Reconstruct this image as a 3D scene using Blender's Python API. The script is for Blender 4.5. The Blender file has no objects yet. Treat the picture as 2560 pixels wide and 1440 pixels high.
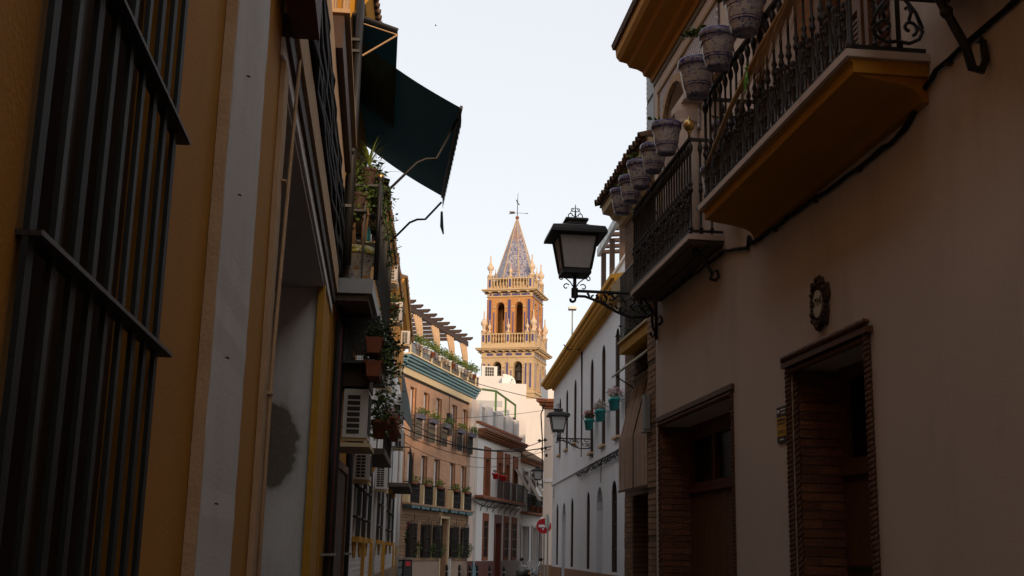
import bpy, math, random
from mathutils import Vector, Matrix, Euler
random.seed(7)
rad = math.radians
sc = bpy.context.scene
COL = sc.collection

# ------------------------------------------------------------ camera
cam_d = bpy.data.cameras.new('camera')
cam = bpy.data.objects.new('camera', cam_d)
COL.objects.link(cam)
cam.location = (0, 0, 1.6)
cam.rotation_euler = (rad(102.579), rad(-1.2265), rad(-6.422))
cam_d.lens = 41.484
cam_d.sensor_width = 36
cam_d.clip_start = 0.05
cam_d.clip_end = 3000
sc.camera = cam

# ------------------------------------------------------------ sky, sun, exposure
SUN_EL, SUN_AZ = 9.0, 168.0        # azimuth clockwise from +Y (the street direction): behind the camera, to the right
w = bpy.data.worlds.new('World')
sc.world = w
w.use_nodes = True
nt = w.node_tree
bg = nt.nodes['Background']
sky = nt.nodes.new('ShaderNodeTexSky')
sky.sky_type = 'NISHITA'
sky.sun_disc = False
sky.sun_elevation = rad(SUN_EL)
sky.sun_rotation = rad(SUN_AZ)
sky.air_density = 1.0
sky.dust_density = 1.2
sky.ozone_density = 1.0
sky.altitude = 10
pale = nt.nodes.new('ShaderNodeMixRGB')
pale.inputs[0].default_value = 0.68
pale.inputs[2].default_value = (5.4, 5.25, 5.25, 1)
nt.links.new(sky.outputs[0], pale.inputs[1])
nt.links.new(pale.outputs[0], bg.inputs[0])
bg.inputs[1].default_value = 0.15
sun_d = bpy.data.lights.new('sun', 'SUN')
sun = bpy.data.objects.new('sun', sun_d)
COL.objects.link(sun)
sun_d.energy = 2.0
sun_d.color = (1.0, 0.71, 0.46)
sun_d.angle = rad(2.5)
sun.location = (30, -60, 40)
sd = Vector((math.sin(rad(SUN_AZ)) * math.cos(rad(SUN_EL)), math.cos(rad(SUN_AZ)) * math.cos(rad(SUN_EL)), math.sin(rad(SUN_EL))))
sun.rotation_euler = sd.to_track_quat('Z', 'Y').to_euler()
vs = sc.view_settings
vs.view_transform = 'Standard'
vs.look = 'None'
vs.exposure = 0.45
vs.gamma = 1.0
vs.use_curve_mapping = False
sc.render.engine = 'CYCLES'
sc.cycles.use_denoising = True
sc.cycles.max_bounces = 8
sc.cycles.diffuse_bounces = 4

# ------------------------------------------------------------ mesh helpers
class Fr:
    """street-front frame: u along the front, o out of the wall towards the street, z up"""
    def __init__(s, x, y, ang=0.0, side=1):
        a = rad(ang)
        s.p = Vector((x, y, 0)); s.u = Vector((math.sin(a), math.cos(a), 0))
        s.n = Vector((math.cos(a), -math.sin(a), 0)) * side
        s.flip = side > 0
    def __call__(s, u, o, z):
        return s.p + s.u * u + s.n * o + Vector((0, 0, z))
    def rotz(s):
        return math.atan2(s.u.y, s.u.x)

class MB:
    def __init__(s, fr=None):
        s.v = []; s.f = []; s.fr = fr
    def P(s, p):
        return Vector(p) if s.fr is None else s.fr(*p)
    def add(s, pts, faces):
        b = len(s.v)
        s.v.extend(s.P(p) for p in pts)
        s.f.extend(tuple(b + i for i in f) for f in faces)
        return s
    def box(s, a0, a1, b0, b1, c0, c1):
        return s.add([(a0, b0, c0), (a1, b0, c0), (a1, b1, c0), (a0, b1, c0), (a0, b0, c1), (a1, b0, c1), (a1, b1, c1), (a0, b1, c1)],
                     [(0, 3, 2, 1), (4, 5, 6, 7), (0, 1, 5, 4), (1, 2, 6, 5), (2, 3, 7, 6), (3, 0, 4, 7)])
    def quad(s, a, b, c, d):
        return s.add([a, b, c, d], [(0, 1, 2, 3)])
    def prism(s, prof, a0, a1, axis=0):
        """profile of (o, z) points swept along u (axis 0), or (u, z) points swept along o (axis 1)"""
        n = len(prof)
        if axis == 0:
            pts = [(a0, p[0], p[1]) for p in prof] + [(a1, p[0], p[1]) for p in prof]
        elif axis == 1:
            pts = [(p[0], a0, p[1]) for p in prof] + [(p[0], a1, p[1]) for p in prof]
        else:
            pts = [(p[0], p[1], a0) for p in prof] + [(p[0], p[1], a1) for p in prof]
        fs = [tuple(range(n))[::-1], tuple(range(n, 2 * n))]
        fs += [(i, (i + 1) % n, n + (i + 1) % n, n + i) for i in range(n)]
        return s.add(pts, fs)
    def tube(s, pts, r, n=6, cap=True):
        P = [s.P(p) for p in pts]
        R = r if isinstance(r, (list, tuple)) else [r] * len(P)
        b = len(s.v); up = None
        for i, p in enumerate(P):
            t = (P[min(i + 1, len(P) - 1)] - P[max(i - 1, 0)])
            t = t.normalized() if t.length > 1e-9 else Vector((0, 0, 1))
            if up is None:
                up = t.orthogonal().normalized()
            up = (up - t * up.dot(t))
            up = up.normalized() if up.length > 1e-6 else t.orthogonal().normalized()
            q = t.cross(up)
            for k in range(n):
                a = 2 * math.pi * (k + .5) / n
                s.v.append(p + (up * math.cos(a) + q * math.sin(a)) * R[i])
        for i in range(len(P) - 1):
            for k in range(n):
                s.f.append((b + i * n + k, b + i * n + (k + 1) % n, b + (i + 1) * n + (k + 1) % n, b + (i + 1) * n + k))
        if cap:
            s.f.append(tuple(b + k for k in range(n))[::-1])
            s.f.append(tuple(b + (len(P) - 1) * n + k for k in range(n)))
        return s
    def lathe(s, prof, c=(0, 0, 0), n=12, sq=False):
        """(radius, z) profile turned about the vertical through c"""
        c = s.P(c); b = len(s.v); m = len(prof)
        for r, z in prof:
            for k in range(n):
                a = 2 * math.pi * (k + (.5 if sq else 0)) / n
                s.v.append(c + Vector((r * math.cos(a), r * math.sin(a), z)))
        for i in range(m - 1):
            for k in range(n):
                s.f.append((b + i * n + k, b + i * n + (k + 1) % n, b + (i + 1) * n + (k + 1) % n, b + (i + 1) * n + k))
        s.f.append(tuple(b + k for k in range(n))[::-1])
        s.f.append(tuple(b + (m - 1) * n + k for k in range(n)))
        return s
    def ball(s, c, r, n=8, m=6, sz=1.0):
        return s.lathe([(r * math.sin(math.pi * i / m) + 1e-4, -r * sz * math.cos(math.pi * i / m)) for i in range(m + 1)], c, n)
    def wall(s, u0, u1, z0, z1, holes, depth=.2):
        """front sheet at o = 0 with openings (ua, ub, za, zb, arch[, depth]) and their reveals"""
        us = sorted({u0, u1, *[h[0] for h in holes], *[h[1] for h in holes]})
        zs = sorted({z0, z1, *[h[2] for h in holes], *[h[3] for h in holes]})
        us = [u for u in us if u0 <= u <= u1]; zs = [z for z in zs if z0 <= z <= z1]
        for i in range(len(us) - 1):
            for j in range(len(zs) - 1):
                cu, cz = (us[i] + us[i + 1]) / 2, (zs[j] + zs[j + 1]) / 2
                if any(h[0] < cu < h[1] and h[2] < cz < h[3] for h in holes):
                    continue
                s.quad((us[i], 0, zs[j]), (us[i], 0, zs[j + 1]), (us[i + 1], 0, zs[j + 1]), (us[i + 1], 0, zs[j]))
        for h in holes:
            ua, ub, za, zb, ar = h[:5]
            d = h[5] if len(h) > 5 else depth
            if not ar:
                s.quad((ua, 0, zb), (ua, -d, zb), (ub, -d, zb), (ub, 0, zb))
                zs_ = zb
            else:
                r = (ub - ua) / 2; cu = (ua + ub) / 2; zs_ = zb - r; N = 8
                arc = [(cu - r * math.cos(math.pi * k / N), zs_ + r * math.sin(math.pi * k / N)) for k in range(N + 1)]
                for k in range(N):
                    a, c = arc[k], arc[k + 1]
                    s.quad((a[0], 0, a[1]), (a[0], 0, zb), (c[0], 0, zb), (c[0], 0, c[1]))
                    s.quad((a[0], 0, a[1]), (a[0], -d, a[1]), (c[0], -d, c[1]), (c[0], 0, c[1]))
            s.quad((ua, 0, za), (ua, -d, za), (ua, -d, zs_), (ua, 0, zs_))
            s.quad((ub, 0, za), (ub, -d, za), (ub, -d, zs_), (ub, 0, zs_))
            if za > z0 + .01:
                s.quad((ua, 0, za), (ua, -d, za), (ub, -d, za), (ub, 0, za))
        return s
    def shell(s, u0, u1, z1, back, z0=0):
        """sides, back and top of the body behind a wall()"""
        s.quad((u0, 0, z0), (u0, -back, z0), (u0, -back, z1), (u0, 0, z1))
        s.quad((u1, 0, z0), (u1, -back, z0), (u1, -back, z1), (u1, 0, z1))
        s.quad((u0, -back, z0), (u1, -back, z0), (u1, -back, z1), (u0, -back, z1))
        return s.quad((u0, 0, z1), (u0, -back, z1), (u1, -back, z1), (u1, 0, z1))
    def mesh(s, name, smooth=False, origin=None):
        me = bpy.data.meshes.new(name)
        if origin is None:
            xs = [p.x for p in s.v]; ys = [p.y for p in s.v]; zz = [p.z for p in s.v]
            origin = Vector(((min(xs) + max(xs)) / 2, (min(ys) + max(ys)) / 2, min(zz)))
        me.from_pydata([p - origin for p in s.v], [], s.f)
        if smooth:
            me.polygons.foreach_set('use_smooth', [True] * len(me.polygons))
        me.update()
        return me, Vector(origin)

def attach(o, parent):
    if parent is not None:
        o.parent = parent
        o.matrix_parent_inverse = wm(parent).inverted()
def wm(o):
    m = o.matrix_basis.copy()
    if o.parent is not None:
        m = wm(o.parent) @ o.matrix_parent_inverse @ m
    return m
def part(name, mb, mat, parent=None, smooth=False, label=None, kind=None):
    me, org = mb.mesh(name, smooth)
    me.materials.append(mat)
    o = bpy.data.objects.new(name, me)
    o.location = org
    COL.objects.link(o)
    attach(o, parent)
    if label: o['label'] = label
    if kind is None and name in ('foliage', 'flowers', 'leaflets', 'climbing_plant'): kind = 'stuff'
    if kind: o['kind'] = kind
    return o
def tag(o, label, cat, group=None):
    o['label'] = label; o['category'] = cat
    if group: o['group'] = group
    return o
def thing(name, label, cat, loc, group=None):
    o = bpy.data.objects.new(name, None)
    o.empty_display_size = .2
    o.location = loc
    COL.objects.link(o)
    return tag(o, label, cat, group)
def struct(name, mb, mat, smooth=False):
    o = part(name, mb, mat, None, smooth); o['kind'] = 'structure'
    return o
def inst(name, me, loc, parent=None, rot=(0, 0, 0), scale=(1, 1, 1)):
    o = bpy.data.objects.new(name, me)
    o.location = loc; o.rotation_euler = rot; o.scale = scale
    COL.objects.link(o)
    attach(o, parent)
    return o
def shared(name, mb, mat, smooth=False):
    me, _ = mb.mesh(name, smooth, Vector((0, 0, 0)))
    me.materials.append(mat)
    return me
def text_part(name, txt, mat, parent, loc, right, up, size, depth=.002):
    """lettering as a thin mesh lying on a sign: right and up are world directions"""
    cu = bpy.data.curves.new(name, 'FONT')
    cu.body = txt; cu.size = size; cu.extrude = depth; cu.align_x = 'CENTER'; cu.align_y = 'CENTER'
    cu.resolution_u = 3
    tmp = bpy.data.objects.new(name + '_tmp', cu)
    COL.objects.link(tmp)
    dg = bpy.context.evaluated_depsgraph_get()
    me = bpy.data.meshes.new_from_object(tmp.evaluated_get(dg))
    bpy.data.objects.remove(tmp)
    me.materials.clear(); me.materials.append(mat)
    r = Vector(right).normalized(); u = Vector(up).normalized(); n = r.cross(u)
    o = bpy.data.objects.new(name, me)
    o.matrix_basis = Matrix.Translation(Vector(loc)) @ Matrix((r, u, n)).transposed().to_4x4()
    COL.objects.link(o)
    attach(o, parent)
    return o

# ------------------------------------------------------------ materials
def _n(t, kind, **kw):
    n = t.nodes.new(kind)
    for k, v in kw.items():
        setattr(n, k, v)
    return n
def mat(name, col, rough=.85, var=.18, scale=3.0, bump=.0, bscale=60., metal=0., stain=None, stain_amt=.35, rnd=0., streak=0., spec=.3, obj_space=False):
    """plain coat with two octaves of tone variation, fine relief, optional stains of their own colour"""
    m = bpy.data.materials.new(name); m.use_nodes = True
    t = m.node_tree; L = t.links.new; b = t.nodes['Principled BSDF']
    b.inputs['Roughness'].default_value = rough; b.inputs['Metallic'].default_value = metal
    b.inputs['Specular IOR Level'].default_value = spec
    if obj_space:
        pos = _n(t, 'ShaderNodeTexCoord').outputs['Object']
    else:
        pos = _n(t, 'ShaderNodeNewGeometry').outputs['Position']
    no = _n(t, 'ShaderNodeTexNoise'); no.inputs['Scale'].default_value = scale; no.inputs['Detail'].default_value = 6
    no.inputs['Roughness'].default_value = .62
    L(pos, no.inputs['Vector'])
    mx = _n(t, 'ShaderNodeMixRGB')
    mx.inputs[1].default_value = (*[c * (1 - var) for c in col], 1)
    mx.inputs[2].default_value = (*[min(1, c * (1 + var)) for c in col], 1)
    L(no.outputs[0], mx.inputs[0])
    out = mx.outputs[0]
    if stain is not None:
        ns = _n(t, 'ShaderNodeTexNoise'); ns.inputs['Scale'].default_value = .9; ns.inputs['Detail'].default_value = 9
        ns.inputs['Roughness'].default_value = .7
        mp = _n(t, 'ShaderNodeMapping'); mp.inputs['Scale'].default_value = (1, 1, .3 if streak else 1)
        L(pos, mp.inputs['Vector']); L(mp.outputs[0], ns.inputs['Vector'])
        rp = _n(t, 'ShaderNodeValToRGB')
        rp.color_ramp.elements[0].position = .5; rp.color_ramp.elements[1].position = .72
        rp.color_ramp.elements[1].color = (stain_amt,) * 3 + (1,)
        L(ns.outputs[0], rp.inputs[0])
        m2 = _n(t, 'ShaderNodeMixRGB'); L(rp.outputs[0], m2.inputs[0]); L(out, m2.inputs[1])
        m2.inputs[2].default_value = (*stain, 1); out = m2.outputs[0]
    if rnd:
        oi = _n(t, 'ShaderNodeObjectInfo')
        mr = _n(t, 'ShaderNodeMapRange'); mr.inputs[3].default_value = 1 - rnd; mr.inputs[4].default_value = 1 + rnd
        L(oi.outputs['Random'], mr.inputs[0])
        vm = _n(t, 'ShaderNodeVectorMath', operation='SCALE'); L(out, vm.inputs[0]); L(mr.outputs[0], vm.inputs['Scale'])
        out = vm.outputs[0]
    L(out, b.inputs['Base Color'])
    if bump:
        nb = _n(t, 'ShaderNodeTexNoise'); nb.inputs['Scale'].default_value = bscale; nb.inputs['Detail'].default_value = 4
        L(pos, nb.inputs['Vector'])
        bp = _n(t, 'ShaderNodeBump'); bp.inputs['Strength'].default_value = bump; bp.inputs['Distance'].default_value = .02
        L(nb.outputs[0], bp.inputs['Height']); L(bp.outputs[0], b.inputs['Normal'])
    return m
def brick_mat(name, c1, c2, mortar, fr=None, bw=.25, bh=.065, joint=.012, axis='u', bump=.5):
    """fine brickwork too far off to build piece by piece"""
    m = bpy.data.materials.new(name); m.use_nodes = True
    t = m.node_tree; L = t.links.new; b = t.nodes['Principled BSDF']; b.inputs['Roughness'].default_value = .9
    b.inputs['Specular IOR Level'].default_value = .2
    pos = _n(t, 'ShaderNodeNewGeometry').outputs['Position']
    d = _n(t, 'ShaderNodeVectorMath', operation='DOT_PRODUCT'); L(pos, d.inputs[0])
    d.inputs[1].default_value = fr.u if axis == 'u' else fr.n
    sp = _n(t, 'ShaderNodeSeparateXYZ'); L(pos, sp.inputs[0])
    cb = _n(t, 'ShaderNodeCombineXYZ'); L(d.outputs['Value'], cb.inputs[0]); L(sp.outputs[2], cb.inputs[1])
    br = _n(t, 'ShaderNodeTexBrick'); L(cb.outputs[0], br.inputs['Vector'])
    br.inputs['Scale'].default_value = 1; br.inputs['Brick Width'].default_value = bw; br.inputs['Row Height'].default_value = bh
    br.inputs['Mortar Size'].default_value = joint; br.inputs['Color1'].default_value = (*c1, 1); br.inputs['Color2'].default_value = (*c2, 1)
    br.inputs['Mortar'].default_value = (*mortar, 1)
    no = _n(t, 'ShaderNodeTexNoise'); no.inputs['Scale'].default_value = 1.3; no.inputs['Detail'].default_value = 5; L(pos, no.inputs['Vector'])
    mr = _n(t, 'ShaderNodeMapRange'); mr.inputs[3].default_value = .75; mr.inputs[4].default_value = 1.25; L(no.outputs[0], mr.inputs[0])
    vm = _n(t, 'ShaderNodeVectorMath', operation='SCALE'); L(br.outputs['Color'], vm.inputs[0]); L(mr.outputs[0], vm.inputs['Scale'])
    L(vm.outputs[0], b.inputs['Base Color'])
    bp = _n(t, 'ShaderNodeBump'); bp.inputs['Strength'].default_value = bump; bp.inputs['Distance'].default_value = .01; bp.invert = True
    L(br.outputs['Fac'], bp.inputs['Height']); L(bp.outputs[0], b.inputs['Normal'])
    return m
def glass_mat(name, col=(.012, .012, .013), rough=.3):
    m = bpy.data.materials.new(name); m.use_nodes = True
    b = m.node_tree.nodes['Principled BSDF']
    b.inputs['Base Color'].default_value = (*col, 1); b.inputs['Roughness'].default_value = rough; b.inputs['Specular IOR Level'].default_value = .2
    return m
def ceramic_mat(name, ground, paint, scale=26., thr=.55, band=True, accent=None):
    """glazed pottery with brush-painted bands and sprigs, laid out on the pot itself"""
    m = bpy.data.materials.new(name); m.use_nodes = True
    t = m.node_tree; L = t.links.new; b = t.nodes['Principled BSDF']; b.inputs['Roughness'].default_value = .3
    tc = _n(t, 'ShaderNodeTexCoord').outputs['Object']
    no = _n(t, 'ShaderNodeTexNoise'); no.inputs['Scale'].default_value = scale; no.inputs['Detail'].default_value = 3; no.inputs['Distortion'].default_value = 1.6
    oi = _n(t, 'ShaderNodeObjectInfo'); ad = _n(t, 'ShaderNodeVectorMath', operation='ADD'); L(tc, ad.inputs[0])
    sc_ = _n(t, 'ShaderNodeVectorMath', operation='SCALE'); sc_.inputs[0].default_value = (7, 3, 0); L(oi.outputs['Random'], sc_.inputs['Scale'])
    L(sc_.outputs[0], ad.inputs[1]); L(ad.outputs[0], no.inputs['Vector'])
    rp = _n(t, 'ShaderNodeValToRGB'); rp.color_ramp.elements[0].position = thr; rp.color_ramp.elements[1].position = thr + .06
    L(no.outputs[0], rp.inputs[0]); fac = rp.outputs[0]
    if band:
        sp = _n(t, 'ShaderNodeSeparateXYZ'); L(tc, sp.inputs[0])
        cr = _n(t, 'ShaderNodeValToRGB'); cr.color_ramp.interpolation = 'CONSTANT'
        e = cr.color_ramp.elements
        e[0].position = 0; e[0].color = (.55,) * 3 + (1,); e[1].position = .05; e[1].color = (.22,) * 3 + (1,)
        for p, v in ((.24, .95), (.27, .12), (.31, .85), (.335, .08), (.62, .08), (.66, .3), (.80, .95), (.82, .5), (.955, .95)):
            x = e.new(p); x.color = (v, v, v, 1)
        mr = _n(t, 'ShaderNodeMapRange'); mr.inputs[1].default_value = 0; mr.inputs[2].default_value = .27; L(sp.outputs[2], mr.inputs[0])
        L(mr.outputs[0], cr.inputs[0])
        wv = _n(t, 'ShaderNodeMath', operation='ADD'); L(cr.outputs[0], wv.inputs[0])
        sc2 = _n(t, 'ShaderNodeMath', operation='MULTIPLY'); sc2.inputs[1].default_value = .62; L(rp.outputs[0], sc2.inputs[0]); L(sc2.outputs[0], wv.inputs[1])
        wv.use_clamp = True; fac = wv.outputs[0]
    mx = _n(t, 'ShaderNodeMixRGB'); L(fac, mx.inputs[0]); mx.inputs[1].default_value = (*ground, 1); mx.inputs[2].default_value = (*paint, 1)
    out = mx.outputs[0]
    if accent:
        n2 = _n(t, 'ShaderNodeTexNoise'); n2.inputs['Scale'].default_value = scale * .5; L(tc, n2.inputs['Vector'])
        r2 = _n(t, 'ShaderNodeValToRGB'); r2.color_ramp.elements[0].position = .58; r2.color_ramp.elements[1].position = .62; L(n2.outputs[0], r2.inputs[0])
        m2 = _n(t, 'ShaderNodeMixRGB'); L(r2.outputs[0], m2.inputs[0]); L(out, m2.inputs[1]); m2.inputs[2].default_value = (*accent, 1); out = m2.outputs[0]
    L(out, b.inputs['Base Color'])
    return m
def leaf_mat(name, col, var=.45):
    m = mat(name, col, rough=.55, var=var, scale=9)
    b = m.node_tree.nodes['Principled BSDF']
    b.inputs['Transmission Weight'].default_value = 0
    return m

M = {}
M['beige'] = mat('beige_plaster', (.67, .555, .475), var=.12, scale=.7, bump=.1, bscale=70, stain=(.41, .33, .28), stain_amt=.55, streak=1)
M['ochre'] = mat('ochre_paint', (.44, .20, .022), var=.14, scale=1.6, bump=.16, bscale=70, stain=(.26, .12, .03), stain_amt=.4, streak=1)
M['ochre_trim'] = mat('ochre_trim', (.52, .26, .03), var=.2, scale=5, bump=.2, stain=(.34, .19, .06), stain_amt=.6)
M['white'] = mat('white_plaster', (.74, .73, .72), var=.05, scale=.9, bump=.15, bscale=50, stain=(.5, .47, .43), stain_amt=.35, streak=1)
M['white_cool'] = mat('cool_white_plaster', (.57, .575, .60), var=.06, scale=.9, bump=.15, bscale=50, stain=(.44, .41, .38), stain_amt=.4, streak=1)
M['white_warm'] = mat('warm_white_plaster', (.63, .595, .575), var=.05, scale=.8, bump=.12, stain=(.52, .44, .38), stain_amt=.4, streak=1)
M['grey_white'] = mat('dusty_white_paint', (.62, .60, .585), var=.08, scale=2.5, bump=.15, stain=(.42, .38, .34), stain_amt=.55, streak=1)
M['tan'] = mat('tan_stone', (.50, .33, .19), var=.15, scale=6, bump=.3, bscale=60)
M['cream'] = mat('cream_paint', (.66, .52, .32), var=.1, scale=4, bump=.12)
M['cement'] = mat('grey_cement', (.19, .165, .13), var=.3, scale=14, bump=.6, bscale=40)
M['iron'] = mat('black_iron', (.018, .017, .017), rough=.5, var=.3, scale=30, metal=.0, spec=.45)
M['iron_brown'] = mat('weathered_iron', (.035, .026, .022), rough=.6, var=.4, scale=25, bump=.3, bscale=140)
M['steel_grey'] = mat('grey_paint_metal', (.34, .35, .36), rough=.5, var=.1, scale=5)
M['slat'] = mat('dark_green_slat', (.014, .016, .015), rough=.6, var=.3, scale=12, bump=.15, bscale=120)
M['wood'] = mat('brown_wood', (.15, .062, .022), rough=.6, var=.35, scale=7, bump=.2, bscale=40)
M['wood_red'] = mat('red_brown_wood', (.12, .03, .018), rough=.6, var=.3, scale=9)
M['wood_dark'] = mat('dark_wood', (.06, .035, .025), rough=.7, var=.3, scale=8)
M['brick'] = mat('terracotta_brick', (.20, .082, .040), var=.3, scale=22, bump=.5, bscale=70, rnd=.28)
M['brick_tan'] = mat('tan_brick', (.34, .21, .125), var=.25, scale=20, bump=.4, bscale=70, rnd=.22)
M['mortar'] = mat('mortar', (.17, .12, .08), var=.2, scale=20, bump=.4)
M['rope'] = mat('glazed_rope_brick', (.12, .055, .03), rough=.5, var=.35, scale=18)
M['terracotta'] = mat('terracotta', (.22, .07, .035), var=.25, scale=14, bump=.15, rnd=.15)
M['terra_dark'] = mat('dark_terracotta_trim', (.26, .09, .045), var=.2, scale=9)
M['roof_tile'] = mat('roof_tile', (.17, .10, .06), var=.45, scale=16, bump=.5, bscale=50, rnd=.3, stain=(.09, .085, .06), stain_amt=.6)
M['glass'] = glass_mat('dark_window_glass')
M['room'] = mat('unlit_room', (.03, .027, .025), var=.2)
M['stone'] = mat('pale_stone', (.50, .37, .225), var=.22, scale=5, bump=.25, bscale=25, stain=(.30, .20, .11), stain_amt=.6)
M['tower_brick'] = mat('orange_brick', (.48, .24, .09), var=.2, scale=3.5, bump=.3, bscale=20, stain=(.42, .19, .07), stain_amt=.5)
M['azul'] = mat('blue_glazed_tile', (.065, .06, .17), rough=.3, var=.35, scale=22)
M['green_cloth'] = mat('dark_green_canvas', (.014, .034, .038), rough=.9, var=.2, scale=30)
M['grey_cloth'] = mat('grey_canvas', (.32, .27, .23), rough=.95, var=.2, scale=12)
M['curtain'] = mat('tan_curtain', (.55, .38, .24), rough=.95, var=.2, scale=10)
M['ac'] = mat('ac_white_enamel', (.62, .59, .56), rough=.5, var=.08, scale=5, stain=(.36, .3, .24), stain_amt=.4, streak=1)
M['ac_dark'] = mat('ac_dark_slot', (.04, .035, .03), rough=.7)
M['leaf'] = leaf_mat('leaf', (.075, .12, .025))
M['leaf_dark'] = leaf_mat('dark_leaf', (.035, .06, .018))
M['leaf_lime'] = leaf_mat('young_leaf', (.13, .17, .03))
M['stem'] = mat('woody_stem', (.17, .10, .055), var=.3, scale=20)
M['flower_red'] = mat('red_petal', (.5, .03, .05), rough=.6, var=.3, scale=30)
M['flower_pink'] = mat('pink_petal', (.55, .25, .34), rough=.6, var=.35, scale=40)
M['flower_blue'] = mat('lilac_petal', (.12, .12, .17), rough=.6, var=.3, scale=40)
M['pot_blue'] = ceramic_mat('blue_and_white_glaze', (.54, .48, .42), (.022, .03, .20), thr=.53)
M['pot_multi'] = ceramic_mat('painted_glaze', (.58, .5, .4), (.09, .09, .2), scale=22, thr=.57, band=False, accent=(.45, .2, .04))
M['pot_rim'] = ceramic_mat('painted_rim_glaze', (.45, .36, .08), (.06, .09, .02), scale=30, thr=.5, band=False)
M['turquoise'] = mat('turquoise_paint', (.04, .27, .27), rough=.5, var=.12, scale=10)
M['teal'] = mat('teal_paint', (.12, .22, .255), rough=.6, var=.15, scale=4)
M['brass'] = mat('brass', (.55, .36, .12), rough=.3, metal=.9, var=.15, scale=20)
M['frost'] = mat('frosted_lamp_glass', (.60, .58, .57), rough=.35, var=.05, scale=4)
M['red'] = mat('sign_red', (.45, .012, .02), rough=.45, var=.08, scale=8)
M['sign_white'] = mat('sign_white', (.75, .75, .74), rough=.45, var=.05, scale=8)
M['black'] = mat('black_paint', (.015, .015, .015), rough=.5, var=.2, scale=8)
M['yellow'] = mat('notice_yellow', (.55, .30, .02), rough=.6, var=.08, scale=8)
M['galv'] = mat('galvanised_steel', (.28, .28, .27), rough=.45, var=.2, scale=10, metal=.6)
M['galv_dark'] = mat('grey_steel_edge', (.13, .12, .12), rough=.6, var=.3, scale=20)
M['cable'] = mat('black_cable', (.010, .010, .010), rough=.75, var=.2, scale=10)
M['asphalt'] = mat('asphalt', (.05, .05, .05), var=.25, scale=18, bump=.5, bscale=120)
M['paving'] = mat('pavement_slab', (.24, .22, .20), var=.18, scale=6, bump=.3)
M['kerb'] = mat('granite_kerb', (.3, .29, .28), var=.2, scale=12, bump=.3)
M['palm'] = mat('dried_palm', (.42, .26, .12), rough=.8, var=.3, scale=16)
M['ribbon'] = mat('green_ribbon', (.10, .42, .04), rough=.5, var=.15, scale=20)
M['bamboo'] = mat('cane_slat', (.56, .42, .31), rough=.7, var=.3, scale=25)
M['rust'] = mat('maroon_paint', (.085, .02, .016), rough=.65, var=.35, scale=6, stain=(.2, .15, .1), stain_amt=.3)
M['dado'] = mat('brown_tile_dado', (.20, .10, .05), rough=.45, var=.25, scale=9)
M['dado_red'] = mat('dark_red_dado', (.11, .03, .022), rough=.55, var=.25, scale=5)
M['chrome'] = mat('chrome', (.6, .6, .6), rough=.15, metal=1, var=.05)
M['green_metal'] = mat('green_paint_metal', (.08, .16, .04), rough=.5, var=.15, scale=10)
M['pink'] = mat('pink_plaster', (.66, .54, .46), var=.08, scale=1.2, bump=.2, stain=(.45, .36, .3), stain_amt=.4, streak=1)
M['slate'] = mat('tile_soffit', (.11, .085, .07), rough=.75, var=.35, scale=7, bump=.4, bscale=40)

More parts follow.
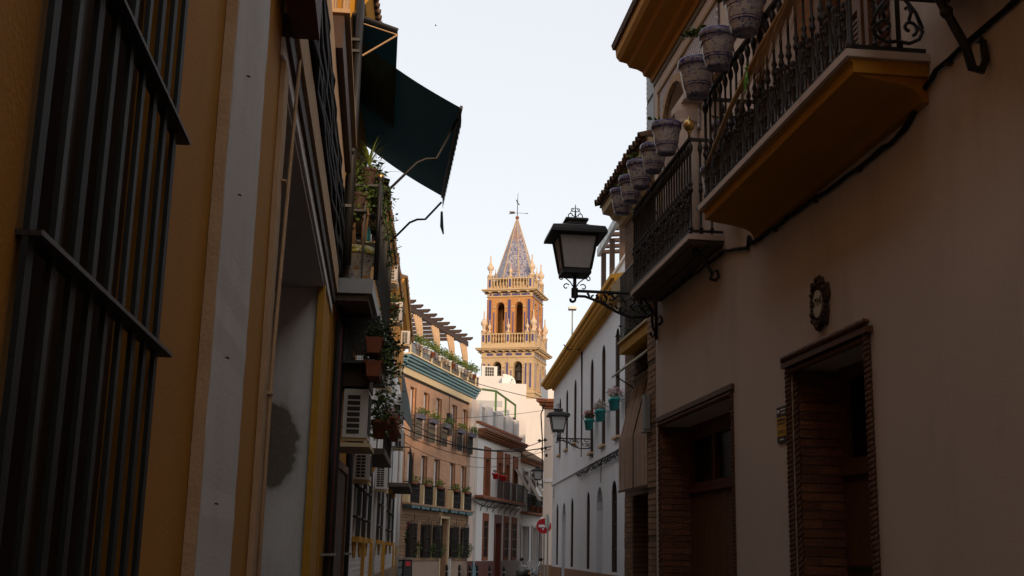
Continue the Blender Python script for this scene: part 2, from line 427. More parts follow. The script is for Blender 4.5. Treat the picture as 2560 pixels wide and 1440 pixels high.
def translucent_cloth(name, col, back):
    m = mat(name, col, rough=.95, var=.25, scale=14)
    t = m.node_tree; b = t.nodes['Principled BSDF']; out = [n for n in t.nodes if n.type == 'OUTPUT_MATERIAL'][0]
    tr = _n(t, 'ShaderNodeBsdfTranslucent'); tr.inputs[0].default_value = (*back, 1)
    ad = _n(t, 'ShaderNodeAddShader'); t.links.new(b.outputs[0], ad.inputs[0]); t.links.new(tr.outputs[0], ad.inputs[1])
    t.links.new(ad.outputs[0], out.inputs[0])
    return m
M['green_cloth'] = translucent_cloth('dark_green_canvas', (.016, .042, .048), (.0016, .0050, .0062))
M['frost'] = translucent_cloth('frosted_lamp_glass', (.5, .5, .51), (.30, .30, .31))
M['cane_screen'] = translucent_cloth('cane_slats', (.60, .46, .36), (.14, .11, .09))
def patched_wall(name, base, patch, centre, r, zr):
    """white paint with an irregular bare-cement repair and damp blotches round it"""
    m = mat(name, base, var=.1, scale=2.5, bump=.25, bscale=60, stain=(.36, .30, .24), stain_amt=.7, streak=1)
    t = m.node_tree; L = t.links.new; b = t.nodes['Principled BSDF']
    src = b.inputs['Base Color'].links[0].from_socket
    pos = _n(t, 'ShaderNodeNewGeometry').outputs['Position']
    no = _n(t, 'ShaderNodeTexNoise'); no.inputs['Scale'].default_value = 7; no.inputs['Detail'].default_value = 7; L(pos, no.inputs['Vector'])
    sb = _n(t, 'ShaderNodeVectorMath', operation='SUBTRACT'); L(pos, sb.inputs[0]); sb.inputs[1].default_value = centre
    ml = _n(t, 'ShaderNodeVectorMath', operation='MULTIPLY'); L(sb.outputs[0], ml.inputs[0]); ml.inputs[1].default_value = (1 / r, 0, 1 / zr)
    ln = _n(t, 'ShaderNodeVectorMath', operation='LENGTH'); L(ml.outputs[0], ln.inputs[0])
    ad = _n(t, 'ShaderNodeMath', operation='MULTIPLY_ADD'); L(no.outputs[0], ad.inputs[0]); ad.inputs[1].default_value = .55; L(ln.outputs['Value'], ad.inputs[2])
    rp = _n(t, 'ShaderNodeValToRGB'); e = rp.color_ramp.elements
    e[0].position = .0; e[0].color = (1, 1, 1, 1); e[1].position = .9; e[1].color = (0, 0, 0, 1)
    for p, v in ((.60, 1), (.635, .55), (.70, .2)):
        x = e.new(p); x.color = (v, v, v, 1)
    mr = _n(t, 'ShaderNodeMath', operation='MULTIPLY'); mr.inputs[1].default_value = .5; L(ad.outputs[0], mr.inputs[0]); L(mr.outputs[0], rp.inputs[0])
    n2 = _n(t, 'ShaderNodeTexNoise'); n2.inputs['Scale'].default_value = 30; n2.inputs['Detail'].default_value = 5; L(pos, n2.inputs['Vector'])
    pc = _n(t, 'ShaderNodeMixRGB'); L(n2.outputs[0], pc.inputs[0]); pc.inputs[1].default_value = (*[c * .7 for c in patch], 1); pc.inputs[2].default_value = (*[c * 1.3 for c in patch], 1)
    mx = _n(t, 'ShaderNodeMixRGB'); L(rp.outputs[0], mx.inputs[0]); L(src, mx.inputs[1]); L(pc.outputs[0], mx.inputs[2])
    L(mx.outputs[0], b.inputs['Base Color'])
    return m
# ============================================================ the ground
struct('ground', MB().box(-400, 400, -60, 700, -.5, 0), M['asphalt'])
struct('road', MB().add([(-.05, -40, .004), (2.3, -40, .004), (2.3, 14, .004), (5.2, 28, .004), (5.9, 46, .004), (12, 66, .004), (10, 66, .004), (1.5, 46, .004), (.2, 26, .004), (-.05, 14, .004)],
       [(0, 1, 2, 9), (9, 2, 3, 8), (8, 3, 4, 7), (7, 4, 5, 6)]), M['asphalt'])
struct('pavement', MB().box(-.645, -.12, -40, 13.9, 0, .12), M['paving'])
struct('kerb', MB().box(-.12, -.02, -40, 13.9, 0, .125), M['kerb'])
struct('pavement', MB().box(2.4, 3.095, -40, 13.1, 0, .12), M['paving'])
struct('kerb', MB().box(2.3, 2.4, -40, 13.1, 0, .125), M['kerb'])

# ============================================================ shared small builders
def grid_brick(w, h, d, m):
    """a brick with slightly eased edges, centred on its front face"""
    e = .004
    mb = MB()
    mb.add([(-w / 2, 0, -h / 2), (w / 2, 0, -h / 2), (w / 2, 0, h / 2), (-w / 2, 0, h / 2),
            (-w / 2 + e, -e * 1.5, -h / 2 + e), (w / 2 - e, -e * 1.5, -h / 2 + e), (w / 2 - e, -e * 1.5, h / 2 - e), (-w / 2 + e, -e * 1.5, h / 2 - e),
            (-w / 2, d, -h / 2), (w / 2, d, -h / 2), (w / 2, d, h / 2), (-w / 2, d, h / 2)],
           [(4, 5, 6, 7), (0, 1, 5, 4), (1, 2, 6, 5), (2, 3, 7, 6), (3, 0, 4, 7), (0, 8, 9, 1), (1, 9, 10, 2), (2, 10, 11, 3), (3, 11, 8, 0)])
    return shared('brick', mb, m)
BRICK_DARK = grid_brick(1, 1, .05, M['brick'])
BRICK_TAN = grid_brick(1, 1, .05, M['brick_tan'])
def lay_bricks(me, parent, origin, right, out, w, h, course=.067, length=.25, joint=.010, gap=(), rot=None):
    """courses of single bricks over a w x h field; origin is its lower corner, out the way it faces"""
    r = Vector(right); o = Vector(out)
    ang = math.atan2(r.y, r.x)
    flip = r.cross(Vector((0, 0, 1))).dot(o) < 0     # brick front faces local -Y
    n = int(h / course)
    for j in range(n):
        z = (j + .5) * course
        if j in gap:
            continue
        x = -(length / 2 if j % 2 else 0)
        while x < w - .01:
            a, b = max(0, x), min(w, x + length)
            x += length
            if b - a < .04:
                continue
            p = Vector(origin) + r * ((a + b) / 2) + Vector((0, 0, z)) + o * random.uniform(-.003, .004)
            inst('brick', me, p, parent, (0, 0, ang + (math.pi if flip else 0)), (b - a - joint, 1, course - joint))
def twist(mb, p0, p1, r, pitch=.055, out=(0, 0, 0)):
    """rope moulding: a two-strand twist from p0 to p1"""
    P0 = mb.P(p0); P1 = mb.P(p1); t = (P1 - P0); ln = t.length; t = t / ln
    a = t.orthogonal().normalized(); b = t.cross(a)
    fr, mb.fr = mb.fr, None
    n = max(4, int(ln / pitch * 4))
    for ph in (0, math.pi):
        mb.tube([P0 + t * (ln * i / n) + (a * math.cos(i * math.pi / 2 * .5 + ph) + b * math.sin(i * math.pi / 2 * .5 + ph)) * r * .5 for i in range(n + 1)], r * .62, 5)
    mb.fr = fr
def scroll_pts(c, r0, r1, a0, a1, n, plane):
    """points of a spiral; plane(x, y) maps to 3-D"""
    out = []
    for i in range(n + 1):
        k = i / n; a = a0 + (a1 - a0) * k; r = r0 + (r1 - r0) * k
        out.append(plane(c[0] + r * math.cos(a), c[1] + r * math.sin(a)))
    return out
def leaves(mb, pts, n, size, spread, seed=0, droop=0., long=1.5):
    """folded leaf blades scattered through the volume round the given points"""
    rn = random.Random(seed)
    for _ in range(n):
        c = Vector(rn.choice(pts))
        d = Vector((rn.gauss(0, 1), rn.gauss(0, 1), rn.gauss(0, .8))).normalized()
        c = c + d * spread * .75 * rn.random() ** .5
        a = Vector((rn.gauss(0, 1), rn.gauss(0, 1), rn.gauss(.1 - droop, .6))).normalized()
        s_ = size * rn.uniform(.55, 1.25)
        q = a.orthogonal().normalized(); q = (Matrix.Rotation(rn.uniform(0, 6.28), 3, a) @ q)
        up = a.cross(q) * s_ * .18
        tip = c + a * s_ * long; m1 = c + a * s_ * long * .5
        mb.add([c, m1 + q * s_ * .42 + up, tip, m1 - q * s_ * .42 + up, m1], [(0, 1, 4), (1, 2, 4), (2, 3, 4), (3, 0, 4)])
def blades(mb, c, n, length, width, seed=0, lean=.7):
    """arching strap leaves from one crown"""
    rn = random.Random(seed); c = Vector(c)
    for i in range(n):
        a = rn.uniform(0, 6.28); L = length * rn.uniform(.6, 1.1); ln = rn.uniform(.25, lean)
        d = Vector((math.cos(a), math.sin(a), 0)); q = Vector((-d.y, d.x, 0)) * width
        pr = None
        for k in range(6):
            t = k / 5
            p = c + d * L * ln * t * (.5 + .5 * t) + Vector((0, 0, L * (t * (1.0) - ln * .9 * t * t)))
            ww = q * (1 - t) * (0.6 + 1.2 * t)
            if pr:
                mb.add([pr[0] - pr[1], pr[0] + pr[1], p + ww, p - ww], [(0, 1, 2, 3)])
            pr = (p, ww)
POT_PROF = [(.078, 0), (.082, .01), (.088, .035), (.094, .06), (.099, .066), (.100, .078), (.104, .088), (.114, .17), (.120, .19), (.124, .215), (.134, .218), (.137, .262), (.132, .27), (.122, .268), (.118, .235), (.02, .23)]
POT_ME = shared('pot_body', MB().lathe(POT_PROF, n=24), M['pot_blue'], True)
SOIL_ME = shared('soil', MB().lathe([(.118, .2), (.118, .236), (.02, .243)], n=14), M['stem'])
def clay_pot(name, label, loc, s=1.0, me=POT_ME, group=None, cat='flower pot', ring=None, soil=True):
    t = thing(name, label, cat, loc, group)
    inst('pot_body', me, loc, t, (random.uniform(-.04, .04), random.uniform(-.04, .04), random.uniform(0, 6)), (s, s, s * random.uniform(.97, 1.05)))
    if soil: inst('soil', SOIL_ME, loc, t, (0, 0, 0), (s, s, s))
    return t

# ============================================================ R1: beige house on the right
R1 = Fr(3.1, 0, 0, -1)
r1 = thing('beige_house', 'beige plastered house with garage, rope-framed door and iron balconies on the right', 'house', (3.1, 5, 0))
mb = MB(R1)
ARCH1 = (11.5, 12.62, 4.7, 6.72, True, .9); ARCH2 = (10.42, 11.06, 4.7, 6.46, True, .9)
GAR = (10.2, 13.0, 0, 3.0, False, .36); DOOR = (7.24, 8.66, 0, 3.02, False, .4); BD = (6.75, 9.1, 4.5, 7.0, False, .28)
mb.wall(-30, 13.17, 0, 7.35, [GAR, DOOR, BD, ARCH1, ARCH2])
mb.shell(-30, 13.17, 7.35, 9)
part('wall', mb, M['beige'], r1)
# eaves: moulded ochre cornice with overhang
ev = part('eaves', MB(R1).prism([(-.02, 7.2), (.03, 7.2), (.05, 7.26), (.12, 7.28), (.14, 7.33), (.2, 7.36), (.3, 7.38), (.33, 7.43), (.42, 7.45), (.46, 7.5), (.47, 7.6), (-.02, 7.6)], -30, 13.22), M['ochre'], r1)
part('roof_slab', MB(R1).prism([(.5, 7.602), (.52, 7.66), (-9, 9.6), (-9, 7.602)], -30, 13.24), M['roof_tile'], r1)
part('roof_sun_block', MB(R1).box(-8, 13.0, -9, -2.6, 7.7, 11.2), M['beige'], r1)  # unseen block added on the roof to keep sun off the left houses
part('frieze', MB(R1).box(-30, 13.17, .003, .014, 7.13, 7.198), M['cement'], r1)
# garage
gar = part('garage_door', MB(R1).box(10.2, 13.0, -.42, -.355, 0, 2.26), M['wood'], r1)
for i in range(14):
    u = 10.2 + i * .2
    inst('plank', BRICK_DARK, R1(u + .1, -.352, 1.12), gar, (0, 0, -math.pi / 2), (.186, .35, 2.2)).data = BRICK_DARK
gp = shared('plank', MB().box(-.093, .093, -.012, .012, -1.1, 1.1), M['wood'])
for o in [c for c in gar.children]:
    o.data = gp; o.scale = (1, 1, 1)
part('rail', MB(R1).box(10.2, 13.0, -.40, -.30, 2.262, 2.36), M['wood_red'], r1)
tr = part('transom', MB(R1).box(10.2, 13.0, -.40, -.33, 2.84, 3.0).box(10.2, 10.3, -.40, -.33, 2.362, 2.838).box(12.9, 13.0, -.40, -.33, 2.362, 2.838)
          .box(11.02, 11.12, -.40, -.33, 2.362, 2.838).box(11.95, 12.05, -.40, -.33, 2.362, 2.838), M['wood_red'], r1)
for a, b in ((10.3, 11.02), (11.12, 11.95), (12.05, 12.9)):
    part('pane', MB(R1).box(a + .002, b - .002, -.39, -.38, 2.364, 2.836), M['glass'], tr)
part('handle', MB(R1).tube([(10.75, -.33, 1.45), (10.75, -.27, 1.45), (10.75, -.27, 1.62), (10.75, -.33, 1.62)], .012), M['iron'], gar)
mb = MB(R1)
twist(mb, (10.2, .0, 0), (10.2, .0, 3.04), .026, .036); twist(mb, (13.0, .0, 0), (13.0, .0, 3.0), .02); twist(mb, (10.2, .0, 3.02), (13.05, .0, 3.02), .026, .036)
part('rope_moulding', mb, M['rope'], r1, True)
part('lintel', MB(R1).box(10.15, 13.07, -.004, .03, 3.05, 3.1), M['rope'], r1)
jb = part('jamb', MB(R1).box(12.985, 13.0, -.36, -.002, 0, 3.0), M['mortar'], r1)
lay_bricks(BRICK_DARK, jb, R1(12.98, -.005, 0), -R1.n, -R1.u, .34, 3.0, .067, .24)
# street door with its thick rope frame
dr = part('door', MB(R1).box(7.24, 8.66, -.46, -.39, 0, 2.2).box(7.24, 7.34, -.46, -.37, 2.2, 3.02).box(8.56, 8.66, -.46, -.37, 2.2, 3.02).box(7.34, 8.56, -.46, -.37, 2.92, 3.02).box(7.24, 8.66, -.44, -.34, 2.203, 2.32), M['wood'], r1)
part('pane', MB(R1).box(7.342, 8.558, -.43, -.42, 2.322, 2.918), M['glass'], dr)
dp = shared('plank', MB().box(-.068, .068, -.012, .012, -1.05, 1.05), M['wood'])
for i in range(10):
    inst('plank', dp, R1(7.31 + i * .142, -.386, 1.1), dr, (0, 0, -math.pi / 2))
for z in (.4, .9, 1.5):
    part('iron_strap', MB(R1).box(7.3, 8.6, -.375, -.366, z, z + .05), M['iron'], dr)
part('handle', MB(R1).tube([(7.7, -.38, 1.5), (7.7, -.31, 1.5), (7.7, -.31, 1.42), (7.7, -.33, 1.36)], .012), M['iron'], dr)
mb = MB(R1)
for uu, rr in ((7.2, .028), (8.7, .028)):
    twist(mb, (uu, .015, 0), (uu, .015, 3.03), rr, .036)
twist(mb, (7.26, -.02, 0), (7.26, -.02, 2.98), .022, .045); twist(mb, (8.64, -.02, 0), (8.64, -.02, 2.98), .022, .045)
twist(mb, (7.15, .04, 3.09), (8.76, .04, 3.09), .026, .035); twist(mb, (7.2, .01, 2.99), (8.7, .01, 2.99), .022, .03)
part('rope_frame', mb, M['rope'], r1, True)
part('frame_fillet', MB(R1).box(7.13, 8.77, .003, .05, 3.02, 3.06), M['rope'], r1)
jb = part('jamb', MB(R1).box(8.645, 8.66, -.39, -.002, 0, 3.0), M['mortar'], r1)
lay_bricks(BRICK_DARK, jb, R1(8.64, -.005, 0), -R1.n, -R1.u, .37, 2.96, .067, .37)
# loggia: back wall, carved lattice panel, column
part('loggia_back', MB(R1).box(10.3, 12.75, -.95, -.9, 4.5, 7.0), brick_mat('loggia_brick', (.16, .06, .035), (.11, .045, .03), (.09, .06, .045), R1), r1)
mb = MB(R1); fr0 = R1
mb.fr = lambda u, o, z: R1(u, o + .014, z)
mb.wall(10.38, 12.8, 5.85, 6.9, [(11.44, 12.68, 5.85, 6.79, True), (10.38, 11.12, 5.85, 6.53, True)], .012)
lp = part('lattice_panel', mb, mat('lilac_grey', (.30, .27, .29), var=.1, scale=8), r1)
mb = MB(R1)
du, dz = .055, .085
def in_arch(u, z):
    for a in ((11.44, 12.68, 6.79), (10.30, 11.12, 6.53)):
        c = (a[0] + a[1]) / 2; r = (a[1] - a[0]) / 2; s_ = a[2] - r
        if abs(u - c) < r and (z < s_ or (u - c) ** 2 + (z - s_) ** 2 < r * r):
            return True
    return False
for i in range(int(2.4 / du)):
    for j in range(int(1.05 / dz)):
        u, z = 10.4 + i * du, 5.87 + j * dz
        for a, b in (((u, z), (u + du / 2, z + dz / 2)), ((u + du / 2, z + dz / 2), (u + du, z)), ((u + du / 2, z + dz / 2), (u, z + dz)), ((u + du / 2, z + dz / 2), (u + du, z + dz))):
            if in_arch((a[0] + b[0]) / 2, (a[1] + b[1]) / 2) or max(a[0], b[0]) > 12.78 or max(a[1], b[1]) > 6.89:
                continue
            dx, dy = b[0] - a[0], b[1] - a[1]; l = math.hypot(dx, dy); nx, ny = -dy / l * .007, dx / l * .007
            mb.add([(a[0] - nx, .016, a[1] - ny), (b[0] - nx, .016, b[1] - ny), (b[0] + nx, .016, b[1] + ny), (a[0] + nx, .016, a[1] + ny), (a[0], .032, a[1]), (b[0], .032, b[1])],
                   [(0, 1, 5, 4), (2, 3, 4, 5), (0, 4, 3), (1, 2, 5)])
part('lattice', mb, mat('lattice_white', (.72, .70, .74), var=.08, scale=8), lp, kind='stuff')
mb = MB(R1)
for c, r, s_ in ((12.06, .6, 6.16), (10.74, .37, 6.14)):
    n = 22
    for k in range(n):
        a0, a1 = math.pi * (k + .08) / n, math.pi * (k + .92) / n
        q = [(c - rr * math.cos(a), s_ + rr * math.sin(a)) for rr, a in ((r - .05, a0), (r + .035, a0), (r + .035, a1), (r - .05, a1))]
        mb.prism(q, .017, .06, 1)
part('voussoir_ring', mb, M['tan'], r1, kind='stuff')
part('panel_frame', MB(R1).box(10.35, 12.84, .003, .05, 6.9, 6.94).box(12.8, 12.84, .003, .045, 4.6, 6.9), M['tan'], r1)
part('column', MB(R1).lathe([(.15, 0), (.15, .06), (.115, .09), (.105, .14), (.105, 1.3), (.1, 1.42), (.12, 1.43), (.12, 1.46), (.13, 1.5), (.14, 1.55), (.14, 1.62)], (11.24, .1, 4.5), 20), M['beige'], r1)
part('impost', MB(R1).box(11.0, 11.55, .003, .2, 6.12, 6.19), M['beige'], r1)
# balcony doorway: brick surround, timber frame, louvred shutters
bd = part('balcony_doorway', MB(R1).box(6.75, 9.1, -.34, -.28, 4.5, 7.0), brick_mat('doorway_brick', (.36, .15, .06), (.27, .11, .05), (.2, .15, .1), R1), r1)
for ua, ub in ((6.8, 7.5), (7.56, 8.2)):
    sh = part('shutter', MB(R1).box(ua, ua + .06, -.26, -.2, 4.5, 6.9).box(ub - .06, ub, -.26, -.2, 4.5, 6.9).box(ua + .06, ub - .06, -.26, -.2, 4.5, 4.62).box(ua + .06, ub - .06, -.26, -.2, 5.5, 5.6), M['wood'], bd)
lv = shared('louvre', MB().box(-.3, .3, -.012, .03, -.004, .004), M['white_warm'])
shs = [c for c in bd.children]
for q, (ua, ub) in enumerate(((6.8, 7.5), (7.56, 8.2))):
    for k in range(20):
        inst('louvre', lv, R1((ua + ub) / 2, -.235, 4.65 + k * .043), shs[q], (0.6, 0, -math.pi / 2), ((ub - ua - .13) / .6, 1, 1))
part('door_post', MB(R1).box(8.24, 8.34, -.27, -.16, 4.5, 6.9), M['wood'], r1)
part('door_post', MB(R1).box(6.7, 6.79, -.27, .03, 4.5, 7.0), M['wood'], r1)
for uu in (6.68, 9.12):
    mb = MB(R1); twist(mb, (uu, .03, 4.5), (uu, .03, 7.0), .04, .09)
    part('rope_column', mb, M['rope'], r1, True)

# ------------------------------------------------------------ balconies of the beige house
BAL = [(.011, 0), (.011, .05), (.02, .06), (.02, .075), (.011, .085), (.011, .42), (.018, .43), (.024, .45), (.018, .47), (.014, .49), (.022, .51), (.014, .53), (.01, .55), (.01, .82), (.02, .85), (.024, .88), (.02, .91), (.01, .93), (.01, .95)]
BAL_ME = shared('baluster', MB().lathe(BAL, n=8), M['iron'], True)
def leaf_casting():
    """cast-iron sprig standing between two balusters"""
    mb = MB()
    pl = lambda x, z: Vector((x, 0, z))
    mb.tube([pl(0, 0), pl(.006, .1), pl(-.004, .2), pl(0, .28)], [.008, .009, .008, .012], 5)
    for sx in (-1, 1):
        mb.tube([pl(sx * x, z) for x, z in ((0, .02), (.03, .06), (.045, .12), (.03, .17), (.012, .15), (.02, .12))], [.007, .008, .008, .007, .006, .006], 5)
        mb.tube([pl(sx * x, z) for x, z in ((0, .14), (.025, .19), (.035, .24), (.018, .27))], [.006, .01, .011, .005], 5)
    mb.ball((0, 0, .29), .02, 6, 5, 1.3)
    for x, z in ((.045, .11), (-.045, .11), (.036, .235), (-.036, .235), (.0, .2)):
        mb.ball((x, .012, z), .015, 5, 4)
    return shared('leaf_casting', mb, M['iron_brown'])
CAST_ME = leaf_casting()
def railing(root, fr, ua, ub, off, z0, h, n_bal, near_panels=True, far_panels=True):
    rl = part('top_rail', MB(fr).box(ua, ub, off - .025, off + .015, z0 + h - .03, z0 + h).box(ua, ua + .03, 0, off - .025, z0 + h - .03, z0 + h - .002).box(ub - .03, ub, 0, off - .025, z0 + h - .03, z0 + h - .002), M['iron'], root)
    part('bottom_rail', MB(fr).box(ua, ub, off - .02, off + .01, z0 + .03, z0 + .055).box(ua, ua + .025, 0, off - .02, z0 + .03, z0 + .053).box(ub - .025, ub, 0, off - .02, z0 + .03, z0 + .053), M['iron'], root)
    k = (h - .03) / .95
    st = (ub - ua - .04) / n_bal
    for i in range(n_bal + 1):
        u = ua + .02 + st * i
        inst('baluster', BAL_ME, fr(u, off - .005, z0 + .0), root, (0, 0, 0), (1.25 if i in (0, n_bal) else 1,) * 2 + (k,))
    for i in range(n_bal):
        u = ua + .02 + st * (i + .5)
        inst('leaf_casting', CAST_ME, fr(u, off - .004, z0 + .055), root, (0, 0, fr.rotz() + (math.pi if i % 2 else 0)), (1, 1, 1.0 + .12 * (i % 3)))
    m = max(2, int(off / st))
    for end in (ua + .015, ub - .015):
        for i in range(1, m):
            inst('baluster', BAL_ME, fr(end, off * i / m, z0), root, (0, 0, 0), (1, 1, k))
    return rl
def end_scroll(root, fr, u, w_, z0, h):
    """wrought heart-and-scroll panel closing the end of a balcony; spans o = 0..w_"""
    mb = MB(fr)
    pl = lambda x, z: (u, w_ * .5 + x, z0 + z)
    for sx in (-1, 1):
        P = lambda x, z: pl(sx * x, z)
        mb.tube([P(.0, .06), P(.07, .05), P(.13, .08), P(.155, .13), P(.13, .17)] , .012, 6)
        mb.tube([P(.155, .15), P(.12, .25), P(.05, .34), P(.0, .40)], .012, 6)
        mb.tube(scroll_pts((.075, .15), .052, .018, -1.2, 4.6, 14, P), .011, 6)
        mb.tube([P(.075, .2), P(.09, .25), P(.075, .29), P(.055, .27)], .012, 6)
        mb.tube(scroll_pts((.055, .43), .05, .015, -2.4, 3.4, 12, P), .011, 6)
        mb.ball(fr(*pl(sx * .075, .15)), .026, 6, 5) if False else None
    mb.tube([pl(0, .03), pl(0, h - .03)], .011, 6)
    for z in (.16, .40, .5):
        mb.add([], [])
    part('scroll_panel', mb, M['iron'], root, True)

b1 = thing('iron_balcony', 'long iron balcony with ochre moulded underside and blue pots, above the street door', 'balcony', R1(7.8, .25, 4.2))
part('slab', MB(R1).box(6.15, 9.42, .003, .51, 4.455, 4.5), M['beige'], b1)
part('fascia', MB(R1).prism([(.003, 4.452), (.48, 4.452), (.482, 4.44), (.46, 4.43), (.46, 4.37), (.003, 4.37)], 6.18, 9.39), M['ochre_trim'], b1)
part('moulded_soffit', MB(R1).prism([(.003, 4.368), (.44, 4.368), (.41, 4.355), (.3, 4.34), (.2, 4.325), (.12, 4.305), (.07, 4.28), (.05, 4.25), (.045, 4.225), (.003, 4.21)], 6.2, 9.37), M['ochre'], b1)
railing(b1, R1, 6.2, 9.36, .46, 4.5, .96, 21)
end_scroll(b1, R1, 6.2, .34, 4.53, .93)
part('end_post', MB(R1).lathe([(.03, 0), (.03, .06), (.018, .09), (.018, .45), (.03, .48), (.018, .5), (.018, .98), (.03, 1.0), (.001, 1.06)], (6.21, .46, 4.5), 10), M['iron'], b1, True)

b2 = thing('iron_balcony', 'narrow iron balcony with tiled soffit and scroll brackets below the lattice arches', 'balcony', R1(11.6, .17, 4.3))
part('slab', MB(R1).box(10.36, 12.95, .003, .345, 4.47, 4.52), M['beige'], b2)
so = part('tiled_soffit', MB(R1).box(10.38, 12.93, .003, .32, 4.435, 4.468), M['slate'], b2)
tl = shared('tile', MB().box(-.205, .205, -.065, .065, -.008, .008), M['slate'])
for i in range(6):
    for j in range(2):
        inst('tile', tl, R1(10.6 + i * .425, .085 + j * .15, 4.427), so, (0, 0, R1.rotz()))
railing(b2, R1, 10.4, 12.92, .31, 4.52, .96, 24)
def bracket(root, fr, u, off, zt, drop, r=.016):
    mb = MB(fr)
    mb.tube([(u, off, zt), (u, off - .02, zt - .03), (u, off * .62, zt - drop * .45), (u, off * .35, zt - drop * .78), (u, .1, zt - drop * .98), (u, .05, zt - drop), (u, .025, zt - drop * .9), (u, .03, zt - drop * .72), (u, .055, zt - drop * .7)],
            [r, r, r * 1.15, r * 1.2, r * 1.2, r * 1.1, r, r * .9, r * 1.2], 7)
    mb.tube([(u, off, zt - .01), (u, off + .03, zt - .03), (u, off + .035, zt - .07), (u, off + .01, zt - .08)], r, 6)
    mb.ball((u, off * .62, zt - drop * .45), r * 1.7, 7, 5)
    part('bracket', mb, M['iron'], root, True)
for u in (10.5, 12.75):
    bracket(b2, R1, u, .24, 4.42, .3)
b3 = thing('iron_balcony', 'dark tiled balcony underside on a scroll bracket at the upper right corner', 'balcony', R1(4.6, .2, 4.1))
part('slab', MB(R1).box(2.4, 5.93, .003, .5, 4.76, 4.81), M['beige'], b3)
so = part('tiled_soffit', MB(R1).box(2.42, 5.91, .003, .48, 4.7, 4.758), M['wood_dark'], b3)
for i in range(7):
    for j in range(2):
        inst('tile', tl, R1(2.68 + i * .47, .13 + j * .21, 4.692), so, (0, 0, R1.rotz()), (1.1, 1.5, 1))
railing(b3, R1, 2.45, 5.88, .46, 4.81, .96, 22)
bracket(b3, R1, 5.5, .36, 4.7, .58, .022)

# pots hung on the two railings
def pot_ring(root, loc, to):
    mb = MB()
    c = Vector(loc)
    mb.tube([c + Vector((.128 * math.cos(a), .128 * math.sin(a), .2)) for a in [k * math.pi / 8 for k in range(17)]], .005, 5)
    mb.tube([c + Vector((.128, 0, .2)), Vector(to)], .005, 5); mb.tube([c + Vector((.11, 0, .12)), Vector(to) + Vector((0, 0, -.08))], .005, 5)
    part('hanging_ring', mb, M['iron'], root)
def sprig(root, c, dirs, seed, n=14, size=.03, m='leaf', bare=False):
    rn = random.Random(seed); c = Vector(c)
    st = MB(); lf = MB()
    for d in dirs:
        p = c.copy(); pts = [p.copy()]; dd = Vector(d)
        for k in range(4):
            p = p + dd * .25 + Vector((rn.gauss(0, .012), rn.gauss(0, .012), rn.gauss(.004, .012)))
            pts.append(p.copy())
        st.tube(pts, [.006, .005, .0045, .004, .003], 5)
        if not bare:
            leaves(lf, pts[2:], n, size, .05, seed + int(d[1] * 100))
    part('stem', st, M['stem'], root)
    if not bare: part('foliage', lf, M[m], root)
P1 = [((2.5, 7.76, 5.32), 'largest blue painted pot hung on the long balcony, nearest the door', [(-.12, .12, .1), (-.16, .02, .08)]),
      ((2.5, 8.46, 5.34), 'second blue painted pot from the near end of the long balcony', [(-.2, .12, .05), (-.13, .2, .1)]),
      ((2.5, 9.06, 5.34), 'blue painted pot hung on the far end of the long balcony', [(-.1, .25, -.03)]),
      ((2.5, 7.1, 5.32), 'blue painted pot cut by the top edge of the photo', [(-.05, .05, .12)])]
for q, (p, lab, ds) in enumerate(P1):
    t = clay_pot('painted_pot', lab, p, (1.17, 1.1, 1.14, 1.12)[q], group='blue painted pots hung on the long balcony')
    pot_ring(t, p, (2.64, p[1], p[2] + .13))
    sprig(t, Vector(p) + Vector((0, 0, .26)), ds, q, 26, .05, bare=(q == 2))
P2 = [(10.85, 'blue painted pot nearest the camera on the narrow balcony'), (11.42, 'second blue painted pot on the narrow balcony'), (11.98, 'middle blue painted pot of five on the narrow balcony'),
      (12.52, 'fourth blue painted pot on the narrow balcony'), (13.0, 'last blue painted pot on the narrow balcony, closest to the lamp')]
for q, (y, lab) in enumerate(P2):
    p = (2.66, y - .05, 5.44)
    t = clay_pot('painted_pot', lab, p, (1.12, 1.04, 1.1, 1.06, 1.08)[q], group='blue painted pots hung on the narrow balcony')
    pot_ring(t, p, (2.78, p[1], p[2] + .13))
    sprig(t, Vector(p) + Vector((0, 0, .26)), [(-.1, .08, .04), (-.05, .12, .08)][:1 + q % 2], 20 + q, 22, .042, bare=(q == 1))
for q, (y, z, lab) in enumerate(((9.6, 5.02, 'blue painted pot on the ledge behind the long balcony bars'), (9.95, 4.72, 'blue painted pot on the lower ledge beside the column'))):
    t = clay_pot('painted_pot', lab, (2.92, y, z), 1.15)
    lf = MB(); leaves(lf, [Vector((2.92, y, z + .33))], 60, .04, .14, 40 + q); part('foliage', lf, M['leaf_lime'], t)
part('pot_shelf', MB(R1).box(9.45, 9.75, .003, .34, 4.97, 5.0).box(9.8, 10.1, .003, .34, 4.67, 4.7), M['iron'], r1)
o = part('brass_ball', MB().lathe([(.012, 0), (.012, .05), (.022, .055), (.012, .065), (.03, .075), (.048, .1), (.055, .13), (.048, .16), (.03, .183), (.012, .19), (.006, .22)], R1(10.42, .31, 5.48), 16), M['brass'], None, True)
tag(o, 'round brass finial on the corner post of the narrow balcony', 'finial')

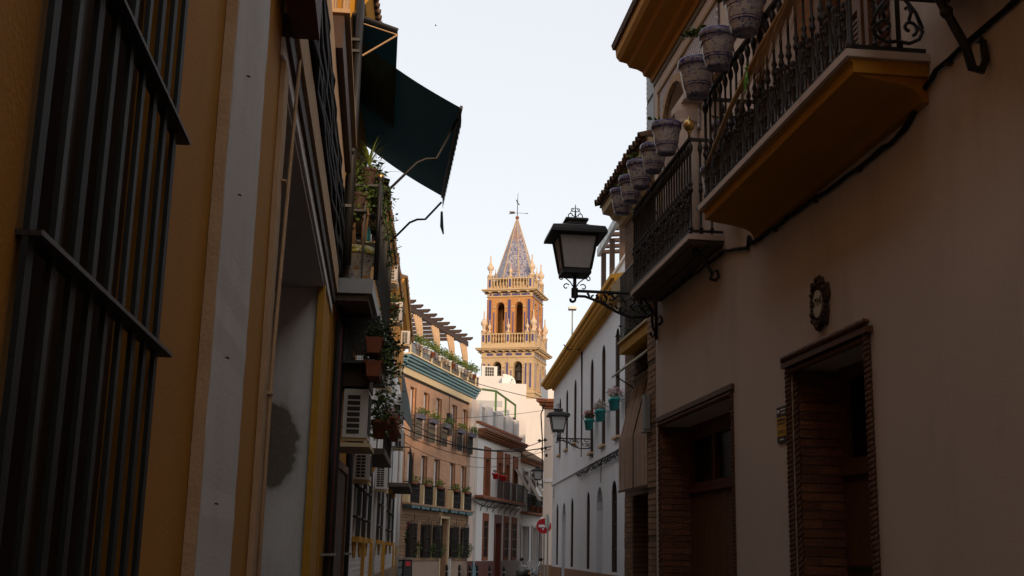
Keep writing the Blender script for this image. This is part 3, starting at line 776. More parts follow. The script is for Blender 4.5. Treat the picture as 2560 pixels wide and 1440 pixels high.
# dried palm frond tied to the long balcony with green ribbons
pf = thing('palm_frond', 'dried palm frond tied along the balcony railing with green ribbon', 'palm frond', (2.6, 8.6, 4.75))
PA, PB, PC = Vector((2.6, 9.15, 4.78)), Vector((2.6, 7.7, 5.18)), Vector((2.6, 6.15, 5.42))
part('stalk', MB().tube([PA, (PA + PB) / 2 + Vector((-.02, 0, .01)), PB, PC], [.016, .02, .026, .012], 7), M['palm'], pf, True)
mb = MB(); rn = random.Random(5)
for k in range(150):
    s0 = PB + (PC - PB) * rn.uniform(-.1, .75)
    d = (PA - PB).normalized() * rn.uniform(.3, .75) + Vector((rn.gauss(-.02, .03), 0, rn.uniform(-.30, -.02)))
    e = s0 - d * -1.0 * rn.uniform(.35, .8)
    mb.tube([s0, (s0 + e) / 2 + Vector((0, 0, .015)), e], [.004, .004, .0015], 3, False)
part('leaflets', mb, M['palm'], pf)
for q, c in enumerate((Vector((2.575, 7.95, 5.13)), Vector((2.575, 6.68, 5.36)))):
    mb = MB()
    for dx, dz, l in ((.03, .02, .05), (-.03, .02, .05), (.012, -.08, .1), (-.014, -.06, .09)):
        a = c; b = c + Vector((-.01, dx * 1.6, dz * 1.3)); n = Vector((0, .016, .004))
        mb.add([a - n * .4, a + n * .4, b + n + Vector((-.01, 0, 0)), b - n], [(0, 1, 2, 3)])
        if dz < 0: mb.add([b - n, b + n + Vector((-.01, 0, 0)), b + n * .9 + Vector((0, dx, -l * .6)), b - n * .9 + Vector((0, dx, -l * .6))], [(0, 1, 2, 3)])
    mb.ball(c, .018, 6, 4)
    part('ribbon_bow', mb, M['ribbon'], pf)

# cable clipped along the wall under the balconies
cb = thing('wall_cable', 'black cable clipped along the beige wall under the balconies', 'cable', (3.09, 9, 4.3))
cp = [(4.0, 4.38), (5.14, 4.36), (5.72, 4.36), (6.05, 4.35), (6.2, 4.3), (6.5, 4.15), (6.9, 4.135), (7.6, 4.16), (8.4, 4.18), (9.2, 4.2), (9.5, 4.22), (9.56, 4.3), (9.62, 4.2), (9.75, 4.24), (10.3, 4.36), (11.2, 4.38), (12.2, 4.4), (13.1, 4.42)]
fine = []
for i in range(len(cp) - 1):
    for k in range(4):
        t = k / 4; fine.append((cp[i][0] * (1 - t) + cp[i + 1][0] * t, .018, cp[i][1] * (1 - t) + cp[i + 1][1] * t + random.uniform(-.008, .008)))
part('sheath', MB(R1).tube(fine, .014, 6), M['cable'], cb, True)
part('second_strand', MB(R1).tube([(u, o + .012, z + random.uniform(-.012, .012)) for u, o, z in fine], .007, 5), M['cable'], cb, True)
for u, z in ((5.9, 4.355), (7.2, 4.148), (8.0, 4.17), (8.9, 4.195)):
    part('clip', MB(R1).box(u - .02, u + .02, .002, .04, z - .03, z - .018), M['iron'], cb)
# number plaque
pq = thing('number_plaque', 'carved dark house-number plaque reading 14 above the rope-framed door', 'plaque', R1(7.98, .02, 3.19))
rn = random.Random(11); mb = MB(R1); n = 40; ring = []
for k in range(n):
    a = 2 * math.pi * k / n
    f = 1 + .12 * math.sin(a * 5 + .5) + .07 * math.sin(a * 11) + rn.uniform(-.04, .04)
    ring.append((.155 * math.cos(a) * f, .185 * math.sin(a) * f * (1.0 + .05 * (math.sin(a) > 0))))
L1 = [(7.98 + x, .003, 3.38 + z) for x, z in ring]; L2 = [(7.98 + x * .9, .035, 3.38 + z * .9) for x, z in ring]; L3 = [(7.98 + x * .62, .03, 3.38 + z * .62) for x, z in ring]
mb.add(L1 + L2 + L3, [(i, (i + 1) % n, n + (i + 1) % n, n + i) for i in range(n)] + [(n + i, n + (i + 1) % n, 2 * n + (i + 1) % n, 2 * n + i) for i in range(n)] + [tuple(range(2 * n, 3 * n))])
for k in range(26):
    a = 2 * math.pi * k / 26; f = rn.uniform(.78, .95)
    mb.ball((7.98 + .15 * math.cos(a) * f, .034, 3.38 + .185 * math.sin(a) * f), rn.uniform(.014, .03), 6, 4)
part('carved_frame', mb, M['wood_dark'], pq, True)
part('tile_oval', MB(R1).prism([(7.98 + .082 * math.cos(k * math.pi / 12), 3.375 + .1 * math.sin(k * math.pi / 12)) for k in range(24)], .031, .042, 1), mat('cream_glaze', (.52, .46, .34), rough=.35, var=.15, scale=12), pq)
text_part('numerals', 'nº14', M['black'], pq, R1(7.98, .0445, 3.385), -R1.u, (0, 0, 1), .085)
# alarm notice
ns = thing('notice_board', 'small black and yellow notice beside the rope-framed door', 'sign', R1(8.9, .01, 2.47))
part('board', MB(R1).box(8.78, 9.0, .003, .012, 2.47, 2.745), M['black'], ns)
part('yellow_field', MB(R1).box(8.785, 8.995, .0125, .0145, 2.515, 2.665), M['yellow'], ns)
text_part('logo', 'W', M['sign_white'], ns, R1(8.955, .014, 2.705), -R1.u, (0, 0, 1), .05)
part('logo_bars', MB(R1).box(8.8, 8.9, .0125, .0145, 2.715, 2.725).box(8.8, 8.9, .0125, .0145, 2.69, 2.70).box(8.85, 8.93, .0125, .0145, 2.485, 2.497), M['sign_white'], ns)
part('print_lines', MB(R1).box(8.8, 8.98, .015, .016, 2.635, 2.65).box(8.8, 8.98, .015, .016, 2.61, 2.618).box(8.82, 8.95, .015, .016, 2.555, 2.559).box(8.82, 8.96, .015, .016, 2.54, 2.544), M['black'], ns)

# ============================================================ R2: narrow brick house with blinds
R2 = Fr(3.35, 0, 0, -1)
r2 = thing('brick_house', 'narrow brick house with cane blinds and tiled ochre eaves beside the beige house', 'house', (3.35, 14.6, 0))
mb = MB(R2)
mb.wall(13.2, 16.1, 0, 6.45, [(14.3, 15.55, 0, 2.35, False, .3), (14.2, 15.5, 2.75, 3.95, False, .25), (14.1, 15.4, 4.35, 6.2, False, .25)])
mb.shell(13.2, 16.1, 6.45, 8)
part('wall', mb, brick_mat('narrow_house_brick', (.27, .155, .09), (.2, .115, .07), (.12, .085, .06), R2), r2)
dr = part('door', MB(R2).box(14.3, 15.55, -.36, -.3, 0, 2.35), M['wood_dark'], r2)
for i in range(8):
    inst('plank', dp, R2(14.38 + i * .156, -.296, 1.15), dr, (0, 0, -math.pi / 2), (1.05, 1, 1.05))
wd = part('window', MB(R2).box(14.2, 14.27, -.3, -.22, 2.75, 3.95).box(15.43, 15.5, -.3, -.22, 2.75, 3.95).box(14.27, 15.43, -.3, -.22, 3.88, 3.95).box(14.27, 15.43, -.3, -.22, 2.75, 2.82), M['wood_dark'], r2)
part('pane', MB(R2).box(14.272, 15.428, -.29, -.28, 2.822, 3.878), M['glass'], wd)
wd = part('window', MB(R2).box(14.1, 14.17, -.3, -.22, 4.35, 6.2).box(15.33, 15.4, -.3, -.22, 4.35, 6.2).box(14.17, 15.33, -.3, -.22, 6.13, 6.2).box(14.71, 14.79, -.3, -.22, 4.35, 6.13), M['wood'], r2)
part('pane', MB(R2).box(14.172, 15.328, -.29, -.28, 4.352, 6.128), M['glass'], wd)
pier = part('pier', MB().box(3.11, 3.349, 13.19, 13.6, 0, 4.38), M['mortar'], r2)
lay_bricks(BRICK_TAN, pier, (3.106, 13.6, 0), (0, -1, 0), (-1, 0, 0), .41, 4.38, .067, .41, gap=(17, 26, 34, 45, 56))
lay_bricks(BRICK_TAN, r2, R2(16.1, .001, 0), (0, -1, 0), (-1, 0, 0), .5, 2.35, .067, .25)
part('corbel', MB(R2).prism([(.003, 4.9), (.1, 4.95), (.12, 5.05), (.18, 5.12), (.2, 5.3), (.003, 5.3)], 15.5, 16.12), M['cream'], r2)
ev = part('eaves', MB(R2).prism([(.002, 6.2), (.06, 6.22), (.08, 6.3), (.16, 6.32), (.2, 6.38), (.3, 6.4), (.32, 6.5), (.002, 6.5)], 13.2, 16.25), M['cream'], r2)
def tile_mesh(name, r=.075, l=.42, n=6, m=None):
    mb = MB()
    for sgn, rr in ((1, r),):
        pts = []
        for e in (0, 1):
            for k in range(n + 1):
                a = math.pi * k / n
                q = rr * (1 - .12 * e)
                pts.append((-q * math.cos(a), e * l, q * math.sin(a)))
        for e in (0, 1):
            for k in range(n + 1):
                a = math.pi * k / n
                q = rr * (1 - .12 * e) - .014
                pts.append((-q * math.cos(a), e * l, q * math.sin(a)))
        N = n + 1
        fs = [(k, k + 1, N + k + 1, N + k) for k in range(n)] + [(2 * N + k, 3 * N + k, 3 * N + k + 1, 2 * N + k + 1) for k in range(n)] + [(k, 2 * N + k, 2 * N + k + 1, k + 1) for k in range(n)]
        mb.add(pts, fs)
    return shared(name, mb, m or M['roof_tile'])
TILE_ME = tile_mesh('roof_tile')
def tile_eave(root, fr, ua, ub, off, z, rise=.28, step=.17, rows=3, name='tiled_roof', back=3.0):
    """barrel tiles laid up a slope, the first rows tile by tile; the bed carries on behind"""
    bed = part(name, MB(fr).prism([(off - .06, z), (off - .06, z + .03), (off - back, z + .03 + rise * back), (off - back, z - .02)], ua, ub), M['roof_tile'], root)
    n = int((ub - ua) / step)
    yaw = math.atan2(-fr.n.y, -fr.n.x) - math.pi / 2
    for j in range(rows):
        for i in range(n + 1):
            u = ua + step * .5 + i * (ub - ua - step) / max(1, n)
            inst('tile', TILE_ME, fr(u, off - j * .36 + random.uniform(-.012, .012), z + .02 + j * .36 * rise), bed, (math.atan(rise) + random.uniform(-.02, .02), 0, yaw), (1, 1, 1.1))
            if j == 0:
                inst('tile', TILE_ME, fr(u + step / 2, off - .03, z + .05), bed, (math.atan(rise) + math.pi + .02, 0, yaw + math.pi), (.9, -.7, .7)) if False else None
    return bed
tile_eave(r2, R2, 13.25, 16.28, .40, 6.5, .3, .165, 3)
sp = part('slatted_screen', MB(R2).box(13.18, 13.22, .1, .25, 6.55, 7.5).box(13.55, 13.58, .1, .25, 6.72, 7.5), M['steel_grey'], r2)
sl = shared('slat', MB().box(-.2, .2, -.008, .008, -.032, .032), M['steel_grey'])
for k in range(13):
    if k == 6: continue
    inst('slat', sl, R2(13.38, .245, 6.66 + k * .066), sp, (.12, 0, -math.pi / 2))
part('chimney_block', MB(R2).box(15.2, 16.0, -.5, -.02, 6.6, 7.0), M['pink'], r2)
# small balcony with visor and two cane blinds
b4 = thing('small_balcony', 'small planted balcony with ochre slab edge on the narrow brick house', 'balcony', R2(14.6, .1, 4.2))
part('slab', MB(R2).box(13.7, 15.5, .003, .2, 4.22, 4.36), M['ochre_trim'], b4)
part('slab_lip', MB(R2).box(13.68, 15.52, .004, .225, 4.361, 4.39), M['cream'], b4)
part('top_rail', MB(R2).box(13.7, 15.5, .18, .2, 5.28, 5.3), M['iron'], b4)
bm = shared('bar', MB().box(-.006, .006, -.006, .006, 0, .92), M['iron'])
for i in range(23):
    inst('bar', bm, R2(13.72 + i * .08, .19, 4.37), b4)
lf = MB(); leaves(lf, [R2(13.8 + k * .1, .1, 4.5 + .02 * (k % 5)) for k in range(17)], 160, .05, .2, 3); part('foliage', lf, M['leaf_dark'], b4)
vz = thing('folding_awning', 'faded green-grey awning visor over the cane blinds', 'awning', R2(14.6, .2, 4.0))
part('canvas', MB(R2).prism([(.01, 4.17), (.3, 3.9), (.31, 3.915), (.01, 4.185)], 13.72, 15.5), mat('faded_canvas', (.36, .34, .24), var=.2, scale=9), vz)
for u in (13.95, 15.3):
    part('arm', MB(R2).tube([(u, .01, 3.72), (u, .29, 3.9)], .009), M['iron'], vz)
for q, (ua, ub, lab) in enumerate(((13.72, 14.44, 'right cane roller blind hung over the window of the brick house'), (14.55, 15.37, 'left cane roller blind hung over the window of the brick house'))):
    bl = thing('cane_blind', lab, 'blind', R2((ua + ub) / 2, .2, 2.4), 'cane blinds on the narrow brick house')
    def face(s):   # path down the hanging blind: slanting out, then plumb
        return (.03 + .2 * min(1, s / .55) , 3.82 - 1.42 * s)
    mb = MB(R2)
    for k in range(90):
        s = k / 89; o_, z_ = face(s)
        mb.box(ua, ub, o_ - .003, o_ + .003, z_ - .0068, z_ + .0068)
    part('slats', mb, M['cane_screen'], bl, kind='stuff')
    mb = MB(R2)
    for u in (ua + .12, (ua + ub) / 2, ub - .12):
        mb.tube([(u, face(s / 8)[0] + .007, face(s / 8)[1]) for s in range(9)], .003, 4)
    part('cord', mb, M['bamboo'], bl)
    part('roller', MB(R2).tube([(ua, .03, 3.86), (ub, .03, 3.86)], .035, 8), M['bamboo'], bl)
    part('bottom_batten', MB(R2).box(ua - .01, ub + .01, .215, .24, 2.375, 2.4), M['wood'], bl)
ut = thing('wall_box', 'grey metal box fixed to the brick pier beside the blinds', 'box', (3.1, 13.4, 3.0))
part('cover', MB().box(3.03, 3.094, 13.44, 13.58, 3.02, 3.42), M['steel_grey'], ut)
part('bracket', MB().box(3.02, 3.094, 13.4, 13.6, 2.98, 3.0), M['galv'], ut)
# ============================================================ R3: white house with round-arched windows
R3 = Fr(5.8, 28, 2.83, -1)
r3 = thing('white_house', 'long white house with tall arched windows and ochre cornice on the right', 'house', R3(9, 0, 0))
UPW = [(c - .38, c + .38, 5.1 if i < 3 else 4.45, 7.2, True, .28) for i, c in enumerate((15.28, 12.88, 10.36, 6.08, 3.6, 1.05))]
GDW = [(15.4, 16.19, 1.14, 3.35, True, .25), (10.55, 11.35, 1.14, 3.35, True, .25), (6.36, 7.14, 1.14, 3.36, True, .25), (1.08, 2.06, 1.14, 3.4, True, .25)]
NIC = [(12.86, 14.1, 0, 3.3, True, .55), (3.64, 4.91, 0, 3.38, True, .55)]
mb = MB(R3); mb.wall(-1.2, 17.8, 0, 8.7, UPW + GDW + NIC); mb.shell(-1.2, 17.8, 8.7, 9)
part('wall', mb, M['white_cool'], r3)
part('cornice', MB(R3).prism([(.002, 7.82), (.05, 7.84), (.07, 7.9), (.2, 7.86), (.3, 7.84), (.36, 7.9), (.4, 7.9), (.42, 7.97), (.5, 7.98), (.52, 8.06), (.002, 8.16)], -1.2, 17.95), M['ochre_trim'], r3)
part('coping', MB(R3).box(-1.2, 17.85, -.2, .05, 8.702, 8.78).box(-1.2, 17.82, .002, .03, 8.3, 8.36), M['white_warm'], r3)
part('string_course', MB(R3).box(-1.2, 17.83, .002, .05, 4.1, 4.17), M['white_cool'], r3)
part('dado', MB(R3).box(-1.2, 12.85, .002, .03, 0, 1.08).box(14.11, 17.83, .002, .03, 0, 1.08), M['dado'], r3)
for ua, ub, za, zb, *_ in UPW + GDW:
    c = (ua + ub) / 2; r = (ub - ua) / 2
    prof = [(ua, za), (ub, za)] + [(c + r * math.cos(math.pi * k / 8), zb - r + r * math.sin(math.pi * k / 8)) for k in range(9)]
    wd = part('window', MB(R3).box(c - .03, c + .03, -.27, -.2, za, zb - .02).box(ua, ub, -.27, -.21, zb - r - .05, zb - r).box(ua, ua + .05, -.27, -.21, za, zb - r - .05).box(ub - .05, ub, -.27, -.21, za, zb - r - .05), M['wood_dark'], r3)
    part('pane' if za < 4 else 'blind', MB(R3).prism(prof, -.285, -.272, 1), M['glass'] if za < 4 else M['white_cool'], wd)
    lin = MB(R3)
    arc_ = [(ua, za)] + [(c - r * math.cos(math.pi * k / 8), zb - r + r * math.sin(math.pi * k / 8)) for k in range(9)] + [(ub, za)]
    for k in range(len(arc_) - 1):
        (a1, z1), (a2, z2) = arc_[k], arc_[k + 1]
        f1 = lambda a, z: (c + (a - c) * .985, zb - r + (z - zb + r) * (.985 if z > zb - r else 1))
        (a1, z1), (a2, z2) = f1(a1, z1), f1(a2, z2)
        lin.quad((a1, -.02, z1), (a1, -.268, z1), (a2, -.268, z2), (a2, -.02, z2))
    part('lining', lin, M['wood_dark'], wd)
    if za > 4: part('sill', MB(R3).box(ua - .08, ub + .08, .002, .09, za - .06, za), M['tan'], wd)
    else:
        mb = MB(R3)
        for k in range(1, 6):
            u = ua + (ub - ua) * k / 6; mb.box(u - .008, u + .008, -.1, -.084, za, zb - .1)
        for z in (1.7, 2.3, 2.85): mb.box(ua, ub, -.083, -.07, z, z + .03)
        part('grille', mb, M['iron'], wd)
for ua, ub, za, zb, *_ in NIC:
    part('niche_back', MB(R3).box(ua, ub, -.6, -.55, 0, zb), M['white_cool'], r3)
    part('meter_box', MB(R3).box(ua + .3, ua + .8, -.548, -.45, 1.35, 1.9), M['wood_dark'], r3)
mb = MB(R3)
for k in range(3):
    mb.tube([(8.3 + .05 * k, .03 + .01 * k, 7.8), (8.32 + .03 * k, .03, 6.5), (8.28 + .05 * k, .03, 5.4), (8.35, .03, 4.5)], .014, 5)
mb.tube([(8.3, .1, 7.85), (8.6, .45, 7.9), (8.9, .55, 8.1)], .02, 5)
part('downlead', mb, M['cable'], r3)
mb = MB(R3); rn = random.Random(3)
for k in range(5):
    mb.tube([(9.2 - i * .55, .06 + rn.uniform(0, .03), 4.02 + rn.uniform(-.14, .06)) for i in range(17)], .012, 5)
mb.tube([(3.5, .06, 4.0), (3.55, .07, 3.6), (3.6, .06, 3.45)], .012, 5)
part('cable_run', mb, M['cable'], r3)
part('street_name_tile', MB(R3).box(17.05, 17.5, .003, .02, 3.62, 3.72).box(17.05, 17.5, .003, .02, 3.76, 3.98), M['steel_grey'], r3)
# roof terrace: penthouse, pergola, railing, mast
ph = part('penthouse', MB(R3).box(9.6, 16.4, -5.5, -2.3, 8.7, 11.2), M['white_warm'], r3)
part('stair_head', MB(R3).box(7.0, 9.55, -6, -3.2, 8.7, 10.7), M['white'], r3)
pg = thing('roof_pergola', 'dark brown timber pergola on the roof terrace of the white house', 'pergola', R3(5, -1, 8.7))
for u in (8.5, 6.6, 4.6, 2.5, .4):
    part('post', MB(R3).box(u, u + .14, -.75, -.6, 8.7, 11.05), M['wood_dark'], pg)
    part('post', MB(R3).box(u, u + .14, -3.2, -3.06, 8.7, 11.25), M['wood_dark'], pg)
part('edge_beam', MB(R3).box(-1, 8.9, -.62, -.5, 11.05, 11.3), M['galv'], pg)
part('edge_beam', MB(R3).box(-1, 8.9, -3.2, -3.05, 11.25, 11.5), M['wood_dark'], pg)
for k in range(14):
    u = -.8 + k * .73
    part('rafter', MB(R3).prism([(-.5, 11.1), (-.5, 11.22), (-3.3, 11.45), (-3.3, 11.32)], u, u + .1), M['wood_dark'], pg)
mst = thing('roof_mast', 'thin metal mast on the roof edge of the white house', 'mast', R3(16.9, -.6, 8.7))
part('tube', MB(R3).tube([(16.9, -.6, 8.7), (16.9, -.6, 11.0)], .03, 6), M['galv'], mst)
part('hood', MB(R3).box(16.7, 17.1, -.75, -.45, 10.9, 11.0), M['galv'], mst)
# turquoise flower pots under the arched windows
TP = MB().lathe([(.075, 0), (.1, .2), (.118, .2), (.118, .26), (.1, .26), (.095, .23)], n=14)
TURQ = shared('pot_body', TP, M['turquoise'], True)
for q, (u, lab) in enumerate(((4.94, 'turquoise pots of red flowers under the middle arched window'), (2.63, 'turquoise pots of grey foliage under the second arched window'), (.1, 'turquoise pots of pink flowers nearest the blinds'))):
    for k in range(2):
        p = R3(u + .18 - k * .36, .22, 5.0)
        t = thing('turquoise_pot', lab.replace('pots', ('left pot', 'right pot')[k]), 'flower pot', p, 'turquoise pots on the white wall')
        inst('pot_body', TURQ, p, t, (0, 0, 0), (1.08, 1.08, 1.08))
        lf = MB(); leaves(lf, [p + Vector((0, 0, .38))], 90, .06, .22, 60 + q * 2 + k); part('foliage', lf, M[('leaf_dark', 'grey_cloth', 'grey_cloth')[q]], t)
        if q != 1:
            fl = MB(); leaves(fl, [p + Vector((0, 0, .44))], 60, .05, .22, 70 + q * 2 + k, long=1.0); part('flowers', fl, M[('flower_red', 'flower_red', 'flower_pink')[q]], t)
        part('holder', MB().tube([p + Vector((0, 0, .24)), R3(u + .18 - k * .36, .0, 5.24)], .008, 5), M['iron'], t)

# ============================================================ wall lanterns
def lantern(label, base, arm, k=1.0, arm_z=0.0, toward=(-1, 0, 0), group='wall lanterns along the street'):
    """base: wall point at the height of the arm; lantern stands at the end of the arm"""
    t = thing('wall_lantern', label, 'street lamp', base, group)
    B = Vector(base); d = Vector(toward).normalized(); q = Vector((-d.y, d.x, 0))
    F = lambda a, s, z: B + d * (a * k) + q * (s * k) + Vector((0, 0, z * k))
    A = arm / k
    def sq(mb, levels):
        pts = []
        for h, z in levels:
            pts += [F(A - h, -h, z), F(A + h, -h, z), F(A + h, h, z), F(A - h, h, z)]
        fs = [(0, 1, 2, 3)]
        for i in range(len(levels) - 1):
            for j in range(4): fs.append((i * 4 + j, i * 4 + (j + 1) % 4, i * 4 + 4 + (j + 1) % 4, i * 4 + 4 + j))
        n = len(levels) * 4; fs.append((n - 4, n - 3, n - 2, n - 1))
        mb.add(pts, fs); return mb
    # frame: bottom tray, corner bars, top tray
    fm = sq(MB(), [(.165, .21), (.165, .25), (.17, .27)])
    for sx, sy in ((-1, -1), (1, -1), (1, 1), (-1, 1)):
        fm.tube([F(A + sx * .158, sy * .158, .26), F(A + sx * .222, sy * .222, .645)], .016 * k, 4)
    sq(fm, [(.225, .64), (.235, .665)])
    part('frame', fm, M['iron'], t)
    part('hat', sq(MB(), [(.325, .655), (.32, .69), (.30, .735), (.15, .785), (.12, .80)]), M['iron'], t)
    part('vent_cap', sq(MB(), [(.115, .80), (.11, .84), (.135, .845), (.13, .87), (.10, .875), (.03, .885)]), M['iron'], t)
    for sx, sy in ((1, 0), (-1, 0), (0, 1), (0, -1)):
        lo, hi = .148, .207
        if sx: P = [F(A + sx * lo, -lo, .27), F(A + sx * lo, lo, .27), F(A + sx * hi, hi, .638), F(A + sx * hi, -hi, .638)]
        else: P = [F(A - lo, sy * lo, .27), F(A + lo, sy * lo, .27), F(A + hi, sy * hi, .638), F(A - hi, sy * hi, .638)]
        part('pane', MB().add(P, [(0, 1, 2, 3)]), M['frost'], t)
    fin = MB()
    fin.tube([F(A, 0, .88), F(A, 0, 1.06)], [.014 * k, .004 * k], 6)
    for s in (-1, 1):
        pl = lambda x, z: F(A + s * x, 0, z)
        fin.tube(scroll_pts((.05, .925), .045, .012, -1.9, 3.6, 12, pl), .006 * k, 5)
        fin.tube(scroll_pts((.03, 1.0), .03, .008, -2.4, 2.6, 10, pl), .005 * k, 5)
        fin.tube([F(A, 0, .9), pl(.06, .96), pl(.012, 1.02)], .005 * k, 5)
    part('finial', fin, M['iron'], t)
    st = MB().tube([F(A, 0, -.05), F(A, 0, .06), F(A, 0, .07), F(A, 0, .22)], [.04 * k, .04 * k, .022 * k, .02 * k], 8)
    for s in (-1, 1):
        pl = lambda x, z: F(A + s * x, 0, z)
        st.tube([F(A, 0, .05), pl(.05, .13), pl(.1, .17), pl(.13, .2)], .007 * k, 5)
        st.tube(scroll_pts((.155, .175), .032, .01, 1.9, -3.2, 12, pl), .007 * k, 5)
        st.tube(scroll_pts((.1, .075), .04, .012, 2.6, -2.6, 12, pl), .007 * k, 5)
    part('stem', st, M['iron'], t)
    br = MB()
    br.tube([F(.0, 0, .03), F(A, 0, .03)], .02 * k, 6)
    br.tube([F(A + .02, 0, -.03), F(A - .12, 0, -.03), F(A - .3, 0, -.09), F(A - .5, 0, -.2), F(A - .65, 0, -.25), F(.12, 0, -.24), F(.06, 0, -.2)], .018 * k, 6)
    br.tube(scroll_pts((A + .03, -.07), .05, .015, 1.6, 6.6, 12, lambda x, z: F(x, 0, z)), .016 * k, 6)
    part('arm', br, M['iron'], t)
    fl = MB(); rn = random.Random(9)
    for a, z, r in ((A - .22, -.03, .045), (A - .33, -.05, .05), (A - .42, -.04, .05), (A - .42, -.13, .045), (A - .53, -.05, .06), (A - .55, -.16, .05), (A - .66, -.08, .07), (.22, -.16, .06), (.14, -.06, .07), (.1, -.17, .05)):
        if a < .05: continue
        s0 = rn.uniform(0, 6.28)
        fl.tube(scroll_pts((a, z), r, r * .25, s0, s0 + 5.2, 12, lambda x, z: F(x, 0, z)), .011 * k, 5)
        fl.tube([F(a + r, 0, z), F(a + r * 1.6, .02, z + r * .7), F(a + r * 1.2, 0, z + r * 1.3)], [.012 * k, .016 * k, .004 * k], 5)
    part('filigree', fl, M['iron'], t)
    wp = MB().tube([F(.01, 0, .12), F(.01, 0, -.5)], .02 * k, 6)
    wp.tube([F(.06, 0, -.2), F(.0, 0, -.3), F(-.02, 0, -.42), F(.05, 0, -.46), F(.07, 0, -.4)] if False else [F(.06, 0, -.2), F(.05, 0, -.35), F(.02, 0, -.42), F(.05, 0, -.47), F(.08, 0, -.42)], .018 * k, 6)
    part('wall_plate', wp, M['iron'], t)
    return t
lantern('nearest black lantern on a filigree bracket at the corner of the beige house', (3.09, 13.06, 4.5), .96)
lantern('second black lantern on the white house with arched windows', R3(5.75, .0, 4.78), 1.02, 1.0, toward=-(R3.n * -1))
# unseen block added between the brick and white houses to stop the sun
gh = thing('gap_sun_block', 'unseen cream block added behind the narrow brick house to stop the sun', 'house', (9, 21.5, 0))
part('wall', MB().box(6.2, 14.5, 16.3, 26.6, 0, 8.3), M['pink'], gh)
part('eaves', MB().box(5.9, 14.6, 16.2, 26.7, 8.3, 8.5), M['ochre_trim'], gh)
# ============================================================ R4 and houses beyond
R4 = Fr(8.0, 58, 0, 1)
r4 = thing('corner_house', 'cream house with dark tiled eaves just past the white house', 'house', (10, 62, 0))
R4P = lambda e: [(8.0 - e, 58 - e), (13, 58 - e), (15.5, 66), (10.9 - e, 66)]
part('wall', MB().prism(R4P(0), 0, 8.55, 2), M['pink'], r4)
for e, z0, z1 in ((.15, 8.552, 8.67), (.3, 8.682, 8.83), (.48, 8.842, 9.0)):
    part('eaves_course', MB().prism(R4P(e), z0, z1, 2), M['terra_dark'], r4)
part('string_course', MB().prism(R4P(.06), 4.95, 5.1, 2), M['white_warm'], r4)
part('plinth', MB().prism(R4P(.05), 0, 1.0, 2), M['dado'], r4)
lantern('small lantern on the cream corner house far down the street', (8.5, 59.4, 4.9), .6, 1.0)
# utility pole with wires
po = thing('cable_pole', 'thin black pole with insulators rising past the tiled roof', 'pole', (7.75, 57.2, 4))
part('shaft', MB().tube([(7.9, 57.6, 4.6), (7.85, 57.5, 7.0), (7.75, 57.4, 8.2), (7.95, 57.5, 8.75)], .035, 6), M['cable'], po)
for dx, z in ((-.15, 6.9), (.12, 6.95), (.15, 6.55), (-.02, 6.5), (.2, 6.2)):
    part('insulator', MB().ball((7.85 + dx, 57.4, z), .07, 7, 5, 1.3), M['cable'], po)
part('cross_arm', MB().tube([(7.6, 57.4, 6.9), (8.1, 57.4, 6.95)], .025, 5), M['cable'], po)

# ------------------------------------------------------------ white blocks behind, roofs, dish
f1 = thing('white_block', 'plain white rooftop block with air-conditioner in front of the tower', 'building', (6.5, 76, 0))
part('wall', MB().add([(4.6, 75, 0), (7.74, 75, 0), (8.6, 78.5, 0), (4.6, 80, 0), (4.6, 75, 12.5), (7.74, 75, 12.6), (8.6, 78.5, 12.1), (4.6, 80, 12.5)], [(0, 1, 5, 4), (1, 2, 6, 5), (2, 3, 7, 6), (3, 0, 4, 7), (4, 5, 6, 7)]), M['white_warm'], f1)
part('coping', MB().add([(7.6, 74.9, 12.6), (7.85, 74.9, 12.6), (8.75, 78.5, 12.12), (8.5, 78.6, 12.12), (7.6, 74.9, 12.72), (7.85, 74.9, 12.72), (8.75, 78.5, 12.22), (8.5, 78.6, 12.22)], [(0, 1, 5, 4), (1, 2, 6, 5), (2, 3, 7, 6), (3, 0, 4, 7), (4, 5, 6, 7)]), M['white'], f1)
f2 = thing('white_gable', 'large blank white wall behind the tiled roof, below the tower', 'building', (11, 88, 0))
part('wall', MB().box(8.0, 13.5, 86, 92, 0, 12.6), M['white_warm'], f2)
part('upper_wall', MB().box(13.1, 16.5, 93, 97, 0, 15.6), M['white_warm'], f2)
f3 = thing('white_terrace_house', 'white roof-terrace wall behind the green frame', 'building', (6.5, 68, 0))
part('wall', MB().box(4.0, 8.3, 68, 73, 0, 11.15), M['white_warm'], f3)
part('grey_panel', MB().box(5.3, 6.9, 67.94, 67.996, 9.2, 10.1), M['steel_grey'], f3)
part('lower_wall', MB().box(6.2, 7.3, 66, 67.9, 0, 9.5), M['white_warm'], f3)
ds = thing('satellite_dish', 'round satellite dish on the corner of the white rooftop block', 'satellite dish', (7.85, 74.6, 12.0))
mb = MB(); n = 20; c = Vector((7.95, 74.5, 12.15)); ax = Vector((.35, -.9, .25)).normalized(); e1 = ax.orthogonal().normalized(); e2 = ax.cross(e1)
rings = [[c - ax * .12 * (1 - (r / .5) ** 2) + (e1 * math.cos(2 * math.pi * k / n) + e2 * math.sin(2 * math.pi * k / n)) * r for k in range(n)] for r in (.02, .2, .36, .5)]
back = [[p - ax * .02 for p in rg] for rg in rings]
for S in (rings, back):
    b = len(mb.v); mb.v += [p for rg in S for p in rg]
    for i in range(3):
        for k in range(n): mb.f.append((b + i * n + k, b + i * n + (k + 1) % n, b + (i + 1) * n + (k + 1) % n, b + (i + 1) * n + k))
part('reflector', mb, M['sign_white'], ds, True)
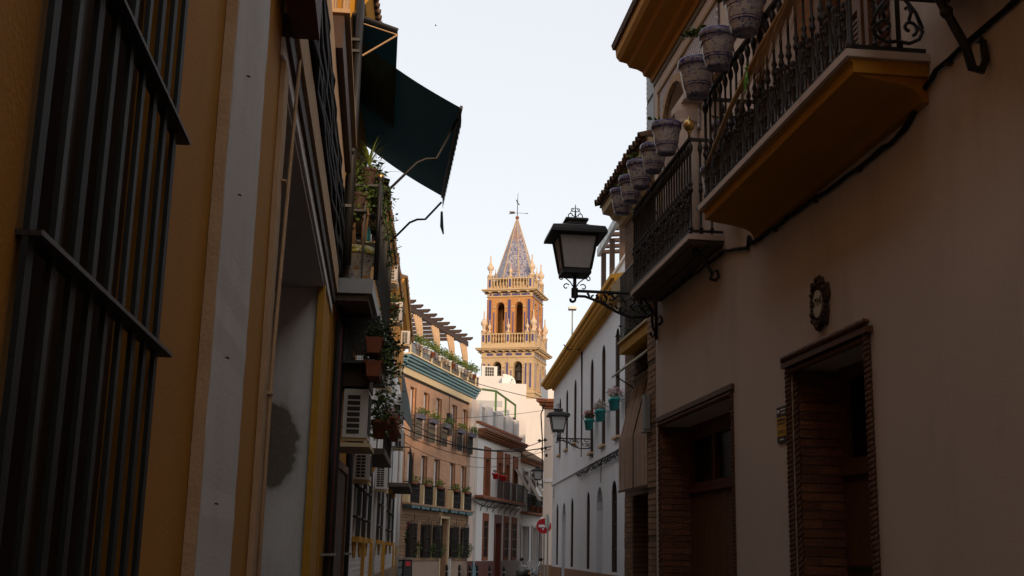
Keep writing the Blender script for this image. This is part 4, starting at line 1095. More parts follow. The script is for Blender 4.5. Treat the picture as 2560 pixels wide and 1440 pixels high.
part('feed_arm', MB().tube([c - ax * .1 - Vector((0, 0, .45)), c + ax * .45], .02, 5).ball(c + ax * .45, .05, 6, 4), M['galv'], ds)
part('mount', MB().tube([c - ax * .15, c - ax * .15 + Vector((-.1, .4, -.1)), Vector((7.8, 75.2, 11.8))], .03, 5), M['iron'], ds)
an = thing('roof_aerial', 'comb-like television aerial below the satellite dish', 'aerial', (8.3, 73.5, 10.2))
part('mast', MB().tube([(8.15, 73.8, 9.4), (8.15, 73.8, 12.2)], .022, 5), M['galv'], an)
for z, l in ((11.75, .35), (11.5, .2), (11.0, .35), (10.7, .3)):
    part('boom', MB().tube([(8.15 - l, 73.8, z), (8.15 + l, 73.8, z)], .014, 4), M['galv'], an)
bird = thing('flying_bird', 'tiny dark bird high in the pale sky', 'bird', (3.9, 120, 57.5))
mb = MB(); c = Vector((3.9, 120, 57.5))
mb.tube([c + Vector((-.12, 0, 0)), c, c + Vector((.14, 0, .02))], [.01, .035, .015], 5)
mb.add([c + Vector((-.03, 0, 0)), c + Vector((.05, 0, 0)), c + Vector((.0, -.28, .08)), c + Vector((-.06, -.24, .06)), c + Vector((.0, .28, .08)), c + Vector((-.06, .24, .06))], [(0, 1, 2, 3), (0, 1, 4, 5)])
part('body', mb, M['black'], bird)
# ============================================================ church bell tower
TH = 21.0
ca, sa = math.cos(rad(TH)), math.sin(rad(TH))
TC = Vector((15.95, 143.6, 0))
TA = Vector((ca, -sa, 0)); TB = Vector((sa, ca, 0))
tw = thing('bell_tower', 'orange brick church bell tower with blue tiles and a tiled spire', 'tower', TC)
class TFace:
    """one face of the square tower: u from its left end, o outward"""
    def __init__(s, k, half):
        s.k = k; s.h = half
        d = [(-TB, TA), (TA, TB), (TB, -TA), (-TA, -TB)][k]
        s.n, s.u = d
    def __call__(s, u, o, z):
        return TC + s.n * (s.h + o) + s.u * (u - s.h) + Vector((0, 0, z))
def ring_band(half, z0, z1, m, name):
    mb = MB(lambda a, b, z: TC + TA * a + TB * b + Vector((0, 0, z)))
    mb.box(-half, half, -half, half, z0, z1)
    return part(name, mb, m, tw)
FIN = [(.16, 0), (.2, .08), (.2, .14), (.1, .2), (.09, .3), (.13, .34), (.09, .4), (.2, .52), (.24, .66), (.2, .78), (.1, .88), (.12, .93), (.07, 1.0), (.05, 1.15), (.04, 1.4), (.055, 1.44), (.005, 1.55)]
FIN_ME = shared('finial', MB().lathe(FIN, n=12), mat('pale_ceramic', (.60, .46, .33), rough=.6, var=.15, scale=6), True)
TBAL = shared('baluster', MB().lathe([(.07, 0), (.07, .08), (.05, .12), (.1, .3), (.11, .4), (.06, .55), (.05, .62), (.09, .68), (.09, .74)], n=8), M['stone'], True)
def stage(half, z0, z1, zsill, ztop, wall_m, strips, arches, depth=.8):
    """walls of one storey with two arches on every face"""
    for k in range(4):
        f = TFace(k, half); W_ = 2 * half
        mb = MB(f)
        holes = [(a * W_, b * W_, zsill, ztop, True, depth) for a, b in arches]
        mb.wall(0, W_, z0, z1, holes, depth)
        wl = part('wall', mb, wall_m, tw)
        for a, b in arches:
            c = (a + b) / 2 * W_; r = (b - a) / 2 * W_
            m2 = MB(f)
            N = 12
            for i in range(N):
                q = []
                for rr, aa in ((r + .02, i), (r + .2, i), (r + .2, i + 1), (r + .02, i + 1)):
                    an_ = math.pi * aa / N
                    q.append((c - rr * math.cos(an_), ztop - r + rr * math.sin(an_)))
                m2.prism(q, .004, .07, 1)
            part('archivolt', m2, M['stone'] if wall_m is not M['tower_brick'] else wall_m, tw)
            part('keystone', MB(f).box(c - .1, c + .1, .072, .12, ztop + .02, ztop + .36), M['stone'], tw)
            for sx in (-1, 1):
                part('impost', MB(f).box(c + sx * (r + .22) - .2, c + sx * (r + .22) + .2, .004, .12, ztop - r - .16, ztop - r), M['stone'], tw)
        for a, w_, za, zb, pr in strips:
            part('pilaster', MB(f).box(a * W_ - w_ * .5 - .1, a * W_ + w_ * .5 + .1, .004, pr, za - .15, zb + .12), wall_m, tw)
            part('tile_strip', MB(f).box(a * W_ - w_ * .5, a * W_ + w_ * .5, pr + .003, pr + .02, za, zb), M['azul'], tw)
    mb = MB(lambda a, b, z: TC + TA * a + TB * b + Vector((0, 0, z)))
# shaft and lower belfry
ring_band(3.35, 0, 19.2, M['tower_brick'], 'shaft')
ring_band(3.45, 19.2, 20.1, M['stone'], 'base_course'); ring_band(3.6, 20.1, 20.3, M['stone'], 'base_moulding')
ring_band(3.2, 20.15, 20.4, M['stone'], 'bell_floor')
S1 = 3.25
stage(S1, 20.3, 24.5, 20.42, 24.0, M['stone'], [(.055, .22, 20.8, 23.75, .1), (.145, .2, 20.8, 23.75, .1), (.5, .24, 20.8, 23.85, .12), (.855, .2, 20.8, 23.75, .1), (.945, .22, 20.8, 23.75, .1),
      (.425, .13, 20.8, 22.9, .06), (.575, .13, 20.8, 22.9, .06)], [(.215, .385), (.615, .785)])
ring_band(S1 + .12, 24.5, 24.62, M['stone'], 'architrave'); ring_band(S1 + .04, 24.62, 25.15, M['stone'], 'frieze')
for k in range(4):
    f = TFace(k, S1 + .04)
    for i in range(5):
        part('tile_strip', MB(f).box(.7 + i * 1.2, 1.45 + i * 1.2, .003, .03, 24.74, 25.02), M['azul'], tw)
    for i in range(8):
        part('modillion', MB(f).box(.2 + i * .85, .42 + i * .85, .003, .5, 25.16, 25.3), M['stone'], tw)
ring_band(S1 + .35, 25.3, 25.4, M['stone'], 'cornice'); ring_band(S1 + .62, 25.4, 25.56, M['stone'], 'cornice'); ring_band(S1 + .72, 25.56, 25.66, M['stone'], 'cornice')
ring_band(S1 + .1, 25.66, 26.15, M['stone'], 'plinth')
def balustrade(half, z0, h, posts, nb, k_f=1.0):
    for k in range(4):
        f = TFace(k, half); W_ = 2 * half
        part('hand_rail', MB(f).box(.0, W_, -.3, -.04, z0 + h - .14, z0 + h), M['stone'], tw)
        part('foot_rail', MB(f).box(.0, W_, -.3, -.04, z0, z0 + .16), M['stone'], tw)
        for a in posts:
            u = a * W_
            part('pedestal', MB(f).box(u - .25, u + .25, -.42, .06, z0 + .002, z0 + h + .08).box(u - .3, u + .3, -.46, .1, z0 + h + .08, z0 + h + .18), M['stone'], tw)
            part('tile_inset', MB(f).box(u - .13, u + .13, .063, .075, z0 + .3, z0 + h - .2), M['azul'], tw)
        for j in range(len(posts) - 1):
            ua, ub = posts[j] * W_ + .3, posts[j + 1] * W_ - .3
            n = max(0, round((ub - ua) / .38))
            for i in range(n):
                inst('baluster', TBAL, f(ua + (ub - ua) * (i + .5) / n, -.17, z0 + .16), tw, (0, 0, 0), (1, 1, (h - .3) / .74))
def finials(half, z, spots, s):
    for k in range(4):
        f = TFace(k, half); W_ = 2 * half
        for a, ss in spots:
            inst('finial', FIN_ME, f(a * W_, -.17, z), tw, (0, 0, 0), (s * ss,) * 3)
balustrade(S1 + .05, 26.15, 1.35, (.03, .14, .5, .86, .97), 5)
finials(S1 + .05, 27.65, ((.03, 1.55), (.14, .9), (.5, .95), (.86, .9)), 1.15)
# upper belfry
S2 = 2.8
ring_band(S2 - .1, 25.7, 26.25, M['stone'], 'upper_floor')
stage(S2, 26.2, 32.1, 26.3, 31.45, M['tower_brick'], [(.06, .34, 26.6, 31.75, .12), (.5, .34, 26.6, 31.75, .12), (.94, .34, 26.6, 31.75, .12), (.15, .15, 26.6, 30.2, .06), (.425, .15, 26.6, 30.2, .06), (.585, .15, 26.6, 30.2, .06), (.845, .15, 26.6, 30.2, .06)],
      [(.20, .385), (.625, .80)], .75)
ring_band(S2 + .14, 32.1, 32.2, M['stone'], 'architrave'); ring_band(S2 + .05, 32.2, 32.6, M['stone'], 'frieze')
for k in range(4):
    f = TFace(k, S2 + .05)
    for i in range(4):
        part('tile_strip', MB(f).box(.75 + i * 1.2, 1.5 + i * 1.2, .003, .03, 32.28, 32.52), M['azul'], tw)
    for i in range(5):
        part('tile_inset', MB(f).box(.33 + i * 1.21, .53 + i * 1.21, .003, .03, 32.28, 32.5), M['azul'], tw)
        part('modillion', MB(f).box(.25 + i * 1.2, .6 + i * 1.2, .003, .45, 32.62, 32.76), M['stone'], tw)
ring_band(S2 + .5, 32.76, 32.88, M['stone'], 'cornice'); ring_band(S2 + .66, 32.88, 33.05, M['stone'], 'cornice')
balustrade(S2 + .06, 33.05, 1.5, (.05, .5, .95), 6)
finials(S2 + .06, 34.7, ((.05, 1.5), (.5, .9)), 1.2)
ring_band(S2 - .25, 33.05, 33.6, M['stone'], 'spire_base')
# octagonal drum and tiled spire
def octo(levels, m, name, rot=22.5 + 8):
    mb = MB(); b = 0; pts = []; n = 8
    for r, z in levels:
        pts += [TC + Vector((r * math.cos(rad(rot - TH + 45 * k)), r * math.sin(rad(rot - TH + 45 * k)), z)) for k in range(n)]
    fs = [(i * n + k, i * n + (k + 1) % n, (i + 1) * n + (k + 1) % n, (i + 1) * n + k) for i in range(len(levels) - 1) for k in range(n)]
    fs += [tuple(range(n))[::-1], tuple(range((len(levels) - 1) * n, len(levels) * n))]
    mb.add(pts, fs)
    return part(name, mb, m, tw)
octo([(2.35, 33.6), (2.35, 34.25), (2.8, 34.35), (2.85, 34.5), (2.6, 34.56)], M['stone'], 'drum', 22.5)
def spire_mat():
    m = bpy.data.materials.new('painted_spire_tile'); m.use_nodes = True
    t = m.node_tree; L = t.links.new; b = t.nodes['Principled BSDF']; b.inputs['Roughness'].default_value = .32
    tc = _n(t, 'ShaderNodeNewGeometry').outputs['Position']
    no = _n(t, 'ShaderNodeTexNoise'); no.inputs['Scale'].default_value = 2.2; no.inputs['Detail'].default_value = 2.5; no.inputs['Distortion'].default_value = 2.2; L(tc, no.inputs['Vector'])
    r = _n(t, 'ShaderNodeValToRGB'); e = r.color_ramp.elements; e[0].position = .40; e[0].color = (.46, .42, .39, 1); e[1].position = .43; e[1].color = (.05, .055, .17, 1)
    for p, c in ((.485, (.05, .055, .18)), (.53, (.46, .43, .40)), (.57, (.46, .43, .40)), (.595, (.06, .065, .2)), (.68, (.075, .07, .17))):
        x = e.new(p); x.color = (*c, 1)
    L(no.outputs[0], r.inputs[0])
    n2 = _n(t, 'ShaderNodeTexNoise'); n2.inputs['Scale'].default_value = .8; n2.inputs['Detail'].default_value = 4; L(tc, n2.inputs['Vector'])
    r2 = _n(t, 'ShaderNodeValToRGB'); r2.color_ramp.elements[0].position = .55; r2.color_ramp.elements[1].position = .68; r2.color_ramp.elements[1].color = (.6, .6, .6, 1); L(n2.outputs[0], r2.inputs[0])
    mx = _n(t, 'ShaderNodeMixRGB'); L(r2.outputs[0], mx.inputs[0]); L(r.outputs[0], mx.inputs[1]); mx.inputs[2].default_value = (.30, .14, .07, 1)
    L(mx.outputs[0], b.inputs['Base Color'])
    return m
octo([(2.68, 34.56), (.12, 42.7)], spire_mat(), 'spire', 22.5)
for k in range(8):
    a = rad(22.5 - TH + 45 * k)
    part('spire_rib', MB().tube([TC + Vector((2.69 * math.cos(a), 2.69 * math.sin(a), 34.56)), TC + Vector((.12 * math.cos(a), .12 * math.sin(a), 42.7))], [.085, .05], 6), M['stone'], tw)
part('spire_ball', MB().ball(TC + Vector((0, 0, 43.0)), .24, 12, 8), M['terra_dark'], tw, True)
wv = thing('weather_vane', 'iron weather vane with cross and pennant on top of the spire', 'weather vane', TC + Vector((0, 0, 43.2)))
part('rod', MB().tube([TC + Vector((0, 0, 43.2)), TC + Vector((0, 0, 45.0)), TC + Vector((.03, 0, 46.3))], [.05, .05, .02], 6), M['iron_brown'], wv)
part('arrow', MB().tube([TC + Vector((-.4, 0, 43.62)), TC + Vector((1.2, .3, 43.72))], .025, 5).add([TC + Vector(p) for p in ((1.2, .3, 43.82), (1.45, .36, 43.73), (1.2, .3, 43.62))], [(0, 1, 2)]), M['iron_brown'], wv)
vp = [(-1.15, 43.42), (-.35, 43.5), (-.33, 43.8), (-1.1, 43.78), (-.9, 43.6)]
part('pennant', MB().add([TC + Vector((x, .02, z)) for x, z in vp] + [TC + Vector((x, -.02, z)) for x, z in vp], [(0, 1, 2, 3, 4), (9, 8, 7, 6, 5)] + [(i, (i + 1) % 5, 5 + (i + 1) % 5, 5 + i) for i in range(5)]), M['iron_brown'], wv)
mb = MB()
for s in ((.32, -.28), (-.25, .36), (.12, -.15), (-.1, .2)):
    mb.tube([TC + Vector((0, 0, 45.0)), TC + Vector((s[0] * .6, 0, 45.0 + s[1] * .9)), TC + Vector((s[0], 0, 45.0 + s[1]))], [.05, .07, .02], 5)
mb.ball(TC + Vector((0, 0, 45.05)), .09, 6, 5)
part('scroll_cross', mb, M['iron_brown'], wv)
# bells
BELL = shared('bell_body', MB().lathe([(.05, 1.0), (.12, .98), (.28, .9), (.33, .7), (.37, .4), (.48, .12), (.55, 0), (.5, .02), (.3, .4)], n=18), mat('bronze', (.06, .045, .04), rough=.45, metal=.5, var=.2), True)
for q, (k, a, sz, lab) in enumerate(((0, .70, 1.2, 'dark bronze bell hanging in the right front arch of the lower belfry'), (0, .3, 1.1, 'dark bronze bell in the left front arch of the lower belfry'), (1, .7, 1.1, 'dark bronze bell in the far side arch of the tower'))):
    f = TFace(k, S1); p = f(a * 2 * S1, -.7, 21.7)
    bl = thing('church_bell', lab, 'bell', p, 'bells in the tower')
    inst('bell_body', BELL, p, bl, (0, 0, 0), (sz,) * 3)
    part('yoke', MB(f).box(a * 2 * S1 - .55, a * 2 * S1 + .55, -.82, -.58, 21.7 + sz, 22.15 + sz).box(a * 2 * S1 - .12, a * 2 * S1 + .12, -.8, -.6, 22.15 + sz, 22.5 + sz), M['iron_brown'], bl)
    part('axle', MB(f).tube([(a * 2 * S1 - .75, -.7, 21.85 + sz), (a * 2 * S1 + .75, -.7, 21.85 + sz)], .06, 6), M['iron'], bl)
# ============================================================ A: ochre building on the left
A = Fr(-.65, 0, 0, 1)
ba = thing('ochre_building', 'ochre building with tall barred window, white pilaster and deep gateway on the left', 'building', (-.65, 6, 0))
mb = MB(A)
GATE = (6.5, 12.1, 0, 4.25, False, 1.6)
UPA = (11.0, 12.2, 6.5, 8.4, False, .2)
mb.wall(-30, 13.6, 0, 9.0, [(2.13, 3.4, .5, 4.6, False, .22), GATE, UPA])
mb.shell(-30, 13.6, 9.0, 9)
part('wall', mb, M['ochre'], ba)
part('window_recess', MB(A).box(2.13, 3.4, -.26, -.22, .5, 4.6), M['room'], ba)
wd = part('window', MB(A).box(2.13, 2.21, -.2, -.12, .5, 4.6).box(3.32, 3.4, -.2, -.12, .5, 4.6).box(2.21, 3.32, -.2, -.12, 4.5, 4.6).box(2.73, 2.8, -.2, -.12, .5, 4.5), M['wood_dark'], ba)
part('pane', MB(A).box(2.212, 3.318, -.17, -.16, .502, 4.498), M['glass'], wd)
# window grille: broad vertical flats with cross plates standing off the wall
gr = thing('window_grille', 'tall dark iron grille of broad flat bars on the near left wall', 'grille', A(2.78, .05, .3))
sm = shared('bar', MB().box(-.006, .006, -.019, .019, 0, 5.4), M['slat'])
for i in range(9):
    inst('bar', sm, A(2.09 + i * .152, .018, .3), gr, (0, 0, random.uniform(-.06, .06)))
for z in (.85, 1.49, 2.13, 2.77, 3.41, 4.05, 4.69):
    part('cross_plate', MB(A).prism([(.0, z - .01), (.042, z - .01), (.044, z), (.0, z)], 2.07, 3.43), M['iron_brown'], gr)
    part('plate_edge', MB(A).box(2.07, 3.43, .0445, .047, z - .009, z + .001), M['galv_dark'], gr)  # thin strip along the plate front, paler than the plate
# pilaster, yellow margin, jamb frame
def uneven_strip(fr, u0, u1, o0, o1, z0, z1, n, j, seed):
    """hand-finished plaster strip: its long edges wander by a few millimetres"""
    rn = random.Random(seed); mb = MB(fr); pts = []
    a = b = 0
    for k in range(n + 1):
        z = z0 + (z1 - z0) * k / n
        a = a * .6 + rn.uniform(-j, j); b = b * .6 + rn.uniform(-j, j); c = rn.uniform(-j, j) * .35
        pts += [(u0 + a, o0, z), (u0 + a, o1 + c, z), (u1 + b, o1 + c, z), (u1 + b, o0, z)]
    fs = [(4 * k + i, 4 * k + i + 1, 4 * k + 5 + i, 4 * k + 4 + i) for k in range(n) for i in range(3)]
    return mb.add(pts, fs + [(0, 1, 2, 3), (4 * n, 4 * n + 1, 4 * n + 2, 4 * n + 3)])
ps = part('pilaster', uneven_strip(A, 4.212, 5.2, .002, .045, 0, 9.0, 90, .005, 1), M['grey_white'], ba)
part('pilaster_edge', uneven_strip(A, 4.18, 4.205, .002, .043, 0, 9.0, 90, .005, 2), M['tan'], ba)
for z in (1.75, 2.3, 2.95, 3.45, 4.1):
    part('nail', MB(A).tube([(4.56, .045, z), (4.56, .056, z), (4.56, .057, z - .006)], .0035, 5), M['iron_brown'], ps)
part('gate_frame', uneven_strip(A, 6.26, 6.495, .002, .03, 0, 4.25, 45, .005, 3), M['tan'], ba)
part('gate_soffit', MB(A).box(6.5, 12.1, -1.6, -.002, 4.21, 4.248), M['grey_white'], ba)
fj = part('gate_jamb', MB(A).box(12.06, 12.098, -1.6, -.062, 0, 4.208), patched_wall('patched_white_paint', (.72, .71, .70), (.17, .15, .12), A(12.06, -.42, 2.58), .25, .42), ba)
part('jamb_arris', MB(A).box(11.98, 12.1, -.06, .012, 0, 4.24), M['ochre_trim'], ba)
part('gate_leaf', MB(A).box(6.5, 12.05, -1.66, -1.6, 0, 4.2), M['wood_dark'], ba)
# mouldings above the gateway; dark bands carry recess and underside shade as colour
for z0, z1, o_, m, u0, u1 in ((4.252, 4.36, .02, 'white', 6.2, 13.6), (4.36, 4.5, .045, 'wood_dark', 6.2, 13.6), (4.5, 4.78, .07, 'tan', 6.2, 13.62), (5.62, 5.98, .085, 'tan', 6.2, 13.62), (5.982, 6.3, .15, 'wood_dark', 10.0, 13.64)):
    part('moulding', MB(A).box(u0, u1, .002, o_, z0, z1), M[m], ba)
part('drip_ledge', MB(A).box(9.95, 13.66, .002, .2, 6.302, 6.34), M['tan'], ba)
part('roller_box', MB(A).box(5.75, 6.35, .047, .2, 4.42, 5.6), M['rust'], ba)
for u in (9.2, 10.3, 10.7, 12.5, 13.0, 13.3):
    part('plaster_strip', MB(A).box(u, u + .16, .002, .03, 6.35, 9.0), M['tan'], ba)
wd = part('window', MB(A).box(11.0, 12.2, -.2, -.16, 6.5, 8.4), M['wood'], ba)
part('pane', MB(A).box(11.1, 12.1, -.159, -.15, 6.6, 8.3), M['glass'], wd)
cbm = thing('cable_bundle', 'thick bundle of black cables running along the wall above the gateway', 'cable bundle', A(10, .05, 4.8))
rn = random.Random(8)
for k in range(17):
    z = 4.84 + .045 * k + rn.uniform(-.02, .02); ph = rn.uniform(0, 6)
    part('cable', MB(A).tube([(5.4 + i * .55, .05 + .05 * rn.random(), z + .007 * math.sin(i * .7 + ph) + .02 * (k % 3)) for i in range(17)], rn.uniform(.014, .03), 6), M['cable'], cbm, True)
cd = thing('conduit_pipe', 'thin tan conduit pipe running up beside the gateway', 'pipe', A(6.55, .06, 0))
part('tube', MB(A).tube([(6.47, .043, 0), (6.48, .043, 2.6), (6.6, .05, 3.4), (6.95, .06, 5.2), (7.1, .06, 6.5)], .011, 8), M['tan'], cd, True)
for z in (1.0, 2.4, 3.6):
    part('clip', MB(A).box(6.44, 6.52, .03, .056, z, z + .012), M['tan'], cd)
tile_eave(ba, A, -4, 13.6, .32, 9.05, .3, .17, 2)

# ============================================================ B: row of narrow houses beyond
B = Fr(-.65, 14, 2.69, 1)
AC_BODY = {}
def ac_unit(label, u, z, h, d=.28, ln=.75, off=.06, rows=7, cols=2):
    """outdoor unit on a wall bracket; its louvred end looks up the street towards the camera"""
    p = B(u, off + d / 2, z)
    t = thing('air_conditioner', label, 'air conditioner', p, 'air conditioners on the left house fronts')
    cs = part('case', MB(B).box(u, u + ln, off, off + d, z, z + h), M['ac'], t)
    part('front_grille', MB(B).box(u + .06, u + ln * .68, off + d + .002, off + d + .012, z + .06, z + h - .06), M['ac_dark'], t)
    for r in range(rows):
        for c in range(cols):
            w_ = d * .62 / cols
            o0 = off + d * .12 + c * w_; z0 = z + h * .08 + r * h * .82 / rows
            part('louvre_slot', MB(B).box(u - .008, u - .002, o0 + w_ * .06, o0 + w_ * .9, z0, z0 + h * .82 / rows * .72), M['ac_dark'], cs)
    part('bracket', MB(B).box(u + .05, u + .09, .0, off + d, z - .04, z - .002).box(u + ln - .09, u + ln - .05, .0, off + d, z - .04, z - .002).box(u, u + ln, off + d - .03, off + d, z - .075, z - .041), M['cream'], t)
    return t
row = []
def house(label, u0, u1, h, m, eave_off, loc_z=0, holes=()):
    t = thing('terraced_house', label, 'house', B((u0 + u1) / 2, 0, 0))
    mb = MB(B); mb.wall(u0, u1, 0, h, list(holes), .2); mb.shell(u0, u1, h, 9)
    part('wall', mb, M[m], t)
    part('eaves', MB(B).prism([(.002, h - .3), (.06, h - .28), (.1, h - .16), (eave_off * .6, h - .1), (eave_off * .8, h), (eave_off * .85, h + .02), (.002, h + .02)], u0, u1 + .05), M['ochre_trim'], t)
    tile_eave(t, B, u0, u1 + .08, eave_off, h + .03, .3, .18, 3)
    return t
h1 = house('ochre house with green awning and planted balcony behind the gateway', .0, 4.4, 8.45, 'ochre', .34, holes=[(.6, 1.7, 4.8, 7.0, False), (2.6, 3.7, 4.8, 7.0, False)])
W2 = [(5.35, 6.15, 1.78, 3.0, False), (6.9, 7.7, 1.78, 3.0, False), (8.7, 9.5, 1.78, 3.0, False), (6.2, 7.2, 4.6, 6.6, False)]
h2 = house('white tiled house with yellow trims and lattice windows', 4.45, 10.9, 7.35, 'white', .36, holes=W2)
W3 = [(12.2, 13.2, 1.78, 3.0, False), (14.2, 15.2, 1.78, 3.0, False), (13.0, 14.0, 4.4, 6.4, False)]
h3 = house('white tiled house with small iron balcony, middle of the left row', 10.95, 17.4, 7.75, 'white', .32, holes=W3)
W4 = [(18.6, 19.7, 1.78, 3.05, False), (21.6, 22.8, 1.78, 3.05, False), (20, 21, 4.4, 6.4, False)]
h4 = house('last house of the left row, white below an ochre storey', 17.45, 27.6, 8.75, 'white', .34, holes=W4)
part('ochre_storey', MB(B).box(17.5, 27.5, .003, .02, 6.9, 8.42), M['ochre'], h4)
part('ochre_storey', MB(B).box(11, 17.35, .003, .02, 6.6, 7.4), M['ochre'], h3)
part('ochre_storey', MB(B).box(4.5, 10.85, .003, .02, 6.3, 7.0), M['ochre'], h2)
for hh, wins in ((h1, [(.6, 1.7, 4.8, 7.0), (2.6, 3.7, 4.8, 7.0)]), (h2, W2), (h3, W3), (h4, W4)):
    for wdn in wins:
        ua, ub, za, zb = wdn[:4]
        wd = part('window', MB(B).box(ua, ua + .06, -.19, -.12, za, zb).box(ub - .06, ub, -.19, -.12, za, zb).box(ua + .06, ub - .06, -.19, -.12, zb - .06, zb).box((ua + ub) / 2 - .03, (ua + ub) / 2 + .03, -.19, -.12, za, zb - .06), M['wood_dark'], hh)
        part('pane', MB(B).box(ua, ub, -.205, -.195, za, zb), M['glass'], wd)
        if zb < 3.2:
            part('sill', MB(B).box(ua - .12, ub + .12, .002, .13, za - .09, za - .002), M['ochre_trim'], wd)
            part('head_moulding', MB(B).prism([(.002, zb + .02), (.08, zb + .05), (.12, zb + .14), (.002, zb + .16)], ua - .12, ub + .12), M['ochre_trim'], wd)
            part('apron', MB(B).prism([(ua - .1, za - .09), (ub + .1, za - .09), (ub - .05, za - .22), ((ua + ub) / 2 + .2, za - .34), ((ua + ub) / 2, za - .24), ((ua + ub) / 2 - .2, za - .34), (ua + .05, za - .22)], .02, .035, 1), M['ochre_trim'], wd)
            lt = MB(B)
            for k in range(9):
                for s in (-1, 1):
                    a, b_ = (ua + .08 + (ub - ua - .16) * k / 9, za + .02), None
                    x0 = ua + .06 + (ub - ua - .12) * k / 9; x1 = x0 + s * .28
                    lt.tube([(x0, -.1, za + .01), (min(max(x1, ua + .06), ub - .06), -.1, za + .01 + .56 * abs(min(max(x1, ua + .06), ub - .06) - x0) / .28)], .008, 4)
            part('lattice_screen', lt, M['curtain'], wd, kind='stuff')
            gb = MB(B)
            for k in range(6):
                u = ua - .03 + (ub - ua + .06) * k / 5; gb.box(u - .01, u + .01, .06, .08, za - .03, zb + .02)
            for z in (za + .3, za + .8): gb.box(ua - .05, ub + .05, .0, .09, z, z + .03)
            part('grille', gb, M['iron'], wd)
# white glazed brick cladding, laid in courses with recessed joints
mb = MB(B)
for u0, u1 in ((4.5, 10.85), (11.0, 17.35), (17.5, 27.5)):
    for j in range(22):
        z = 1.06 + j * .085
        segs = [(u0, u1)]
        for ua, ub, za, zb, *_ in W2 + W3 + W4:
            if za - .1 < z + .04 < zb + .18:
                segs = [s for a, b_ in segs for s in ((a, min(b_, ua - .13)), (max(a, ub + .13), b_)) if s[1] - s[0] > .02]
        for a, b_ in segs:
            mb.box(a, b_, .002, .016, z, z + .074)
part('glazed_courses', mb, mat('white_glazed_brick', (.62, .62, .63), rough=.4, var=.15, scale=10, spec=.5), h2, kind='stuff')
for u0, u1 in ((4.5, 10.85), (11.0, 17.35), (17.5, 27.5)):
    part('plinth', MB(B).box(u0, u1, .017, .05, 0, 1.03), M['dado'], h2 if u0 < 5 else h3 if u0 < 12 else h4)
for u, hh in ((7.95, h2), (10.7, h2), (16.4, h3), (17.2, h3), (24.5, h4), (27.2, h4)):
    part('corner_strip', MB(B).box(u, u + .2, .018, .07, 0, 1.7), M['ochre_trim'], hh)
part('downpipe', MB(B).tube([(10.92, .08, 0), (10.92, .08, 6.9)], .045, 8), M['white'], h2, True)
part('downpipe', MB(B).tube([(27.4, .08, 0), (27.4, .08, 6.9)], .06, 8), M['white'], h4, True)
# gutter pipes at the corner of the gateway building
dp_ = thing('drain_pipe', 'black iron drainpipe on brackets at the corner above the gateway', 'pipe', A(13.75, .13, 0))
part('tube', MB(A).tube([(13.85, .15, 4.9), (13.85, .15, 8.6)], .05, 10), M['iron'], dp_, True)
for z in (5.6, 6.6, 6.75, 7.6, 7.75):
    part('bracket', MB(A).box(13.78, 13.9, .0, .17, z, z + .035), M['iron'], dp_)
for q, (u, o_, m) in enumerate(((.28, .06, 'cable'), (.55, .05, 'rust'), (.8, .06, 'cable'), (1.05, .05, 'iron'), (3.1, .05, 'cable'), (3.5, .06, 'iron'), (3.9, .05, 'iron'))):
    t = thing('service_pipe', 'dark service pipe number %s from the gateway on the ochre house' % ('one', 'two', 'three', 'four', 'five', 'six', 'seven')[q], 'pipe', B(u, o_, 0), 'service pipes on the ochre house')
    part('tube', MB(B).tube([(u, o_, .0), (u + .02, o_, 2.2), (u, o_, 4.3)], .045 if q % 2 else .03, 8), M[m], t, True)
    part('clamp', MB(B).box(u - .07, u + .07, .0, o_ + .06, 1.5, 1.53), M['galv'], t)
pl = thing('timber_door', 'dark panelled door of the ochre house behind the pipes', 'door', B(2.4, 0, 0))
part('leaf', MB(B).box(1.4, 2.95, .003, .04, 0, 2.6), M['wood_dark'], pl)
part('frame', MB(B).box(1.3, 1.4, .003, .07, 0, 2.7).box(2.95, 3.05, .003, .07, 0, 2.7).box(1.4, 2.95, .003, .07, 2.602, 2.7), M['wood'], pl)
mb = MB(B); rn = random.Random(2)
for k in range(8):
    u = .3 + k * .11
    mb.tube([(u + rn.uniform(-.1, .1), .05 + .02 * rn.random(), 4.6 - i * .28 + rn.uniform(-.1, .1)) for i in range(9)], .012, 5)
o = part('loose_wires', mb, M['cable'], None); tag(o, 'tangle of loose wires hanging beside the large air conditioner', 'wires')
# balcony with slab end towards the camera
b5 = thing('planted_balcony', 'crowded balcony full of plants below the dark green awning', 'balcony', B(1.8, .25, 4.5))
part('slab', MB(B).box(-.05, 4.2, .003, .47, 4.58, 4.76), M['steel_grey'], b5)
part('slab_underside', MB(B).box(0.02, 4.15, .003, .42, 4.5, 4.578), M['slate'], b5)
part('top_rail', MB(B).box(-.02, 4.15, .47, .52, 5.93, 5.96).box(-.02, .02, .0, .47, 5.93, 5.958), M['iron'], b5)
bb = shared('bar', MB().box(-.011, .011, -.011, .011, 0, 1.18), M['iron'])
for i in range(24): inst('bar', bb, B(-.0 + i * .178, .495, 4.76), b5)
for i in range(1, 3): inst('bar', bb, B(.0, .165 * i, 4.76), b5)
part('corner_post', MB(B).lathe([(.03, 0), (.03, 1.2), (.015, 1.22), (.04, 1.25), (.05, 1.29), (.04, 1.335), (.01, 1.36)], (.0, .5, 4.76), 12), M['iron'], b5, True)
o = part('brass_ball', MB(B).ball((.0, .5, 6.06), .05, 12, 8), M['brass'], None, True); tag(o, 'brass ball on the corner post of the planted balcony', 'finial')
part('wood_board', MB(B).box(.05, 4.1, .46, .465, 4.8, 5.9) if False else MB(B).box(.4, 4.1, .05, .06, 4.8, 6.6), M['wood_dark'], b5)  # plain dark wood board set behind the balcony bars
